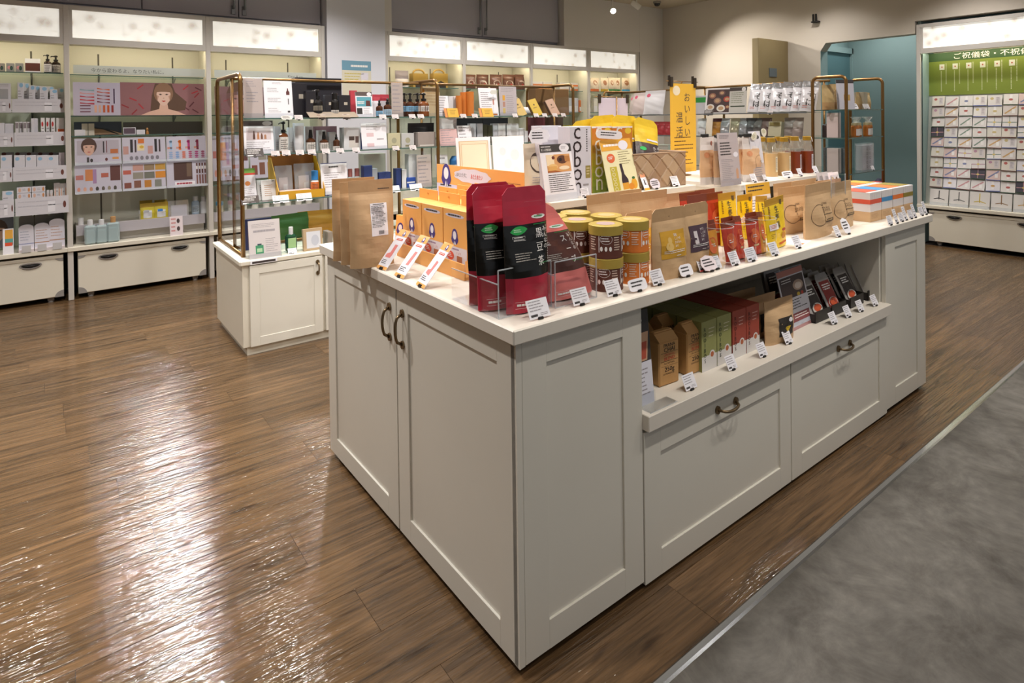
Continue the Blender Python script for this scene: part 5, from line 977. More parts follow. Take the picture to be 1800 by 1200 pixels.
for i, (px, py, sc) in enumerate(((1352, 520, .17), (1346, 515, .24))):
    p = Yp(px+6, 560, .30+i*.07); thing('tall_grey_pouch', ['tall grey pouch behind the dusty pink sign, nearer one', 'tall grey pouch behind the dusty pink sign, farther one'][i], 'pouch', soup(.13, .20, 9+i, False), (p.x-.02*i, .27+i*.06, SZ), 0, R(12))
for i, (px, py, lb) in enumerate(((1217, 686, 'price card before the chai bags'), (1290, 651, 'price card before the rooibos cartons, nearer the chai'), (1344, 628, 'price card before the red rooibos cartons'), (1389, 605, 'price card before the diamond labelled pouch'), (1469, 570, 'price card before the first black tray'), (1494, 558, 'price card before the second black tray'), (1516, 548, 'price card before the third black tray'), (1541, 538, 'price card before the last black tray'))):
    price(px, py, SZ, lb, lean=.42, parts=pcard(.056 if i == 0 else .05, .045, PAPER, i+60))
p = Zp(1150, 715, SZ); thing('acrylic_plate', 'clear acrylic plate lying before the dark chai sign', 'plate', MB().box(-.06, .06, -.02, .02, 0, .002, ACRY).box(-.06, .06, -.021, -.02, 0, .002, AEDGE), (p.x+.02, .03, SZ))
# ================================================================ things on the near brass racks (face -Y)
GY = 2.70
S1, S2, S3, S4 = 1.37, 1.155, .87, GZ
def shelf_fit(pl, pr, pb, pt, zs, yy=GY):
    a, b = Yp(pl, pb, yy), Yp(pr, pb, yy); h = Yp((pl+pr)/2, pt, yy).z-zs; return (a.x+b.x)/2, yy, b.x-a.x, min(h, .2) if zs == S2 else min(h, .27) if zs == S3 else h

def signf(pl, pr, pb, pt, zs, label, design=None, mat=PAPER, yy=GY, lean=8, rz=0, stand=True, name='info_sign', t=.003):
    x, y, w, h = shelf_fit(pl, pr, pb, pt, zs, yy); h = max(h, .03); m = sign(w, h, t, mat)
    if design: design(m, w, h, m.y)
    return thing(name, label, 'sign', [('card', m), ('stand', holder(w, h))] if stand else m, (x, y, zs), rz, R(lean))
def boxf(pl, pr, pb, pt, zs, label, mat, design=None, yy=GY, d=.05, rz=0, name='carton', cat='box'):
    x, y, w, h = shelf_fit(pl, pr, pb, pt, zs, yy); return thing(name, label, cat, cbox(w, d, max(h, .02), mat, design), (x, y+d/2, zs), rz)
def botf(pl, pr, pb, pt, zs, label, body, capm, cap, lab, yy=GY, **k):
    x, y, w, h = shelf_fit(pl, pr, pb, pt, zs, yy); return thing(name_b, label, 'bottle', bottle(w/2, h, body, capm, cap, lab, **k), (x, y+w/2, zs))
name_b = 'bottle'
AMB = M('#4a2a18', .18, var=.05); AMB2 = M('#7a4420', .18, var=.05); BPL = M('#1a1716', .3, var=0); LW = P('#dcd6d0'); LB = P('#7fb2d6'); WPL = M('#d9d9dc', .35, var=.01)
txt = lambda n, s: (lambda m, w, h, q: m.lines(-w*.4, w*.35, h*.08, h*.92, n, q, INK2, .28, s, .4))
# --- top shelf, first bay
signf(429, 463, 201, 137, S1, 'beige grey text sign at the corner of the near rack', lambda m, w, h, q: (m.lines(-w*.35, w*.2, h*.75, h*.92, 3, q, INK2, .3, 2), m.lines(-w*.35, w*.3, h*.35, h*.65, 4, q, INK2, .3, 4)), M('#b9aca8', .5, var=.02), lean=3)
def howto(m, w, h, q):
    m.lines(-w*.2, w*.25, h*.9, h*.95, 2, q, INK2, .3, 2)
    for i in range(3): m.lines(-w*.38, w*.1, h*(.66-.27*i), h*(.80-.27*i), 3, q, INK2, .25, i)
    m.poly([(w*.28, h*.62), (w*.40, h*.62), (w*.40, h*.70), (w*.36, h*.74), (w*.35, h*.80), (w*.32, h*.80), (w*.31, h*.74), (w*.28, h*.70)], q, P('#5a2a26')); m.rect(w*.33, w*.36, h*.36, h*.52, q, INK); m.rect(w*.30, w*.39, h*.14, h*.19, q, INK)
signf(466, 516, 201, 141, S1, 'white how-to sign with three small bottle drawings', howto, yy=2.69)
NAVY = M('#25242c', .5, var=.02)
boxf(520, 601, 196, 137, S1, 'large charcoal presentation box at the back of the top shelf', NAVY, lambda m, w, h: m.lines(-w*.48, -w*.38, h*.93, h*.96, 1, m.y, P('#6a6670'), .8, 3), yy=2.965, d=.08)
for i, (l, r, b, t, yy) in enumerate(((514, 540, 198, 146, 2.76), (538, 556, 197, 160, 2.72), (572, 586, 197, 167, 2.72), (596, 616, 197, 167, 2.72))): boxf(l, r, b, t, S1, ['dark box with a pale square, tallest, at the front of the charcoal box', 'dark slim box with a pale square behind the black pump bottle', 'dark slim box with a pale square beside the black tube', 'dark wide box with a pale square, last of the dark set'][i], M('#201e24', .45, var=.02), lambda m, w, h: m.rect(-w*.05, w*.25, h*.55, h*.68, m.y, P('#b5ad9e')), yy=yy, d=.035)
botf(552, 570, 198, 157, S1, 'black pump bottle with small pale label among the dark boxes', BPL, BPL, 'pump', P('#8a8272'), 2.70, lz=(.25, .42))
botf(584, 598, 198, 163, S1, 'black tube bottle with white label among the dark boxes', BPL, BPL, 'cap', P('#cfcac4'), 2.70, neck=.6, sh=.7, lz=(.1, .3))
x, y, w, h = shelf_fit(544, 630, 199, 188, S1, 2.66); m = MB().box(-w/2, w/2, -.0008, .0008, 0, .075, M('#a59684', .6, var=.03)); m.disc(-w*.3, .03, .012, .006, -.0014, P('#7a4a3a')); m.disc(w*.25, .035, .012, .006, -.0014, P('#5a4438')); m.lines(-w*.2, 0, .02, .05, 3, -.0013, INK2, .3, 3)
thing('flat_card', 'wide tan instruction card sloping at the edge before the dark boxes', 'card', m, (x, 2.655, S1), 0, R(62))
def teals(m, w, h, q): m.rect(-w/2, w/2, h*.84, h, q, P('#5a4c48')); m.disc(w*.33, h*.91, w*.14, h*.08, q-.0003, P('#e6e2e6')); m.rect(-w*.44, w*.44, h*.42, h*.80, q, P('#5a9fae')); m.poly([(w*.1, h*.44), (w*.38, h*.44), (w*.36, h*.66), (w*.12, h*.66)], q-.0003, P('#5a2e26')); m.lines(-w*.4, w*.05, h*.5, h*.62, 2, q-.0003, WINK, .5, 3); m.lines(-w*.05, w*.42, h*.06, h*.36, 4, q, INK2, .3, 5); m.rect(-w*.46, -w*.14, h*.12, h*.36, q, P('#2b2826'))
signf(627, 656, 199, 161, S1, 'small white sign with teal photo of dropper bottles', teals)
boxf(617, 628, 198, 159, S1, 'red and white slim box peeking behind the teal sign', P('#c0404a'), None, yy=2.78, d=.03)
for i, (l, r, t) in enumerate(((655, 670, 166), (669, 684, 166))):
    x, y, w, h = shelf_fit(l, r, 199, t, S1, 2.85); b, F = pouch(w, h, .03, [(.72, P('#d9d6dc')), (1, P('#b03040'))], 170+i, .9, .003, 8, 10); thing('red_top_pouch', ['white pouch with red top behind the small dropper', 'white pouch with red top next to the brass post'][i], 'pouch', b, (x, y, S1))
botf(664, 675, 201, 175, S1, 'small amber dropper bottle with blue label', AMB, BPL, 'drop', LB, 2.69, lz=(.05, .35))
botf(678, 691, 200, 172, S1, 'amber dropper bottle with blue and white label by the brass post', AMB, BPL, 'drop', P('#a9c6dc'), 2.70, lz=(.08, .4))
signf(689, 709, 200, 145, S1, 'tall beige grey sign behind the dropper bottles', txt(7, 12), M('#b5a8a2', .5), yy=2.76, lean=2)
for i, (l, r, t, yy) in enumerate(((708, 720, 163, 2.78), (718, 731, 163, 2.74), (731, 744, 163, 2.78), (741, 758, 163, 2.70))): botf(l, r, 200, t, S1, 'amber pump bottle with %s label, %s of four' % ('blue' if i < 3 else 'white', ORD[i]), AMB if i < 3 else AMB2, BPL, 'pump', LB if i < 3 else LW, yy, lz=(.22, .45), sh=.6)
signf(741, 774, 197, 152, S1, 'tan sign with orange corner mark behind the pump bottles', lambda m, w, h, q: (m.disc(-w*.38, h*.86, w*.07, h*.06, q, P('#d98a2a')), m.lines(-w*.2, w*.4, h*.3, h*.9, 6, q, P('#b08a5a'), .25, 3)), P('#cdb48c'), yy=2.96, lean=2)
# --- top shelf, second bay
signf(771, 790, 200, 168, S1, 'white leaflet with small print at the start of the second rack bay', txt(7, 21), yy=2.70, lean=8)
for i, (l, r, t) in enumerate(((789, 798, 169), (797, 806, 169))): boxf(l, r, 200, t, S1, ['pale slim carton beside the white leaflet', 'pale slim carton beside the orange tubes'][i], WPL, None, yy=2.78, d=.04)
ORC = M('#d07a32', .45, var=.03)
for i, (l, r, t) in enumerate(((806, 815, 168), (814, 824, 162), (824, 836, 161))):
    x, y, w, h = shelf_fit(l, r, 200, t, S1, 2.72+.03*(i % 2)); thing('orange_tube', 'orange cylinder tube, %s of three' % ORD[i], 'tube', [('body', MB().lathe([(w/2, 0), (w/2, h*.62)], ORC, 18)), ('lid', MB().lathe([(w/2+.0006, h*.62), (w/2+.0006, h)], ORC, 18))], (x, y+.03, S1))
def ykcard(m, w, h, q): m.rect(-w*.30, w*.5, 0, h, q, P('#d6a83a')); m.rect(-w*.33, -w*.30, 0, h, q-.0002, P('#7a3a22')); m.lines(-w*.1, w*.4, h*.2, h*.8, 3, q-.0003, P('#8a6a2a'), .3, 4)
for i, (l, r) in enumerate(((783, 807), (844, 868))): signf(l, r, 205, 189, 1.362, ['orange and yellow card on the shelf edge before the pale cartons', 'orange and yellow card on the shelf edge before the clipped leaflet'][i], ykcard, P('#d68a4a'), yy=2.668, lean=20, stand=False, name='shelf_card', t=.002)
signf(845, 877, 199, 154, S1, 'white handwritten leaflet with pale clip in the second bay', lambda m, w, h, q: (m.lines(-w*.4, w*.2, h*.2, h*.85, 9, q, INK2, .3, 5), m.rect(w*.22, w*.3, h*.4, h*.6, q, P('#c98a7a')), m.rect(-w*.4, w*.42, h*.02, h*.08, q, P('#c0703a'))), yy=2.70, lean=9)
p = Yp(867, 162, 2.69); thing('flower_clip_card', 'small pale flower shaped card over the handwritten leaflet', 'card', [('flower', MB().prism([(.033*math.cos(t)*(1+.1*math.cos(6*t)), .016*math.sin(t)*(1+.1*math.cos(6*t))) for t in [2*PI*k/30 for k in range(30)]], -.001, .001, P('#dcdad0'))), ('stem', MB().box(-.003, .003, .001, .003, -(p.z-S1), 0, ACRY))], (p.x, 2.688, p.z))
signf(879, 909, 200, 152, S1, 'grey sign with three stacked product swatches', lambda m, w, h, q: (m.lines(-w*.4, w*.4, h*.78, h*.95, 3, q, INK2, .3, 3), m.rect(-w*.32, -w*.18, h*.52, h*.70, q, P('#d9a03a')), m.rect(-w*.32, -w*.18, h*.30, h*.48, q, P('#b58a7a')), m.rect(-w*.32, -w*.18, h*.08, h*.26, q, P('#c9b06a')), m.lines(-w*.1, w*.4, h*.1, h*.7, 9, q, INK2, .25, 6)), M('#bdb3b6', .5), lean=3)
for i, (l, r, c, dk) in enumerate(((910, 937, '#bf9f55', '#7a5c22'), (936, 967, '#c2a023', '#6a4a1a'), (968, 996, '#b5917a', '#5a3c26'))):
    x, y, w, h = shelf_fit(l, r, 199, 168 if i else 166, S1, 2.70); w = .085; h = .15
    m = MB().box(-w/2, w/2, -.0015, .0015, 0, h, M(c, .5, var=.02)); m.disc(0, h*.66, .008, .008, -.0022, P('#5a4422')); m.lines(-w*.25, w*.25, h*.45, h*.5, 1, -.002, P('#5a4422'), .6, 3)
    dbx = MB().box(-w/2, w/2, .004, .03, 0, h*.98, M(dk, .5, var=.03))
    thing('bookmark_box', ['pale gold flat box leaning on the shelf', 'mustard yellow flat box leaning on the shelf', 'dusty tan flat box leaning on the shelf'][i], 'box', [('sleeve', m), ('case', dbx)], (x-.025, y, S1), 0, R(24), roll=R(-14))
thing('brown_carton_back', 'big brown carton standing behind the leaning flat boxes', 'box', cbox(.40, .1, .24, M('#7a5a36', .55, var=.03)), (Yp(965, 190, 3.1).x, 3.1, S1))
p = Yp(925, 165, 3.0); thing('white_jar_pack', 'white rolled pack with black end behind the gold flat box', 'pack', [('roll', MB().tube([(-.09, 0, .04), (.10, 0, .04)], .035, WPL, 14)), ('end', MB().tube([(-.13, 0, .04), (-.09, 0, .04)], .026, BPL, 12))], (p.x, 3.0, S1+.0))
for i, (px, py) in enumerate(((505, 203), (526, 205), (567, 205), (610, 205), (674, 205), (696, 205), (726, 205), (741, 205), (816, 204), (836, 204), (907, 204), (944, 204), (959, 204), (977, 204), (992, 204))):
    price(px, py+6, 1.353, 'grey price card on the top shelf edge, %s along' % (ORD[i] if i < 14 else 'last'), i % 3, 0, .5, 2.664, parts=PCG[i % 3] if i else pcard(.07, .032, P('#d3cdc6'), 2, shape='c'))
# --- second shelf
def serum(m, w, h, q):
    m.rect(-w/2, w/2, h*.84, h, q, P('#544a48')); m.disc(w*.3, h*.92, w*.16, h*.07, q-.0003, P('#cfc9c6')); m.rect(-w*.42, w*.42, h*.42, h*.78, q, P('#d0c3c6'))
    for i, a in enumerate((-.16, -.02, .1, .22)): m.poly([(w*(a-.04), h*.44), (w*(a+.04), h*.44), (w*(a+.035), h*.56), (w*(a+.012), h*(.70-.04*i)), (w*(a-.012), h*(.70-.04*i)), (w*(a-.035), h*.56)], q-.0003, P(['#5a3a2c', '#b0764a', '#6a4432', '#a8785a'][i]))
    m.lines(-w*.42, w*.42, h*.06, h*.36, 5, q, INK2, .25, 4)
signf(430, 482, 264, 210, S2, 'white sign with four serum bottles photo and dark heading', serum, yy=2.70)
def seal(m, w, h): m.lines(-w*.3, w*.3, h*.1, h*.4, 4, m.y, P('#aaa6a6'), .3, 3)
for i, (l, r, t, yy) in enumerate(((484, 494, 222, 2.78), (508, 519, 224, 2.80), (519, 535, 216, 2.76), (537, 551, 222, 2.80), (560, 574, 229, 2.80), (579, 591, 232, 2.80))): boxf(l, r, 263, t, S2, 'white skincare carton behind the amber bottles, %s from the serum sign' % ORD[i], WPL, seal, yy=yy, d=.045)
botf(493, 509, 263, 213, S2, 'amber pump bottle with white label on the second shelf', AMB2, BPL, 'pump', LW, 2.71, sh=.6, lz=(.05, .5))
x, y, w, h = shelf_fit(520, 536, 263, 221, S2, 2.71); thing('squeeze_tube', 'white squeeze tube standing on its dark cap', 'tube', [('body', MB().lathe([(w*.42, .008), (w*.5, h*.35), (w*.5, h*.8), (w*.5, h)], WPL, 16)), ('cap', MB().lathe([(w*.40, 0), (w*.40, .010)], BPL, 16))], (x, y+.03, S2))
botf(541, 557, 263, 228, S2, 'amber spray bottle with white label, second shelf middle', AMB, BPL, 'spray', LW, 2.71, sh=.58, lz=(.02, .42))
botf(565, 580, 263, 231, S2, 'smaller amber spray bottle with white label', AMB, BPL, 'spray', LW, 2.71, sh=.55, lz=(.02, .42))
botf(588, 599, 262, 235, S2, 'smallest amber dropper bottle at the end of the skincare row', AMB, BPL, 'drop', LW, 2.71, lz=(.02, .25))
boxf(554, 592, 225, 222, S2, 'mauve lidded box lying behind the spray bottles', M('#7a5a62', .5), None, yy=2.9, d=.1)
boxf(605, 634, 260, 224, S2, 'white jar carton printed with a brown lidded jar', WPL, lambda m, w, h: (m.rect(-w*.2, w*.4, h*.1, h*.62, m.y, P('#d6cfc9')), m.rect(-w*.2, w*.12, h*.42, h*.60, m.y-.0003, P('#4a3a34')), m.rect(w*.18, w*.38, h*.3, h*.6, m.y-.0003, P('#5a4440'))), yy=2.72, d=.08)
signf(637, 681, 262, 216, S2, 'white sign with two pink blocks on the second shelf', lambda m, w, h, q: (m.rect(-w*.3, -w*.02, h*.48, h*.62, q, P('#d9bcc0')), m.rect(-w*.3, -w*.02, h*.08, h*.22, q, P('#d9bcc0')), m.lines(-w*.3, w*.3, h*.7, h*.95, 3, q, INK2, .25, 4), m.lines(w*.1, w*.4, h*.3, h*.4, 1, q, INK2, .5, 3)), yy=2.69)
boxf(632, 640, 261, 233, S2, 'deep blue slim carton leaning beside the pink block sign', P('#1f3f7a'), None, yy=2.73, d=.04)
for i, (l, r, c) in enumerate(((682, 704, '#c9c2a0'), (706, 728, '#c3c3c2'))): boxf(l, r, 258, 234, S2, ['pale yellow window carton beside the brass post', 'white floral window carton beside the black pouch'][i], M(c, .45, var=.03), lambda m, w, h: (m.disc(0, h*.5, w*.2, h*.2, m.y, P('#a8a48a')), m.rect(-w*.2, w*.2, h*.05, h*.18, m.y, P('#8a8468'))), yy=2.71, d=.05)
x, y, w, h = shelf_fit(717, 763, 256, 216, S2, 2.84); b, F = pouch(w, h, .04, [(1, M('#1f1a1b', .5, var=.03))], 177, .85); thing('black_pouch', 'black drawstring pouch hung with a clear window pack', 'pouch', b, (x, y, S2))
boxf(735, 766, 257, 232, S2, 'clear topped taupe gift box before the black pouch', M('#a39892', .3, var=.03), lambda m, w, h: m.rect(-w*.4, w*.4, h*.04, h*.14, m.y, P('#cfc9c2')), yy=2.69, d=.07)
for i, (px, py) in enumerate(((449, 274), (485, 272), (504, 270), (528, 270), (549, 268), (574, 268), (599, 267), (627, 266), (697, 263), (727, 262))):
    price(px, py, 1.137, '%s price card on the second shelf edge, %s along' % ('black' if i == 0 else 'grey', ORD[i]), i % 3, 0, .5, 2.642, parts=pcard(.10, .055, P('#3f3634'), 3, WINK) if i == 0 else PCG[i % 3])
# second bay, middle shelf
x, y, w, h = shelf_fit(771, 803, 257, 206, S2, 2.80); b, F = pouch(w, h, .05, [(.5, P('#d9a5a5')), (1, P('#e2d8d8'))], 178, .8); thing('pink_gift_pouch', 'pale pink gift pouch with green sprig behind the pink sign', 'pouch', [('pouch', b), ('sprig', MB().prism([(-.08, h*.72), (-.02, h*.7), (-.03, h*1.0), (-.09, h*1.0)], .0, .004, P('#2f7a4a')))], (x, y, S2))
signf(774, 806, 257, 226, S2, 'pale pink sign with small text in the second bay', txt(6, 33), P('#d3aeac'), yy=2.69, lean=12)
signf(807, 831, 257, 220, S2, 'white text card leaning beside the grey tubes', txt(5, 35), yy=2.70, lean=12)
p = Yp(815, 243, 2.665); thing('tissue_flower', 'white frilled paper tag at the second bay shelf edge', 'tag', MB().prism([(.032*math.cos(t)*(1+.12*math.cos(7*t)), .03+.026*math.sin(t)*(1+.12*math.cos(7*t))) for t in [2*PI*k/36 for k in range(36)]], -.002, .002, P('#e6e4df')), (p.x, 2.655, S2))
GRT = M('#b9bcc4', .35, var=.02)
for i, (l, r, t, c) in enumerate(((827, 837, 217, 0), (839, 849, 217, 0), (850, 858, 219, 1), (857, 866, 220, 1), (867, 875, 217, 0), (876, 884, 217, 2), (884, 891, 217, 2), (889, 898, 217, 2), (898, 912, 217, 2), (913, 922, 225, 2), (921, 928, 230, 2))):
    boxf(l, r, 247, t, S2, '%s slim pack in the second bay row, %s from the white text card' % (['grey', 'dark green', 'white'][c], ORD[i]), [GRT, M('#3c3c26', .4), WPL][c], seal, yy=2.74, d=.04)
boxf(803, 848, 207, 193, 1.155, 'long dark box lying behind the grey tubes', M('#16161a', .4), None, yy=3.0, d=.12); boxf(849, 893, 214, 206, 1.155, 'second long dark box lying behind the white packs', M('#1b1b20', .4), None, yy=3.02, d=.12)
boxf(948, 990, 225, 205, S2, 'dark brown carton under the brown box', M('#3e2416', .5), None, yy=3.0, d=.12); boxf(938, 958, 225, 206, S2, 'maroon lidded small box with ribbon', M('#6a3038', .5), None, yy=2.85, d=.08)
# --- third shelf
def greenlf(m, w, h, q): m.rect(-w/2, w/2, h*.86, h, q, P('#6f9a3e')); m.rect(-w/2, w/2, h*.80, h*.86, q, P('#c9402e')); m.disc(-w*.1, h*.55, w*.2, h*.07, q, P('#d98a4a')); m.lines(-w*.4, w*.4, h*.2, h*.42, 4, q, INK2, .3, 4); m.rect(-w/2, w/2, h*.04, h*.1, q, P('#8fae4a'))
signf(428, 452, 349, 295, S3, 'tall white leaflet with green head at the rack corner', greenlf, yy=2.70, lean=14)
price(441, 365, .857, 'black price card under the green headed leaflet', 0, 0, .45, 2.645, parts=pcard(.10, .055, P('#4a403c'), 3, WINK))
for i, (dx, dy) in enumerate(((0, 0), (-.02, .02))): x, y, w, h = shelf_fit(460, 487, 348, 316, S3, 2.71); m = MB().box(-w/2, w/2, -.004, .004, 0, h, P('#d9d7d6'), .002); m.disc(w*.3, h*.93, w*.1, h*.02, -.0045, P('#5a5654')); m.lines(-w*.3, w*.3, h*.15, h*.75, 6, -.0045, P('#b08a6a'), .3, 3); thing('hang_pack', ['white hanging blister pack, front one', 'white hanging blister pack, rear one'][i], 'pack', m, (x+dx, y+dy, S3), R(8), R(9))
YTR = M('#cf9a22', .45, var=.02); a_, b_ = Yp(490, 349, 2.66), Yp(572, 345, 2.66); tw_ = b_.x-a_.x
thing('yellow_display', 'yellow open display box holding sample packs', 'display box', [('front_lip', MB().box(-tw_/2, tw_/2, 0, .004, 0, .05, YTR)), ('floor', MB().box(-tw_/2, tw_/2, .004, .22, 0, .004, YTR)), ('side', MB().prism([(0, 0), (.22, 0), (.22, .25), (.16, .25), (0, .05)], -tw_/2, -tw_/2+.004, YTR, 'x')), ('side', MB().prism([(0, 0), (.22, 0), (.22, .25), (.16, .25), (0, .05)], tw_/2-.004, tw_/2, YTR, 'x')), ('back', MB().box(-tw_/2, tw_/2, .216, .22, 0, .262, M('#a8681c', .5)))], ((a_.x+b_.x)/2, 2.66, S3))
cx = (a_.x+b_.x)/2
for i in range(2):
    x, y, w, h = shelf_fit([487, 521][i], [517, 556][i], 338, [290, 286][i], S3+.01, 2.74); m = MB().box(-w*.3, w*.22, -.004, .004, .01, h*.62, P('#c9b3ae')); m.rect(-w*.05, w*.18, h*.1, h*.4, -.0046, P('#dcd6d3')); thing('clear_wrapped_pack', ['film wrapped pale pack in the yellow display, first', 'film wrapped pale pack in the yellow display, second'][i], 'pack', [('pack', m), ('film', MB().box(-w/2, w/2, -.008, .008, .0, h, WRAP))], (x, y+.02, S3+.006), 0, R(8))
bx_ = MB().box(-.10, .10, -.03, .03, 0, .045, P('#d3b6ac'), .002); bx_.lines(-.08, .08, .01, .04, 2, -.031, P('#c05a4a'), .4, 4); thing('sample_box', 'low pink sample box lying in the front of the yellow display', 'box', bx_, (cx-.04, 2.71, S3+.006)); botf(549, 563, 338, 300, S3+.005, 'small bottle with blue and orange label in the yellow display', P('#d9d6d2'), P('#2f7fc2'), 'cap', P('#d8702c'), 2.69, neck=.7, sh=.6)
signf(566, 612, 345, 286, S3, 'white sign with navy border and script heading', lambda m, w, h, q: (m.rect(-w/2, w/2, h*.98, h, q, P('#26306a')), m.rect(-w/2, w/2, 0, h*.02, q, P('#26306a')), m.lines(-w*.2, w*.2, h*.82, h*.90, 1, q, INK, .6, 3), m.lines(-w*.38, w*.38, h*.2, h*.7, 7, q, INK2, .25, 4)), yy=2.685, lean=6)
for i, (l, r, t) in enumerate(((612, 624, 297), (624, 637, 296))): botf(l, r, 320, t, S3+.0, 'clear pump bottle with red top, %s beside the navy bordered sign' % ORD[i], clear('clear_plastic', (.9, .92, .92), .3, .1, .3), P('#b06a66'), 'cap', None, 2.78, neck=.5)
NV = M('#26386e', .4, var=.03); WB = P('#d9dade')
for i, (l, r, t, mt) in enumerate(((640, 655, 291, NV), (655, 664, 296, P('#9aa0a8')), (666, 677, 303, NV), (677, 687, 302, NV), (697, 707, 296, NV), (705, 715, 298, WB), (714, 731, 312, P('#23489a')))):
    boxf(l, r, 327, t, S3, '%s skincare carton on the third shelf, %s along' % (['navy', 'silver capped', 'navy and white', 'navy', 'tall navy', 'tall white', 'low blue'][i], ORD[i]), mt, (lambda m, w, h: m.rect(-w*.2, w*.35, h*.05, h*.6, m.y, WB)) if i in (2, 3) else (lambda m, w, h: m.rect(-w*.4, w*.4, h*.45, h*.6, m.y, WB)) if i == 6 else None, yy=2.72, d=.05)
signf(734, 759, 328, 272, S3, 'tall beige sign beside the navy cartons', txt(7, 41), M('#c3b5b0', .5), yy=2.70, lean=3)
for i in range(5): boxf(719+i*3, 722.4+i*3, 327, 271, S3, 'white thin carton in the tight row before the beige sign, %s' % ORD[i], WPL, None, yy=2.74, d=.06)
for i, (px, py) in enumerate(((495, 357), (536, 351), (693, 337), (733, 332))): price(px, py, .853, 'white price card on the third shelf edge, %s along' % ORD[i], i % 4, 0, .5, 2.632, parts=freeze(pcard(.095, .05, PAPER, i+4)))
boxf(640, 678, 290, 270, S3, 'big pale cream card box under the pink block sign', M('#c3bbb2', .5), None, yy=2.95, d=.1)
signf(769, 790, 300, 272, S3, 'white small sign beside the brass post of the second bay', txt(4, 51), yy=2.70)
x, y, w, h = shelf_fit(792, 808, 302, 274, S3, 2.75); thing('blue_cap_tub', 'white tub with blue lid in the second bay', 'tub', [('tub', MB().lathe([(w*.45, 0), (w*.5, h*.7)], WPL, 18)), ('lid', MB().lathe([(w*.53, h*.7), (w*.53, h*.85), (w*.3, h)], P('#2f6fae'), 18))], (x, y, S3))
# --- counter of the near rack
def weleda(m, w, h, q): m.lines(-w*.4, w*.4, h*.78, h*.9, 3, q, INK2, .25, 3); m.rect(-w*.3, -w*.05, h*.12, h*.34, q, P('#3f8a62')); m.rect(-w*.24, -w*.11, h*.34, h*.38, q, P('#2a3a4a')); m.rect(-w*.26, -w*.09, h*.16, h*.26, q-.0003, P('#a8c9a0')); m.lines(w*.02, w*.42, h*.12, h*.5, 7, q, INK2, .25, 5); m.lines(-w*.35, w*.35, h*.66, h*.74, 1, q, INK2, .7, 6, 0, 14)
x, y, _z, w, h = fit(440, 495, 453, 387, S4); m = sign(w, h, .003, P('#c9c1c0')); weleda(m, w, h, m.y); thing('info_sign', 'grey sign with green bottle photo on the near rack counter', 'sign', [('card', m), ('stand', holder(w, h))], (x, y+.01, S4), R(-3), R(10))
x, y, _z, w, h = fit(505, 524, 444, 400, S4); thing('bottle', 'dark green bottle with pale green label and white cap', 'bottle', [('body', MB().box(-w/2, w/2, -w*.35, w*.35, 0, h*.72, M('#14442a', .2, var=.03), .012)), ('cap', MB().lathe([(w*.2, h*.70), (w*.2, h), (w*.17, h*1.01)], WPL, 14)), ('label', MB().box(-w*.36, w*.36, -w*.352, -w*.345, h*.12, h*.58, P('#9fc48a')).rect(-w*.3, w*.3, h*.12, h*.2, -w*.354, P('#4a9a3a')))], (x, y+.03, S4))
x, y, _z, w, h = fit(535, 569, 440, 402, S4); m = MB().box(-w/2, w/2, -.012, .012, 0, h, M('#b39a78', .5, var=.03), .002); m.rect(-w*.34, w*.38, h*.1, h*.86, -.0125, P('#cfd0d6')); m.disc(w*.1, h*.45, w*.2, h*.25, -.013, P('#b9bcc6')); thing('kraft_window_box', 'kraft frame box with clear bubble window', 'box', m, (x, y+.02, S4), 0, R(6)); thing('kraft_window_box', 'taupe thin box standing behind the bubble window box', 'box', cbox(.03, .09, .10, M('#8f8478', .5)), (x+.105, y+.05, S4))
thing('green_pack', 'dark green soft pack leaning at the back of the rack counter', 'pack', pouch(.26, .17, .06, [(1, M('#3f6a2e', .5, var=.05))], 181, .8)[0], (Yp(515, 400, 3.05).x, 3.05, S4), R(10), R(14)); thing('green_pack', 'orange soft pack leaning at the back of the rack counter', 'pack', pouch(.28, .17, .06, [(1, M('#c98a22', .5, var=.05))], 182, .8)[0], (Yp(562, 395, 3.08).x, 3.08, S4), R(-6), R(14)); thing('navy_card', 'navy folder standing behind the grey sign on the counter', 'folder', cbox(.16, .02, .19, P('#2a2f5e')), (Yp(445, 420, 2.86).x+.03, 2.86, S4))
price(515, 457, S4-.005, 'price card before the dark green bottle', 2, 0, .45, 2.572); lb_ = MB().box(-.075, .075, -.001, .001, 0, .02, PAPER).rect(-.065, .065, .004, .016, -.0015, P('#3a302e')); thing('edge_label', 'dark label strip on the counter edge below the grey sign', 'label', lb_, (Yp(464, 462, 2.552).x, 2.552, GZ-.026))
# ================================================================ posters and packs in the lit wall bays
def wfit(pl, pr, pb, pt, zs, yy): return shelf_fit(pl, pr, pb, pt, zs, yy)
def wbox(pl, pr, pb, pt, zs, yy, label, mat, design=None, d=.06, name='carton', cat='box', rz=0):
    x, y, w, h = wfit(pl, pr, pb, pt, zs, yy); return thing(name, label, cat, cbox(w, d, max(h, .015), mat, design), (x, y+d/2, zs), rz)
WS = 4.72
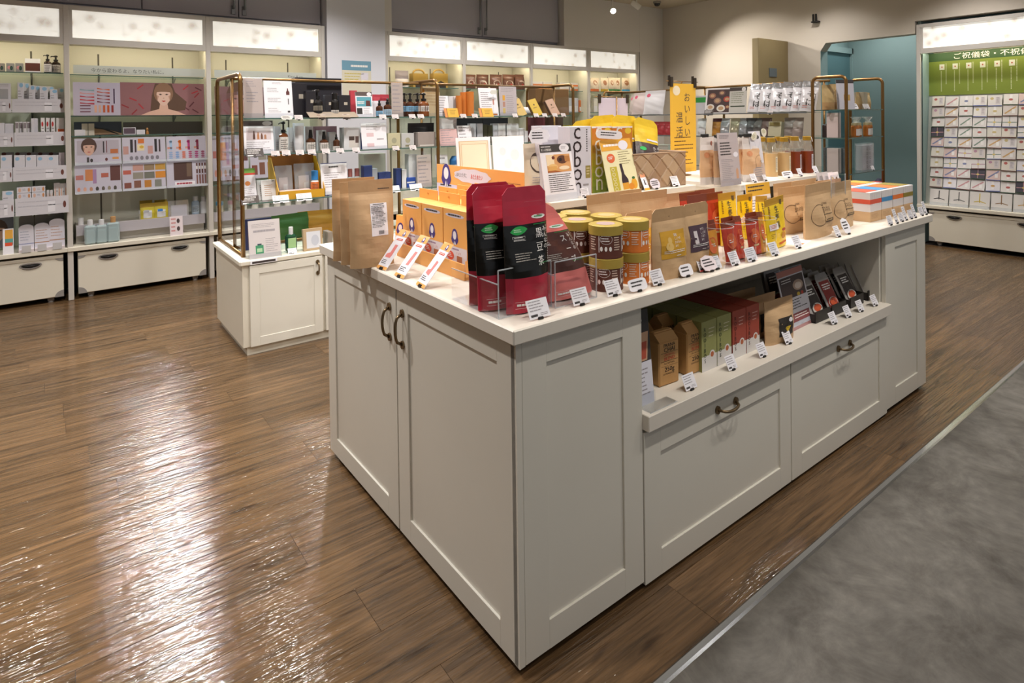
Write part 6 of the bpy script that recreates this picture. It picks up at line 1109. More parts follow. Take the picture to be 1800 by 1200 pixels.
# bay at the picture edge: shelves 1.745, 1.46, 1.21, .955, .71, counter
for i, (l, r, c) in enumerate(((-6, 8, '#8f8a86'), (11, 25, '#8c8a8c'), (27, 41, '#8c8a8c'))): wbox(l, r, 125, 111, 1.745, WS+.03, 'small grey swatch box on the top glass shelf, %s' % ['cut by the picture edge', 'middle of three', 'beside the brown box'][i], P(c), lambda m, w, h: (m.disc(-w*.1, h*.5, w*.25, h*.2, m.y, P('#c98a92')), m.disc(w*.15, h*.45, w*.2, h*.25, m.y-.0003, P('#2f4a44'))))
wbox(44, 71, 125, 103, 1.745, WS+.03, 'white and brown leather look box on the top shelf', M('#e2e2ea', .4), lambda m, w, h: m.rect(-w*.48, w*.48, h*.12, h*.68, m.y, P('#5a2a20')))
for i, (l, r, t) in enumerate(((77, 91, 95), (90, 107, 97))): x, y, w, h = wfit(l, r, 126, t, 1.745, WS+.04*i); thing('bottle', ['dark amber pump bottle with white label on the top shelf, front one', 'dark amber pump bottle on the top shelf, second one'][i], 'bottle', bottle(w/2, h, M('#2a1a14', .2), BPL, 'pump', P('#cfcbd2'), lz=(.06, .48), sh=.62), (x, y+.04, 1.745))
LBL = M('#d3d0d6', .5, var=.01); SKY = P('#8fb8d6'); PCH = P('#d9b09c'); SW = P('#6a3a30')
def natur(m, w, h): m.disc(w*.1, h*.9, w*.3, h*.08, m.y, SKY); m.disc(w*.2, h*.25, w*.16, h*.12, m.y, SW); m.lines(-w*.4, w*.2, h*.4, h*.7, 3, m.y, INK2, .3, 2)
def oven(m, w, h): m.rect(-w*.4, w*.3, h*.2, h*.78, m.y, P('#a8a6a8')); m.rect(-w/2, w/2, 0, h*.1, m.y, SKY); m.lines(-w*.4, w*.4, h*.85, h*.95, 2, m.y, INK2, .3, 3)
wbox(-4, 19, 174, 146, 1.46, WS-.03, 'white carton with grey window at the picture edge', LBL, oven)
for i, (l, r, t) in enumerate(((31, 42, 145), (42, 52, 146), (51, 62, 150), (60, 71, 151), (70, 84, 152), (84, 96, 152), (88, 102, 157), (102, 113, 155))): wbox(l, r, 174, t, 1.46, WS-.03+.05*(i % 2), 'white skincare carton on the second shelf, %s from the picture edge' % ORD[i], LBL if i != 5 else P('#cfc9c6'), natur, d=.04)
def tray(pl, pr, pb, pt, zs, yy, label, sd):
    x, y, w, h = wfit(pl, pr, pb, pt, zs, yy); m = MB().box(-w/2, w/2, 0, .004, 0, h, LBL).box(-w/2, w/2, .004, .12, 0, .003, LBL); m.lines(-w*.45, w*.4, h*.3, h*.8, 2, -.0006, P('#c6c3cb'), .22, sd, .3, 12); m.disc(w*.42, h*.5, w*.03, h*.2, -.0006, SW); m.rect(w*.1, w*.24, h*.12, h*.75, -.0006, P('#e6e4ea')); thing('shelf_tray', label, 'tray', m, (x, y-.002, zs))
tray(-20, 20, 187, 174, 1.44, WS-.06, 'white shelf front tray of the second shelf, picture edge part', 2); tray(21, 115, 187, 174, 1.44, WS-.06, 'white shelf front tray of the second shelf, longer part', 3)
def red_pack(m, w, h): m.disc(-w*.1, h*.75, w*.25, h*.1, m.y, P('#c0393a')); m.rect(-w*.4, w*.4, 0, h*.06, m.y, P('#c0492a')); m.lines(-w*.3, w*.3, h*.2, h*.6, 3, m.y, INK2, .3, 3)
for i, (l, r, t, k) in enumerate(((-3, 8, 216, 0), (9, 24, 217, 0), (27, 33, 214, 1), (34, 40, 214, 1), (41, 47, 214, 1), (48, 54, 214, 1), (55, 61, 208, 0), (61, 67, 208, 0), (72, 79, 207, 2), (81, 88, 207, 2), (90, 97, 207, 2), (99, 113, 207, 3))):
    wbox(l, r, 233, t, 1.21, WS-.06+.02*(i % 2), '%s on the third shelf, %s from the picture edge' % (['pale stacked pack', 'slim white tube card', 'white card with red dot', 'orange gel carton'][k], ORD[i]), [LBL, P('#d6d2d4'), P('#e0dcdc'), P('#d3cfcc')][k], [None, lambda m, w, h: (m.rect(-w*.4, w*.4, h*.7, h*.95, m.y, P('#8a7f84')), m.rect(-w*.2, w*.2, 0, h*.1, m.y, P('#a03a3a'))), red_pack, lambda m, w, h: m.rect(-w*.3, w*.48, h*.05, h*.55, m.y, P('#c8541e'))][k], d=.04)
tray(-20, 24, 247, 234, 1.19, WS-.085, 'white shelf front tray of the third shelf, picture edge part', 5); tray(25, 117, 247, 232, 1.19, WS-.085, 'white shelf front tray of the third shelf, longer part', 6)
def peachc(m, w, h): m.disc(-w*.2, h*.85, w*.2, h*.08, m.y, SKY); m.disc(-w*.25, h*.2, w*.25, h*.12, m.y, PCH); m.disc(w*.3, h*.12, w*.12, h*.08, m.y, SW); m.rect(-w*.45, w*.4, -0.0, h*.06, m.y, P('#d3b8a6'))
for i, (l, r) in enumerate(((1, 21), (25, 44), (45, 64), (65, 84), (84, 103))): wbox(l, r, 294, 273, .955, WS-.09, 'white peach printed carton on the fourth shelf, %s from the picture edge' % ORD[i], LBL, peachc, d=.05); wbox(l+2, r+3, 285, 268, .955, WS+.03, 'grey lidded carton behind the peach printed one, %s from the edge' % ORD[i], P('#a8a2a2'), lambda m, w, h: m.disc(-w*.3, h*.95, w*.2, h*.06, m.y, SW), d=.05)
wbox(104, 114, 292, 268, .955, WS-.05, 'pinkish slim carton at the end of the fourth shelf', P('#b9aeb0'), None)
tray(-20, 22, 309, 296, .935, WS-.11, 'white shelf front tray of the fourth shelf, picture edge part', 7); tray(23, 117, 309, 292, .935, WS-.11, 'white shelf front tray of the fourth shelf, longer part', 8)
def strip_(m, w, h): m.disc(-w*.3, h*.5, w*.1, h*.35, m.y, PCH); m.disc(w*.35, h*.5, w*.08, h*.35, m.y, P('#c98a5a')); m.lines(-w*.1, w*.2, h*.3, h*.7, 2, m.y, INK2, .3, 2)
wbox(4, 24, 354, 336, .71, WS-.1, 'white carton with sky blue mark on the fifth shelf at the edge', LBL, natur)
for c in range(2):
    for r_ in range(4):
        z0_ = .71+r_*.045; x, y, w, h = wfit(30+c*26, 55+c*25, 352, 320, .71, WS-.09); thing('flat_carton', 'flat white carton, %s from the top of the %s stack' % (ORD[3-r_], ['first', 'second'][c]), 'box', cbox(w, .07, .043, LBL, strip_), (x, y+.03, z0_))
for i, (l, r, t) in enumerate(((82, 87, 334), (88, 93, 334), (95, 106, 321), (106, 118, 322))): wbox(l, r, 350, t, .71, WS-.07, ['slim white tube beside the flat cartons', 'second slim white tube beside the flat cartons', 'film wrapped carton with peach label', 'film wrapped carton at the end of the fifth shelf'][i], P('#d3cfcf'), strip_, d=.04)
tray(-20, 25, 372, 352, .68, WS-.13, 'white shelf front tray of the fifth shelf, picture edge part', 9); tray(27, 121, 372, 346, .68, WS-.13, 'white shelf front tray of the fifth shelf, longer part', 10)
# counter of that bay
CZ = CT_Z
for i, (l, r, t, tt) in enumerate(((33, 60, 395, 377), (61, 87, 392, 375), (87, 114, 384, 372))):
    x, y, w, h = wfit(l, r, 431-i*4, t, CZ, WY+.03); arch = lambda w_, h_: [(-w_/2, 0), (w_/2, 0)]+[(w_/2*math.cos(a*PI/10), h_-w_*.3+w_*.3*math.sin(a*PI/10)) for a in range(11)]
    m = MB().prism(arch(w, h), 0, .03, P('#d6d3dc')); m.lines(-w*.4, w*.4, h*.35, h*.75, 4, -.0006, P('#9aa0b0') if i == 0 else P('#c09a86'), .2, i); m.rect(-w/2, w/2, h*.28, h*.31, -.0006, P('#8f95b5') if i == 0 else P('#b58a6a'))
    hh2 = Yp((l+r)/2, tt, WY+.13).z-CZ; bk = MB().prism(arch(w, hh2), .10, .105, P('#8f8c86'))
    thing('arched_display', 'white arched tester stand, %s on the counter' % ['nearest the picture edge', 'in the middle', 'nearest the post'][i], 'display stand', [('front', m), ('back_plate', bk), ('base', MB().box(-w/2, w/2, -.04, .11, 0, .02, P('#d9cfd0'))), ('price_holder', MB().box(-w*.3, w*.3, -.045, -.042, .0, .05, P('#c3c0c0')))], (x, y, CZ))
x, y, w, h = wfit(5, 24, 438, 402, CZ, WY+.0); m = sign(w, h, .003, PAPER); m.rect(-w*.3, w*.45, h*.6, h*.95, m.y, P('#d9a03a')); m.rect(-w*.3, w*.45, h*.35, h*.6, m.y, P('#5a9a92')); m.rect(-w*.3, w*.4, h*.32, h*.45, m.y-.0003, P('#d8502c')); thing('pop_sign', 'small colourful pop sign on the counter near the picture edge', 'sign', m, (x, y, CZ), 0, R(8))
# face poster at the edge of the counter
def face(m, cx, cz, s, y, hair='#4a342a', skin='#c9a08a', lip='#a83a3a'):
    E = lambda x, z, rx, rz, yy, c, n=18: m.disc(cx+x*s, cz+z*s, rx*s, rz*s, yy, P(c), n)
    E(0, .12, .40, .50, y, hair, 22)
    m.poly([(cx+s*x_, cz+s*z_) for x_, z_ in ((-.05, -.46), (.05, -.46), (.15, -.38), (.25, -.22), (.29, .05), (.27, .3), (-.27, .3), (-.29, .05), (-.25, -.22), (-.15, -.38))], y-.0004, P(skin))
    m.poly([(cx+s*x_, cz+s*z_) for x_, z_ in ((-.33, .10), (-.26, .17), (-.1, .19), (.1, .19), (.26, .17), (.33, .10), (.30, .48), (.0, .60), (-.30, .48))], y-.0007, P(hair))
    for q in (-1, 1):
        m.poly([(cx+q*s*.05, cz+s*.06), (cx+q*s*.13, cz+s*.035), (cx+q*s*.21, cz+s*.075), (cx+q*s*.13, cz+s*.10)][::q], y-.0008, P('#5a433a')); E(q*.13, .066, .026, .026, y-.0009, '#2c211f', 10)
        m.poly([(cx+q*s*.24, cz-s*.20), (cx+q*s*.29, cz+s*.05), (cx+q*s*.20, cz-s*.02)][::q], y-.0006, P('#b98d78'))
    m.poly([(cx-s*.035, cz-s*.12), (cx+s*.035, cz-s*.12), (cx+s*.015, cz-s*.09), (cx-s*.015, cz-s*.09)], y-.0008, P('#a87a66')); m.poly([(cx-s*.10, cz-s*.245), (cx, cz-s*.29), (cx+s*.10, cz-s*.245), (cx+s*.035, cz-s*.215), (cx, cz-s*.225), (cx-s*.035, cz-s*.215)], y-.0008, P(lip))
x, y, w, h = wfit(-30, 24, 405, 372, CZ+.12, WY+.2); m = MB().box(-w/2, w/2, 0, .004, 0, h*1.35, P('#6a6a72')); face(m, -w*.05, h*.7, h*.9, -.0006); thing('face_poster', 'small portrait card behind the arched stands at the edge', 'poster', m, (x, y, CZ+.02))
# ---- make-up bay
hx = (-.76+.225)/2
m = sign(.93, Yp(240, 112, 4.725).z-1.745, .004, M('#a9adac', .5, var=.02)); w, h = m.w, m.h
x, y, w_, h_ = wfit(129, 361, 135, 113, 1.745, 4.725); m = sign(w_, .068, .004, M('#b4b9b6', .5, var=.01)); m.text('今から変わるよ、なりたい私に。', -w_*.38, .018, .036, m.y, P('#4a4a4a'), 'l', .98); thing('header_board', 'grey green slogan board over the make-up poster', 'sign', m, (x, 4.725, 1.745)); x, y, w_, h_ = wfit(377, 556, 143, 127, 1.745, 4.725); m = sign(w_, .068, .004, M('#b4b9b6', .5, var=.01)); m.text('Kirei & co', w_*.2, .018, .034, m.y, P('#5a5a58')); thing('header_board', 'grey green name board behind the near brass rack', 'sign', m, (x, 4.725, 1.745))
x, y, w, h = wfit(129, 212, 204, 145, 1.416, 4.745); m = sign(w, h, .004, P('#b3acbe')); q = m.y
for i in range(5): m.poly([(-w*.36, h*(.76-.1*i)), (-w*.22, h*(.75-.1*i)), (-w*.06, h*(.73-.1*i)), (-w*.06, h*(.78-.1*i)), (-w*.22, h*(.77-.1*i)), (-w*.36, h*(.80-.1*i))], q, P(['#7a9aa2', '#c98a8a', '#b03a42', '#b8323a', '#a82a3a'][i]))
for i in range(5): m.poly([(-w*.0, h*(.80-.1*i)), (w*.14, h*(.79-.1*i)), (w*.27, h*(.76-.1*i)), (w*.27, h*(.81-.1*i)), (w*.14, h*(.80-.1*i)), (0, h*(.84-.1*i))], q, P(['#c9602c', '#b5482c', '#7a2a2e', '#8a2e30', '#6a2430'][i]))
for i in range(3): m.rect(-w*.36, -w*.14, h*(.10+.09*i), h*(.13+.09*i), q, P('#6a3444'))
for i, c in enumerate(('#d9a58a', '#c9a08c', '#b5582e', '#b8501e', '#8a2a22')): m.rect(w*(-.06+.09*i), w*(-.01+.09*i), h*.09, h*.31, q, P(c))
m.rect(w*.35, w*.38, h*.36, h*.82, q, P('#3a2440')); thing('swatch_poster', 'lilac poster of lipstick swatches beside the portrait poster', 'poster', m, (x, 4.745, 1.416))
x, y, w, h = wfit(212, 359, 205, 146, 1.416, 4.745); m = sign(w, h, .004, P('#8a5f62')); q = m.y
r_ = random.Random(5)
for i in range(16):
    cx, cz = r_.uniform(-.46, .46)*w, r_.uniform(.1, .92)*h
    if abs(cx+.0*w) < .16*w: continue
    a = r_.uniform(.3, .9)*(1 if i % 2 else -1); L_ = .045*w; m.poly([(cx+L_*math.cos(a)+d_*math.sin(a), cz+L_*math.sin(a)-d_*math.cos(a)) if e_ else (cx-L_*math.cos(a)+d_*math.sin(a), cz-L_*math.sin(a)-d_*math.cos(a)) for e_, d_ in ((1, .005), (1, -.005), (0, -.005), (0, .005))], q-.0002, P(['#8a2a30', '#a83038', '#5a2a30'][i % 3]))
m.poly([(-w*.16, h*.12), (-w*.14, h*.6), (-w*.10, h*.98), (w*.10, h*.98), (w*.14, h*.72), (w*.28, h*.42), (w*.26, h*.16), (w*.1, h*.1)], q-.0003, P('#5a4132')); m.poly([(-w*.27, 0), (w*.27, 0), (w*.17, h*.11), (w*.055, h*.19), (w*.045, h*.34), (-w*.045, h*.34), (-w*.055, h*.19), (-w*.17, h*.11)], q-.0005, P('#d3ab98')); face(m, .0, h*.60, h*.66, q-.0007, '#86644c', '#d9b8a8', '#b5402e')
thing('portrait_poster', 'dusty rose poster of a long haired model with lipstick strokes', 'poster', m, (x, 4.745, 1.416))
x, y, w, h = wfit(375, 400, 206, 152, 1.416, 4.745); m = sign(.45, h, .004, P('#7a5a5c')); face(m, -.02, h*.5, h*1.1, m.y, '#5a4034', '#b5887a'); thing('portrait_poster', 'close-up portrait poster behind the near brass rack corner', 'poster', m, (x+.18, 4.745, 1.416))
# mid shelf small things
x, y, w, h = wfit(130, 214, 237, 214, 1.256, 4.86); m = MB().box(-w/2, w/2, 0, .01, 0, h, M('#3f4448', .25, .6, var=.1)); m.poly([(-w*.1, h*.05), (w*.3, h*.05), (w*.5, h*.0), (w*.5, h*.12), (w*.1, h*.5), (-w*.1, h*.55)], -.001, P('#a58468')); m.poly([(-w*.1, h*.6), (w*.15, h*.5), (w*.45, h*.05), (w*.4, h*.05), (w*.1, h*.42), (-w*.1, h*.52)], -.0014, P('#1f2426')); thing('mirror_card', 'dark glossy panel with curved stripes on the middle glass shelf', 'panel', m, (x, y, 1.256))
x, y, w, h = wfit(217, 358, 236, 214, 1.256, 4.88); thing('mirror_card', 'long dark grey panel at the back of the middle glass shelf', 'panel', MB().box(-w/2, w/2, 0, .01, 0, h, M('#5f5852', .4, var=.03)), (x, y, 1.256))
wbox(131, 150, 239, 228, 1.256, 4.78, 'white card box at the start of the middle shelf', LBL, None); wbox(144, 166, 238, 217, 1.256, 4.84, 'cream tube pair standing on the middle shelf', P('#cdc3b4'), lambda m, w, h: m.rect(-w*.05, w*.05, 0, h, m.y, P('#8a8478')))
wbox(217, 239, 237, 224, 1.256, 4.78, 'dark framed card on the middle shelf', LBL, lambda m, w, h: m.rect(-w*.46, w*.44, h*.12, h*.9, m.y, P('#5a4a56'))); wbox(240, 255, 236, 228, 1.256, 4.78, 'white small card beside the dark framed one', LBL, None); x, y, w, h = wfit(256, 262, 235, 224, 1.256, 4.8); thing('ornament', 'small brown wooden ornament on the middle shelf', 'ornament', MB().lathe([(w*.5, 0), (w*.4, h*.4), (w*.25, h*.5), (w*.4, h*.75), (w*.1, h)], M('#a5713a', .5), 12), (x, y, 1.256))
wbox(360, 366, 236, 211, 1.256, 4.80, 'white thin booklet standing at the end of the middle shelf', LBL, None, d=.12)
# tester panels: two rows of three, leaning
PZ = [(1.02, 245, 290), (.80, 293, 340)]
def makeup(m, w, h, q, kind):
    if kind == 0: m.rect(-w*.45, w*.45, h*.38, h*.92, q, P('#a8a0aa')); face(m, -w*.2, h*.64, h*.6, q-.0003, '#4a3228', '#c9a290', '#b0564e'); m.rect(w*.1, w*.13, h*.45, h*.88, q-.0003, P('#2a2226')); m.rect(w*.17, w*.19, h*.45, h*.9, q-.0003, P('#6a3a40')); m.rect(w*.26, w*.43, h*.42, h*.58, q-.0003, P('#b0663a')); m.rect(-w*.25, -w*.2, h*.08, h*.3, q, INK); m.disc(-w*.15, h*.18, w*.03, h*.07, q, INK); m.disc(w*.17, h*.2, w*.03, h*.06, q, P('#5a2a2a')); m.rect(w*.3, w*.44, h*.2, h*.28, q, P('#c98a4a'))
    elif kind == 1:
        for k in range(2): m.rect(w*(-.48+.56*k), w*(-.36+.56*k), h*.35, h*.66, q, P('#b58a84')); m.rect(w*(-.32+.56*k), w*(-.26+.56*k), h*.42, h*.92, q, P('#221c20')); m.rect(w*(-.22+.56*k), w*(-.18+.56*k), h*.42, h*.9, q, P('#3a2a2e'))
        m.rect(-w*.16, w*.0, h*.48, h*.72, q-.0002, P('#d9c9a0')); m.disc(-w*.06, h*.62, w*.05, h*.06, q-.0003, P('#c9a23a')); m.rect(-w*.14, w*.0, h*.76, h*.94, q, P('#c86a2a'))
        for k in range(6): m.disc(w*(-.3+.12*k), h*.2, w*.04, h*.08, q, P('#77727a'))
    elif kind == 2:
        for k, c in enumerate(('#9ab6d6', '#d8702c', '#b83a7a', '#8a2a4a')): m.rect(w*(-.42+.22*k), w*(-.36+.22*k), h*.45, h*.85, q, P(c)); m.rect(w*(-.48+.22*k), w*(-.36+.22*k), h*.5, h*.58, q, P('#c98a78')); m.disc(w*(-.4+.22*k), h*.78, w*.04, h*.05, q, P(c))
        for k, c in enumerate(('#8aa2c6', '#7a9ac6', '#c05a3a', '#b04a70', '#a8407a', '#8a3a5a')): [m.disc(w*(-.4+.16*k), h*(.12+.08*j), w*.05, h*.035, q, P(c), 8) for j in range(4)]
    elif kind == 3:
        m.rect(-w*.28, -w*.12, h*.45, h*.85, q, P('#c07a4a')); m.rect(-w*.12, -w*.04, h*.35, h*.85, q, P('#9a7a9e')); m.rect(w*.26, w*.48, h*.42, h*.95, q, P('#5a3430')); m.rect(-w*.48, -w*.32, h*.5, h*.66, q, P('#b0706a')); m.rect(w*.06, w*.22, h*.55, h*.7, q, P('#a85a4a'))
        for k in range(7): m.disc(w*(-.42+.13*k), h*.16, w*.035, h*.08, q, P(['#c98a7a', '#d3a08a', '#b5866a', '#3a3430', '#5a5048', '#8a7f6a', '#4a443c'][k]), 10)
    elif kind == 4:
        for k, c in enumerate(('#b58a80', '#8a7458', '#b58a3a')): m.rect(w*(-.26+.26*k), w*(-.02+.26*k), h*.72, h*.94, q, P(c)); m.rect(w*(-.26+.26*k), w*(-.02+.26*k), h*.42, h*.66, q, P(['#8a8478', '#6a6a60', '#c8812a'][k])); m.rect(w*(-.24+.24*k), w*(-.08+.24*k), h*.08, h*.36, q, P(['#7a5040', '#b0742a', '#7a7a70'][k]))
        m.rect(-w*.48, -w*.3, h*.6, h*.75, q, P('#b0584a')); m.rect(-w*.46, -w*.3, h*.08, h*.3, q, P('#7a4438'))
    else:
        m.rect(-w*.32, w*.14, h*.28, h*.95, q, P('#4a302a')); m.rect(w*.0, w*.12, h*.4, h*.93, q-.0002, P('#6a5444')); m.rect(-w*.3, w*.2, h*.06, h*.22, q, P('#e6e2e6')); m.lines(-w*.26, w*.16, h*.1, h*.18, 1, q-.0003, P('#a03a4a'), .8, 3)
        for k in range(4): m.rect(w*(.24+.07*k), w*(.28+.07*k), h*.5, h*.9, q, P('#5a342e')); m.rect(w*(.24+.07*k), w*(.28+.07*k), h*.1, h*.45, q, P('#7a5048')); m.rect(w*(.24+.07*k), w*(.28+.07*k), h*.66, h*.78, q-.0002, P('#d9d3d0'))
cols = [(131, 214), (215, 292), (293, 364)]
for r_ in range(2):
    for c in range(3):
        zb = PZ[r_][0]; l, rr = cols[c]; yy = 4.73-.06*r_
        a, b = Yp(l, 280+40*r_, yy), Yp(rr, 275+40*r_, yy); w = b.x-a.x-.004; h = .215 if r_ == 0 else .225
        m = sign(w, h, .006, P('#b9b4c2')); makeup(m, w, h, m.y, r_*3+c)
        thing('tester_panel', ['lilac make-up panel with a face photo', 'lilac make-up panel with mascara tubes', 'lilac make-up panel with bright colour swatches', 'lilac make-up panel with gloss tubes and nail polish', 'lilac make-up panel with powder compacts', 'lilac make-up panel with brown eye colours'][r_*3+c], 'display panel', [('panel', m), ('ledge', MB().box(-w/2, w/2, -.05, -.003, 0, .004, ACRY).box(-w/2, w/2, -.052, -.05, 0, .02, AEDGE))], ((a.x+b.x)/2, yy, zb), 0, R(8))
# lower shelf of the make-up bay
LS = .545
thing('low_shelf', 'pale low shelf tray under the make-up panels', 'shelf', [('board', MB().box(-.72, .19, 4.70, 5.0, LS-.02, LS, UNIT)), ('front_lip', MB().box(-.72, .19, 4.692, 4.70, LS-.07, LS+.012, P('#b3aeb4'))), ('support', MB().box(-.72, .19, 4.75, 4.77, CT_Z, LS-.02, UNIT))])
for i, (l, r, b, t, k) in enumerate(((137, 148, 402, 383, 0), (245, 256, 388, 370, 1), (268, 282, 386, 368, 2), (283, 296, 384, 367, 2), (285, 298, 391, 380, 2))):
    x, y, w, h = wfit(l, r, b, t, LS, 4.76+.05*(i == 2 or i == 3)); body = [P('#d6d3d6'), P('#d3cdbc'), P('#d3b83a')][k]
    thing('jar', ['white jar with black mark on the low shelf', 'slim bottle with gold liquid on the low shelf', 'orange topped yellow jar, first behind', 'orange topped yellow jar, second behind', 'yellow jar with white lid in front'][i], 'jar', [('body', MB().lathe([(w*.48, 0), (w*.5, h*.65)], body, 16)), ('lid', MB().lathe([(w*.5, h*.65), (w*.5, h)], P('#d98a4a') if i in (2, 3) else WPL, 16))], (x, y+.03, LS))
for i, (l, r) in enumerate(((307, 331), (331, 355))[:0]): pass
for i, (l, r, t, c) in enumerate(((247, 272, 357, 0), (271, 296, 355, 1), (246, 268, 352, 2), (272, 294, 351, 2))):
    x, y, w, h = wfit(l, r, 388-i*2, t, LS, 4.75+.09*(i > 1)); b, F = pouch(w, h, .03, [(.75, P('#c9b83a')), (1, P('#b5962a'))], 200+i, .85, .003, 8, 10); l_ = on(F); l_.rect(-w*.3, w*.3, h*.1, h*.55, -.001, P('#d6d6d9')); l_.rect(-w*.25, w*.1, h*.45, h*.6, -.0015, P('#3f7fc2') if c == 1 else P('#a8a8ac'))
    if i < 2: thing('yellow_cotton_pack', ['yellow cotton pack with white label, front', 'yellow cotton pack with blue stripe, front'][i], 'pack', [('pouch', b), ('label', l_)], (x, y, LS))
    else: thing('yellow_cotton_pack', ['yellow cotton pack behind the white label one', 'yellow cotton pack behind the blue stripe one'][i-2], 'pack', b, (x, y, LS))
x, y, w, h = wfit(296, 334, 384, 352, LS, 4.74); thing('film_pack', 'silvery film pack with white card on the low shelf', 'pack', [('card', MB().box(-w*.36, w*.38, 0, .006, 0, h*.72, P('#cfcdd8'))), ('film', MB().box(-w*.5, w*.45, -.006, .012, 0, h, WRAP))], (x, y, LS), 0, R(8))
for i, (l, r) in enumerate(((338, 352), (353, 366))): x, y, w, h = wfit(l, r, 377, 345, LS, 4.78); thing('bottle', ['pale blue lotion bottle with white cap on the low shelf', 'white lotion bottle with white cap on the low shelf'][i], 'bottle', bottle(w/2, h, P('#a9bcd0') if i == 0 else WPL, WPL, 'cap', P('#c3d0dc') if i == 0 else None, neck=.6, sh=.72, lz=(.1, .5)), (x, y+.03, LS))
AQ = clear('toner_liquid', (.66, .78, .80), .2, .05, .45)
for i, (px, py, w, h) in enumerate(((156, 419, .075, .19), (167, 417, .075, .185), (193, 412, .085, .20))):
    p = Zp(px, py, CZ); thing('toner_bottle', ['pale aqua toner bottle, front one on the make-up counter', 'pale aqua toner bottle, second one close beside it', 'pale aqua toner bottle standing alone with gold cap'][i], 'bottle', [('body', MB().box(-w/2, w/2, -.03, .03, 0, h*.78, AQ, .012)), ('liquid', MB().box(-w/2+.006, w/2-.006, -.024, .024, .006, h*.6, P('#9fb4b5'), .008)), ('cap', MB().lathe([(.018, h*.77), (.018, h), (.015, h*1.01)], WPL if i < 2 else P('#b58a5a'), 14))], (p.x+(.03 if i == 1 else 0), WY+.045, CZ))
x, y, w, h = wfit(299, 322, 404, 380, CZ, WY+.0); m = sign(w, h, .003, P('#e0d3d6')); m.disc(w*.15, h*.75, w*.12, h*.12, m.y, P('#4a3a3a')); m.disc(w*.15, h*.35, w*.12, h*.12, m.y, P('#4a3a3a')); m.lines(-w*.4, 0, h*.1, h*.9, 4, m.y, P('#c98a8a'), .4, 3); thing('pop_sign', 'small pink pop card on the make-up bay counter', 'sign', m, (x, y, CZ), 0, R(8))
# lower shelf of the bay behind the rack
thing('low_shelf', 'pale low shelf tray behind the near brass rack', 'shelf', [('board', MB().box(.26, 1.2, 4.70, 5.0, LS-.02, LS, UNIT)), ('front_lip', MB().box(.26, 1.2, 4.692, 4.70, LS-.07, LS+.012, P('#b3aeb4'))), ('support', MB().box(.26, 1.2, 4.75, 4.77, CT_Z, LS-.02, UNIT))])
for i in range(9): x = .33+i*.1; thing('tonic_jar', '%s capped jar on the low shelf behind the brass rack, %s' % (['blue', 'pink', 'yellow'][i % 3] if i < 8 else 'white', ORD[i]), 'jar', [('body', MB().lathe([(.03, 0), (.03, .06)], P('#d3cfc6'), 14)), ('lid', MB().lathe([(.032, .06), (.032, .09)], P(['#5f9fc9', '#c98a9a', '#c9b84a'][i % 3]), 14))], (x, 4.8, LS))
for c in range(3):
    w = .30; m = sign(w, .40, .006, P('#b9b4c2')); makeup(m, w, .40, m.y, 3+c); thing('tester_panel', 'lilac tester panel behind the near brass rack, %s' % ['by the post', 'middle one', 'by the pillar'][c], 'display panel', m, (.42+c*.315, 4.735, .83), 0, R(8))
# ---- notice on the pillar
x, y, w, h = wfit(602, 653, 180, 107, Yp(628, 180, WY-.021).z, WY-.021); m = MB().box(-w/2, w/2, -.001, 0, 0, h, P('#d6cfbc')); m.rect(-w/2, w/2, h*.77, h, -.0015, P('#6f9ab0')); m.lines(-w*.2, w*.4, h*.83, h*.90, 1, -.002, WINK, .7, 4, .1, 8); m.lines(-w*.42, w*.3, h*.5, h*.7, 3, -.0015, P('#c9b85a'), .3, 4); m.rect(w*.15, w*.4, h*.55, h*.72, -.0015, P('#dcd6e0')); thing('wall_notice', 'blue headed paper notice on the white pillar', 'notice', m, (x, WY-.021, Yp(628, 180, WY-.021).z))
# ---- food bays at the back
FZ = 1.70
x, y, w, h = wfit(695, 718, 158, 124, FZ, 4.78); b, F = pouch(w, h, .04, [(.5, P('#cfc3ba')), (1, P('#8a7f86'))], 210, .85); thing('snack_pouch', 'small printed pouch beside the handled gift boxes', 'pouch', b, (x, y, FZ))
for i, (l, r) in enumerate(((727, 753), (763, 788))):
    x, y, w, h = wfit(l, r, 158, 129, FZ, 4.78); HB = M('#a8873f', .5, var=.03); m = cbox(w, .09, h, HB, lambda m, w, h: m.poly([(-w*.35, 0), (w*.35, 0), (w*.35, h*.3), (0, h*.5), (-w*.35, h*.3)], m.y, P('#2a2018')))
    thing('gift_box', ['gold handled gift box nearer the pillar', 'gold handled gift box farther from the pillar'][i], 'box', [('carton', m), ('handle', MB().tube([(w*.38*math.cos(a*PI/10), 0, h+.045*math.sin(a*PI/10)) for a in range(11)], .010, HB, 8))], (x, y+.05, FZ))
for i, (l, r) in enumerate(((818, 836), (838, 858), (862, 882), (884, 905), (906, 924))):
    x, y, w, h = wfit(l, r, 160, 131, FZ, 4.76+.03*(i % 2)); b, F = pouch(w*1.05, h, .05, [(1, M('#6a4638', .35, var=.5, scale=90))], 220+i, .85); l_ = on(F); l_.disc(0, h*.4, w*.3, h*.2, -.001, P('#c9b8a8')); l_.disc(w*.1, h*.3, w*.1, h*.1, -.0015, P('#a83a2e')); thing('grain_pouch', 'brown patterned cereal pouch, %s in the row' % ORD[i], 'pouch', [('pouch', b), ('print', l_)], (x, y, FZ))
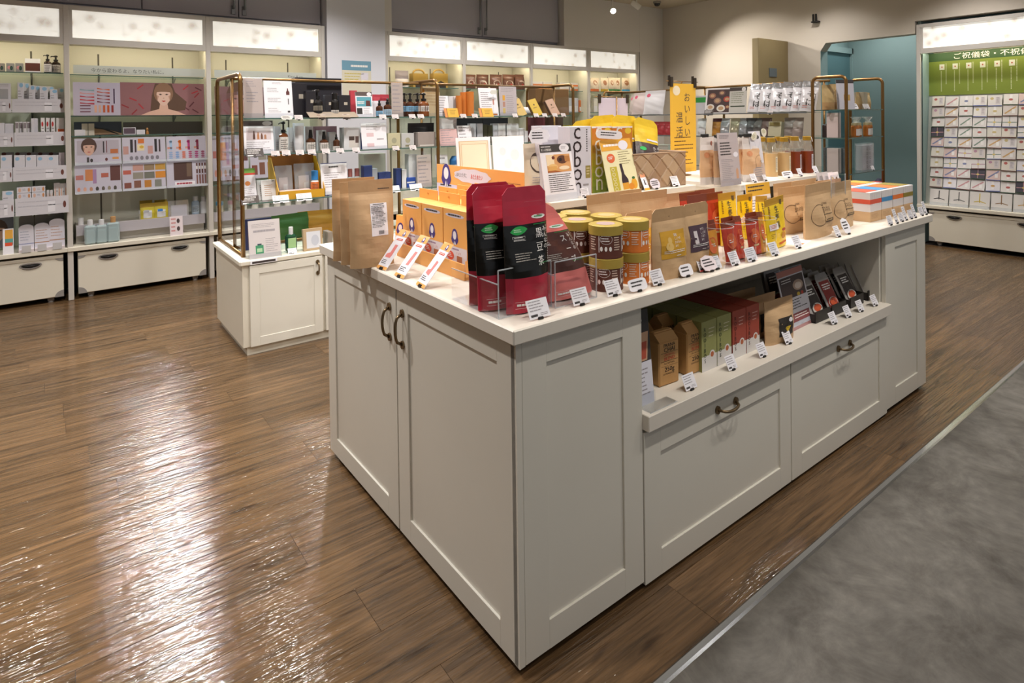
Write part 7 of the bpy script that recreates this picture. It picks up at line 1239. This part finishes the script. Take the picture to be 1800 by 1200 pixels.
for i, (l, r, c) in enumerate(((937, 954, '#c97a4a'), (955, 971, '#c98a4a'), (984, 1000, '#c9a07a'), (1003, 1016, '#d8702c'))):
    for r_ in range(2): x, y, w, h = wfit(l, r, 162, 146, FZ, 4.78); thing('striped_box', 'grey and orange striped box, %s along, %s' % (ORD[i], ['lower', 'upper'][r_]), 'box', cbox(w, .08, .055, P('#c9c3c0'), lambda m, w, h: m.rect(-w/2, w/2, h*.1, h*.5, m.y, P(c))), (x, y+.04, FZ+r_*.056))
for i, (l, r, c) in enumerate(((1038, 1053, '#d8703a'), (1056, 1069, '#c9a02a'), (1070, 1080, '#3a8a4a'), (1080, 1090, '#3a8a4a'), (1093, 1108, '#3a9ac9'))):
    x, y, w, h = wfit(l, r, 162, 137, FZ, 4.78); b, F = pouch(w, h, .04, [(.2, P(c)), (1, M('#c9b8a4', .5, var=.3, scale=60))], 230+i, .85, .003, 8, 10); l_ = on(F); l_.disc(0, h*.65, w*.25, h*.18, -.001, P('#8a5a3a')); thing('picture_pouch', 'food pouch with %s foot on the last back bay, %s in the row' % (['orange', 'yellow', 'green', 'green', 'blue'][i], ORD[i]), 'pouch', [('pouch', b), ('print', l_)], (x, y, FZ))
for i, (px, c, k) in enumerate(((1002, '#b9bcc0', 1), (1012, '#cfcbd0', 1), (1020, '#d3743a', 0), (1029, '#d3743a', 0), (1046, '#dcd6c9', 1), (905, '#c3bdb4', 1), (860, '#b5a89a', 1), (800, '#c9a26a', 1))):
    p = Yp(px, 195, 4.78); thing('back_shelf_pack', 'pack on the middle back shelf %s' % ['beside the rack post, grey', 'beside the rack post, white', 'with orange cap, first', 'with orange cap, second', 'white with black dot', 'pale, behind the leaning flat boxes', 'beige, behind the orange tubes', 'tan, behind the pump bottles'][i], 'pack', cbox(.07, .05, .19 if k else .16, P(c), lambda m, w, h: m.rect(-w*.4, w*.4, h*.1, h*.45, m.y, P('#e0dcdc'))), (p.x, 4.79, 1.42))
for i in range(4): thing('back_shelf_pack', 'yellow flat pack on the lower back shelf, %s' % ORD[i], 'pack', cbox(.12, .08, .10, P('#c9b83a')), (4.0+i*.2, 4.8, 1.15))

# ================================================================ envelope rack on the right wall unit (faces -X)
PX = RX+.22
a, b = Xp(1632, 95, PX), Xp(1632, 165, PX); pw_ = 2.5; zt_, zb_ = a.z, b.z-.02
GRP = M('#7f8f3a', .5, var=.02); m = MB().box(0, pw_, -.003, 0, 0, zt_-zb_, GRP); hh = zt_-zb_; m.rect(0, pw_, hh*.80, hh, -.0036, P('#33522c'))
m.text('ご祝儀袋・不祝儀袋の基本', .215, hh*.845, .066, -.0042, WINK, 'l', 1.18)
for i in range(14): cx = .10+i*.115; m.rect(cx, cx+.045, hh*.60, hh*.73, -.0040, P('#dcdcd3')); m.disc(cx+.022, hh*.665, .006, .008, -.0046, P('#b04a3a')); m.lines(cx+.055, cx+.063, hh*.25, hh*.74, 16, -.004, P('#d9dcc0'), .6, i, .1, 1); m.lines(cx+.012, cx+.020, hh*.08, hh*.57, 16, -.004, P('#d9dcc0'), .6, i+20, .1, 1)
thing('green_poster', 'green poster about ceremonial envelopes above the rack', 'poster', m, (PX, a.y, zb_), -PI/2)
rk = MB().box(0, 2.5, 0, .012, 0, 1.2, M('#c9c6bf', .5))
rows = [165, 185, 201, 219, 235, 251, 269, 285, 303, 319]
zc = [Xp(1640, y_, RX+.2).z for y_ in rows]
zlow = CT_Z+.005
thing('envelope_rack_board', 'sloped back board carrying the gift envelopes', 'rack', [('board', MB().prism([(.10, zlow), (.125, zlow), (.235, zb_), (.225, zb_)], .02, 2.9, M('#bfc2bb', .5), 'x')), ('foot', MB().box(.02, 2.9, .06, .2, zlow-.003, zlow, CREAM2))], (RX, 1.333, 0), -PI/2)
ew = .118; nrow = 10; zrow0 = zb_-.015; zrow1 = zlow+.17
rr = random.Random(11); C1 = ['#e2ddda', '#ded6d3', '#e6e2e2', '#d9cfc9', '#e0dcd3', '#dcc3bf', '#4a4652', '#dfd9cf', '#e3e0e6']; C2 = ['#b5645e', '#c9a26a', '#7f9488', '#b58a9e', '#cdbb84', '#7f88ad', '#c9979c']
nm_ = ['top', 'second', 'third', 'fourth', 'fifth', 'sixth', 'seventh', 'eighth', 'ninth']
ENV = []
for k in range(14):
    base = P(C1[k % len(C1)]) if k < 9 else P('#e2dedd'); h = .108; m = MB().box(-ew*.47, ew*.47, -.004, .004, 0, h, base)
    ac = P(C2[k % 7]); q = -.0046; cdk = P(['#2f4a34', '#5a2a2a', '#4a5a9a'][k % 3]); m.rect(-ew*.47, ew*.47, 0, h*.07, q, cdk)
    if k % 4 == 0: m.rect(-ew*.08, ew*.08, h*.2, h*.95, q, P('#efecec')); m.disc(0, h*.5, ew*.14, h*.1, q-.0003, ac)
    elif k % 4 == 1: m.poly([(-ew*.4, h*.25), (-ew*.3, h*.2), (ew*.4, h*.8), (ew*.32, h*.88)], q, ac); m.rect(ew*.1, ew*.3, h*.25, h*.6, q-.0003, P('#efecec'))
    elif k % 4 == 2: m.rect(-ew*.02, ew*.02, h*.1, h, q, ac); m.rect(-ew*.47, ew*.47, h*.42, h*.48, q, ac); m.disc(0, h*.45, ew*.1, h*.08, q-.0003, P('#d9c27a'))
    else: m.disc(-ew*.2, h*.7, ew*.12, h*.12, q, ac); m.rect(ew*.05, ew*.35, h*.2, h*.85, q, P('#d3ccd0')); m.lines(ew*.1, ew*.3, h*.3, h*.8, 5, q-.0003, INK2, .4, k)
    ENV.append(m.mesh('envelope'))
for r_ in range(9):
    f = r_/9; z_ = zrow0-.105+(zrow1-zrow0)*f+.0; dep = .215-.115*(zb_-z_)/(zb_-zlow)-.012
    for c in range(12):
        y_ = 1.333-.06-(c+.5)*ew*1.0
        if y_ < .2: continue
        thing('gift_envelope', 'ceremonial gift envelope, %s row down, %s from the doorway end' % (nm_[r_], ORD[c]), 'envelope', ENV[rr.randrange(14)], (RX+dep-.006-.004*(c % 2), y_+rr.uniform(-.004, .004), z_+rr.uniform(-.006, .006)), -PI/2, R(10+rr.uniform(-2, 3)), 'gift envelopes in the rack', R(rr.uniform(-2.5, 2.5)))
for c in range(6):
    y_ = 1.333-.075-(c+.5)*.17; m = MB().box(-.08, .08, -.006, .006, 0, .165, P('#dad6d3')); ik = P(['#3a3a3a', '#4a4a4a', '#c9b03a', '#8a6a4a', '#c9a05a', '#b58a5a'][c]); m.rect(-.004, .004, .06, .15, -.0066, ik); m.poly([(-.045, .06), (.0, .07), (.05, .055), (.05, .062), (.0, .078), (-.045, .067)], -.0066, ik); m.rect(-.08, .08, 0, .03, -.0068, AEDGE)
    thing('large_envelope', 'large plain condolence envelope at the rack foot, %s from the doorway end' % ORD[c], 'envelope', m, (RX+.045, y_, CT_Z), -PI/2, R(10), 'large envelopes at the rack foot')

# ================================================================ far brass racks
# end rack (faces -Y)
EY = 1.12
x, y, w, h = wfit(1474, 1492, 188, 140, 1.385, EY+.05); m = sign(w, h, .002, P('#d6d3dc')); m.rect(-w/2, w/2, h*.88, h, m.y, P('#4a4648')); m.rect(-w*.1, w*.25, h*.3, h*.5, m.y, P('#c9a05a')); thing('info_sign', 'narrow white sign with dark head on the end rack', 'sign', m, (x, EY+.03, 1.385), R(-20), R(4))
CRK = M('#b59a6a', .45, var=.12, scale=40)
for i, (px, h_, nm) in enumerate(((1456, .20, 'golden cracker bag at the top of the end rack, nearer the corner post'), (1468, .21, 'golden cracker bag at the top of the end rack, second'), (1510, .15, 'golden rusk bag on the top of the end rack'), (1524, .15, 'golden rusk bag beside the taupe box'))):
    p = Yp(px, 188, EY+.12); b, F = pouch(.11, h_, .05, [(.3, M('#a8865a', .5, var=.1)), (1, CRK)], 240+i, .85); thing('cracker_bag', nm, 'bag', b, (p.x, EY+.12, 1.385), R(-30 if i < 2 else 0))
p = Yp(1534, 188, EY+.1); thing('taupe_box', 'plain taupe box at the top of the end rack', 'box', cbox(.07, .08, .15, P('#a39a86')), (min(p.x, 4.74), EY+.12, 1.385)); p = Yp(1505, 190, EY); thing('oval_card', 'white oval card at the top of the end rack', 'card', pcard(.09, .05, PAPER, 91, shape='o')[0][1], (Yp(1506, 188, EY).x, EY, 1.385), 0, R(25)); price(1525, 188, 1.385, 'pair of price cards on the top of the end rack', 1, 0, .4, EY-.01, parts=pcard(.11, .045, P('#d3cfcf'), 5))
HON = M('#b0682a', .25, var=.08)
for i, px in enumerate((1501, 1512, 1522, 1531)): p = Yp(px, 241, EY+.06); thing('honey_jar', 'film topped jar of amber fruit, %s on the end rack' % ORD[i], 'jar', [('jar', MB().lathe([(.03, 0), (.032, .01), (.032, .085), (.026, .095)], HON, 16)), ('lid', MB().lathe([(.028, .095), (.028, .115)], P('#c9b58a'), 16)), ('film', MB().lathe([(.03, .11), (.012, .13), (.035, .165)], WRAP, 12, caps=False)), ('label', on(cyl(.0326)).rect(-.03, .03, .01, .065, 0, P('#d9d3cf')))], (p.x, EY+.05+.03*(i % 2), 1.158))
x, y, w, h = wfit(1477, 1492, 241, 192, 1.158, EY+.08); thing('slim_carton', 'tall pale pink carton on the middle of the end rack', 'carton', cbox(.05, .09, .2, P('#c9b8b5')), (4.20, EY+.1, 1.158)); thing('dark_jar', 'dark small jar behind the corner post of the end rack', 'jar', MB().lathe([(.03, 0), (.03, .1), (.02, .11)], M('#3a2f30', .3), 14), (4.24, 1.3, 1.158))
p = Yp(1520, 304, EY+.06)
def cob2(m, w, h): m.text('cobon', 0, 0, .01, m.y, INK) if False else [m.ring(-w*.05+dx, h*(.85-.18*k), w*.07, h*.06, w*.018, m.y, P('#3a3436'), 14) for k in range(5) for dx in (0, w*.28)]
thing('cobon_bag', 'film wrapped white pack with rows of ring print on the low end shelf', 'pack', [('carton', cbox(.20, .05, .21, P('#cfcdd6'), cob2)), ('film', MB().box(-.11, .11, -.03, .03, 0, .225, WRAP))], (p.x, EY+.06, .872)); thing('slim_carton', 'tall pale carton behind the corner post on the low end shelf', 'carton', cbox(.05, .09, .2, P('#b9aeaa')), (4.20, EY+.1, .872)); thing('acrylic_case', 'clear tinted case standing on the low end shelf', 'case', MB().box(-.05, .05, -.08, .08, 0, .2, clear('smoke', (.5, .52, .55), .2, .05, .1)), (4.30, 1.25, .872)); price(1536, 303, .872, 'price card on the low end shelf', 2, 0, .4, EY-.02)
thing('red_toy_box', 'red toy like packs on the end rack counter behind the stacks', 'pack', [('base', MB().box(-.1, .1, -.04, .04, 0, .05, P('#b0303a'), .01)), ('knob', MB().lathe([(.035, 0), (.035, .05), (.02, .07)], P('#2a2a4a'), 14, (.13, 0, 0)))], (Yp(1535, 330, 1.15).x, 1.15, GZ+.16)); thing('counter_riser', 'low pale riser box on the end rack counter', 'riser', MB().box(-.2, .2, -.05, .1, 0, .158, CREAM2, .004), (4.5, 1.15, GZ))
# side rack (faces -X, toward the centre aisle)
SX = 4.22
def xfit(pl, pr, pb, pt, zs, xx=SX):
    a, b = Xp(pl, pb, xx), Xp(pr, pb, xx); return xx, (a.y+b.y)/2, a.y-b.y, Xp((pl+pr)/2, pt, xx).z-zs
SOB = M('#cfccd0', .3, bump=.3, scale=20, var=.03); SIL = M('#b9bcc2', .2, .7, bump=.5, scale=18, var=.1)
for i, px in enumerate((1326, 1345, 1364, 1384, 1403, 1419)):
    p = Xp(px, 196, SX+.02); b, F = pouch(.128, .275, .045, [(.80, SOB), (1, SIL)], 260+i, .82, .005, 10, 14); l_ = on(F); l_.text('そば', .01, .20, .072, -.001, INK, vert=True, bold=.025); l_.rect(.045, .049, .04, .16, -.001, INK); l_.lines(-.045, .0, .02, .05, 2, -.001, P('#c98a86'), .4, 3); thing('noodle_bag', 'white noodle bag with brush lettering and silver top, %s in the row' % ORD[i], 'bag', [('pouch', b), ('print', l_)], (SX+.02, p.y, 1.37), -PI/2+R(22), R(16), 'white noodle bags', R(6))
x_, y_, w, h = xfit(1241, 1283, 199, 153, 1.37); m = sign(w, h, .004, P('#dcd8d8')); m.rect(-w*.44, w*.44, h*.04, h*.94, m.y, P('#3f2a28'))
for i, (a, b, r, c) in enumerate(((-.25, .7, .13, '#8a5a48'), (.1, .8, .12, '#6a4a44'), (.3, .55, .13, '#a83a2a'), (-.05, .5, .14, '#8a6a5a'), (-.3, .25, .15, '#cfc6bd'), (.1, .2, .16, '#d3cbc0'), (.34, .25, .1, '#6a2f28'))): m.disc(a*w, b*h, r*w, r*w*.8, m.y-.0003, P(c)); m.disc(a*w, b*h, r*w*.6, r*w*.45, m.y-.0006, P('#b5906a'))
thing('photo_sign', 'sign with dark photo of many small dishes', 'sign', m, (x_, y_, 1.37), -PI/2+R(12), R(14))
x_, y_, w, h = xfit(1281, 1311, 199, 153, 1.37); m = sign(w, h, .003, P('#c6c3bd')); m.rect(-w/2, w/2, h*.86, h, m.y, P('#4a423f')); m.disc(w*.33, h*.92, w*.12, h*.08, m.y-.0003, P('#dcd8d6')); m.lines(-w*.4, w*.4, h*.35, h*.8, 6, m.y, P('#8a8f7a'), .35, 3); m.rect(-w*.42, w*.42, h*.24, h*.29, m.y, P('#3a4434')); thing('info_sign', 'grey green text sign beside the dishes photo', 'sign', m, (x_, y_, 1.37), -PI/2, R(6))
price(1245, 208, 1.36, 'black price tag on the side rack edge', 0, -PI/2, .3, parts=pcard(.10, .055, P('#4a403c'), 3, WINK)) if False else thing('price_card', 'black price tag on the side rack edge', 'price card', pcard(.10, .055, P('#4a403c'), 3, WINK), (4.155, Xp(1245, 208, 4.155).y, 1.35), -PI/2, .3)
thing('price_card', 'white price tag under the noodle bags', 'price card', PCG[0], (4.155, Xp(1353, 200, 4.155).y, 1.352), -PI/2, .4)
for i, (l, r, c, nm, t) in enumerate(((1130, 1165, '#d3d0d3', 'white film pack with pink motif on the side rack', 158), (1110, 1136, '#c9b8b4', 'pink and white pack behind the film pack', 162), (1105, 1118, '#b9aca4', 'beige curved pack at the far end of the side rack', 166))):
    x_, y_, w, h = xfit(l, r, 199, t, 1.37, SX+.03*i); b, F = pouch(w, h, .05, [(1, P(c))], 270+i, .85); l_ = on(F); l_.disc(-w*.3, h*.8, w*.1, h*.08, -.001, P('#c9506a')); thing('rice_pack', nm, 'pack', [('pouch', b), ('print', l_)], (x_, y_, 1.37), -PI/2, R(12))
x_, y_, w, h = xfit(1221, 1240, 199, 168, 1.37); thing('carton', 'white carton with green band on the side rack', 'box', cbox(w, .08, h, P('#cfcdd2'), lambda m, w, h: m.rect(-w/2, w/2, h*.62, h*.9, m.y, P('#3a9a4a'))), (x_+.05, y_, 1.37), -PI/2)
# second shelf of the side rack
for i, (px, c, nm) in enumerate(((1150, '#b0303a', 'red lettered drink pack, first'), (1161, '#b0303a', 'red lettered drink pack, second'), (1172, '#b0303a', 'red lettered drink pack, third'), (1231, '#d6d3d6', 'white bag with black cow like mark'), (1258, '#b0792e', 'ochre pouch with maroon top'), (1272, '#b9bcc2', 'silver pouch with blue dot'), (1290, '#b9b39a', 'silver gold pouch'), (1305, '#aeb1b8', 'shiny silver pouch'), (1318, '#4a4a4c', 'dark grey pouch, first'), (1330, '#5a5654', 'dark grey pouch, second'), (1345, '#6a5450', 'brown grey pouch'), (1364, '#b5ad92', 'beige carton with olive lid'), (1386, '#8a7f7a', 'clear snack pouch, first'), (1400, '#9a8a84', 'clear snack pouch, second'))):
    p = Xp(px, 250, SX+.04); hh = .14 if i < 3 else .17
    if i == 11: g = cbox(.12, .08, .13, P(c), lambda m, w, h: m.rect(-w*.4, w*.4, h*.7, h*.95, m.y, P('#8a7a4a')))
    else: g, F = pouch(.10, hh, .045, [(.8, M(c, .25 if 'silver' in nm else .4, .6 if 'silver' in nm else 0., var=.15, scale=40)), (1, P('#5a2a30') if 'maroon' in nm else M(c, .3, var=.1))], 280+i, .85, .004, 8, 12)
    thing('food_pouch', nm+' on the lower side rack shelf', 'pouch', g, (SX+.05, p.y, 1.155), -PI/2, R(8))
for i, px in enumerate((1160, 1250, 1300, 1380)): thing('side_rack_box', 'box on the low side rack shelf, %s from the back wall' % ORD[i], 'box', cbox(.2, .12, .18, P(['#c3bdb6', '#d3cdc6', '#b5a898', '#a39a90'][i])), (4.32, Xp(px, 300, 4.25).y, .87), -PI/2)
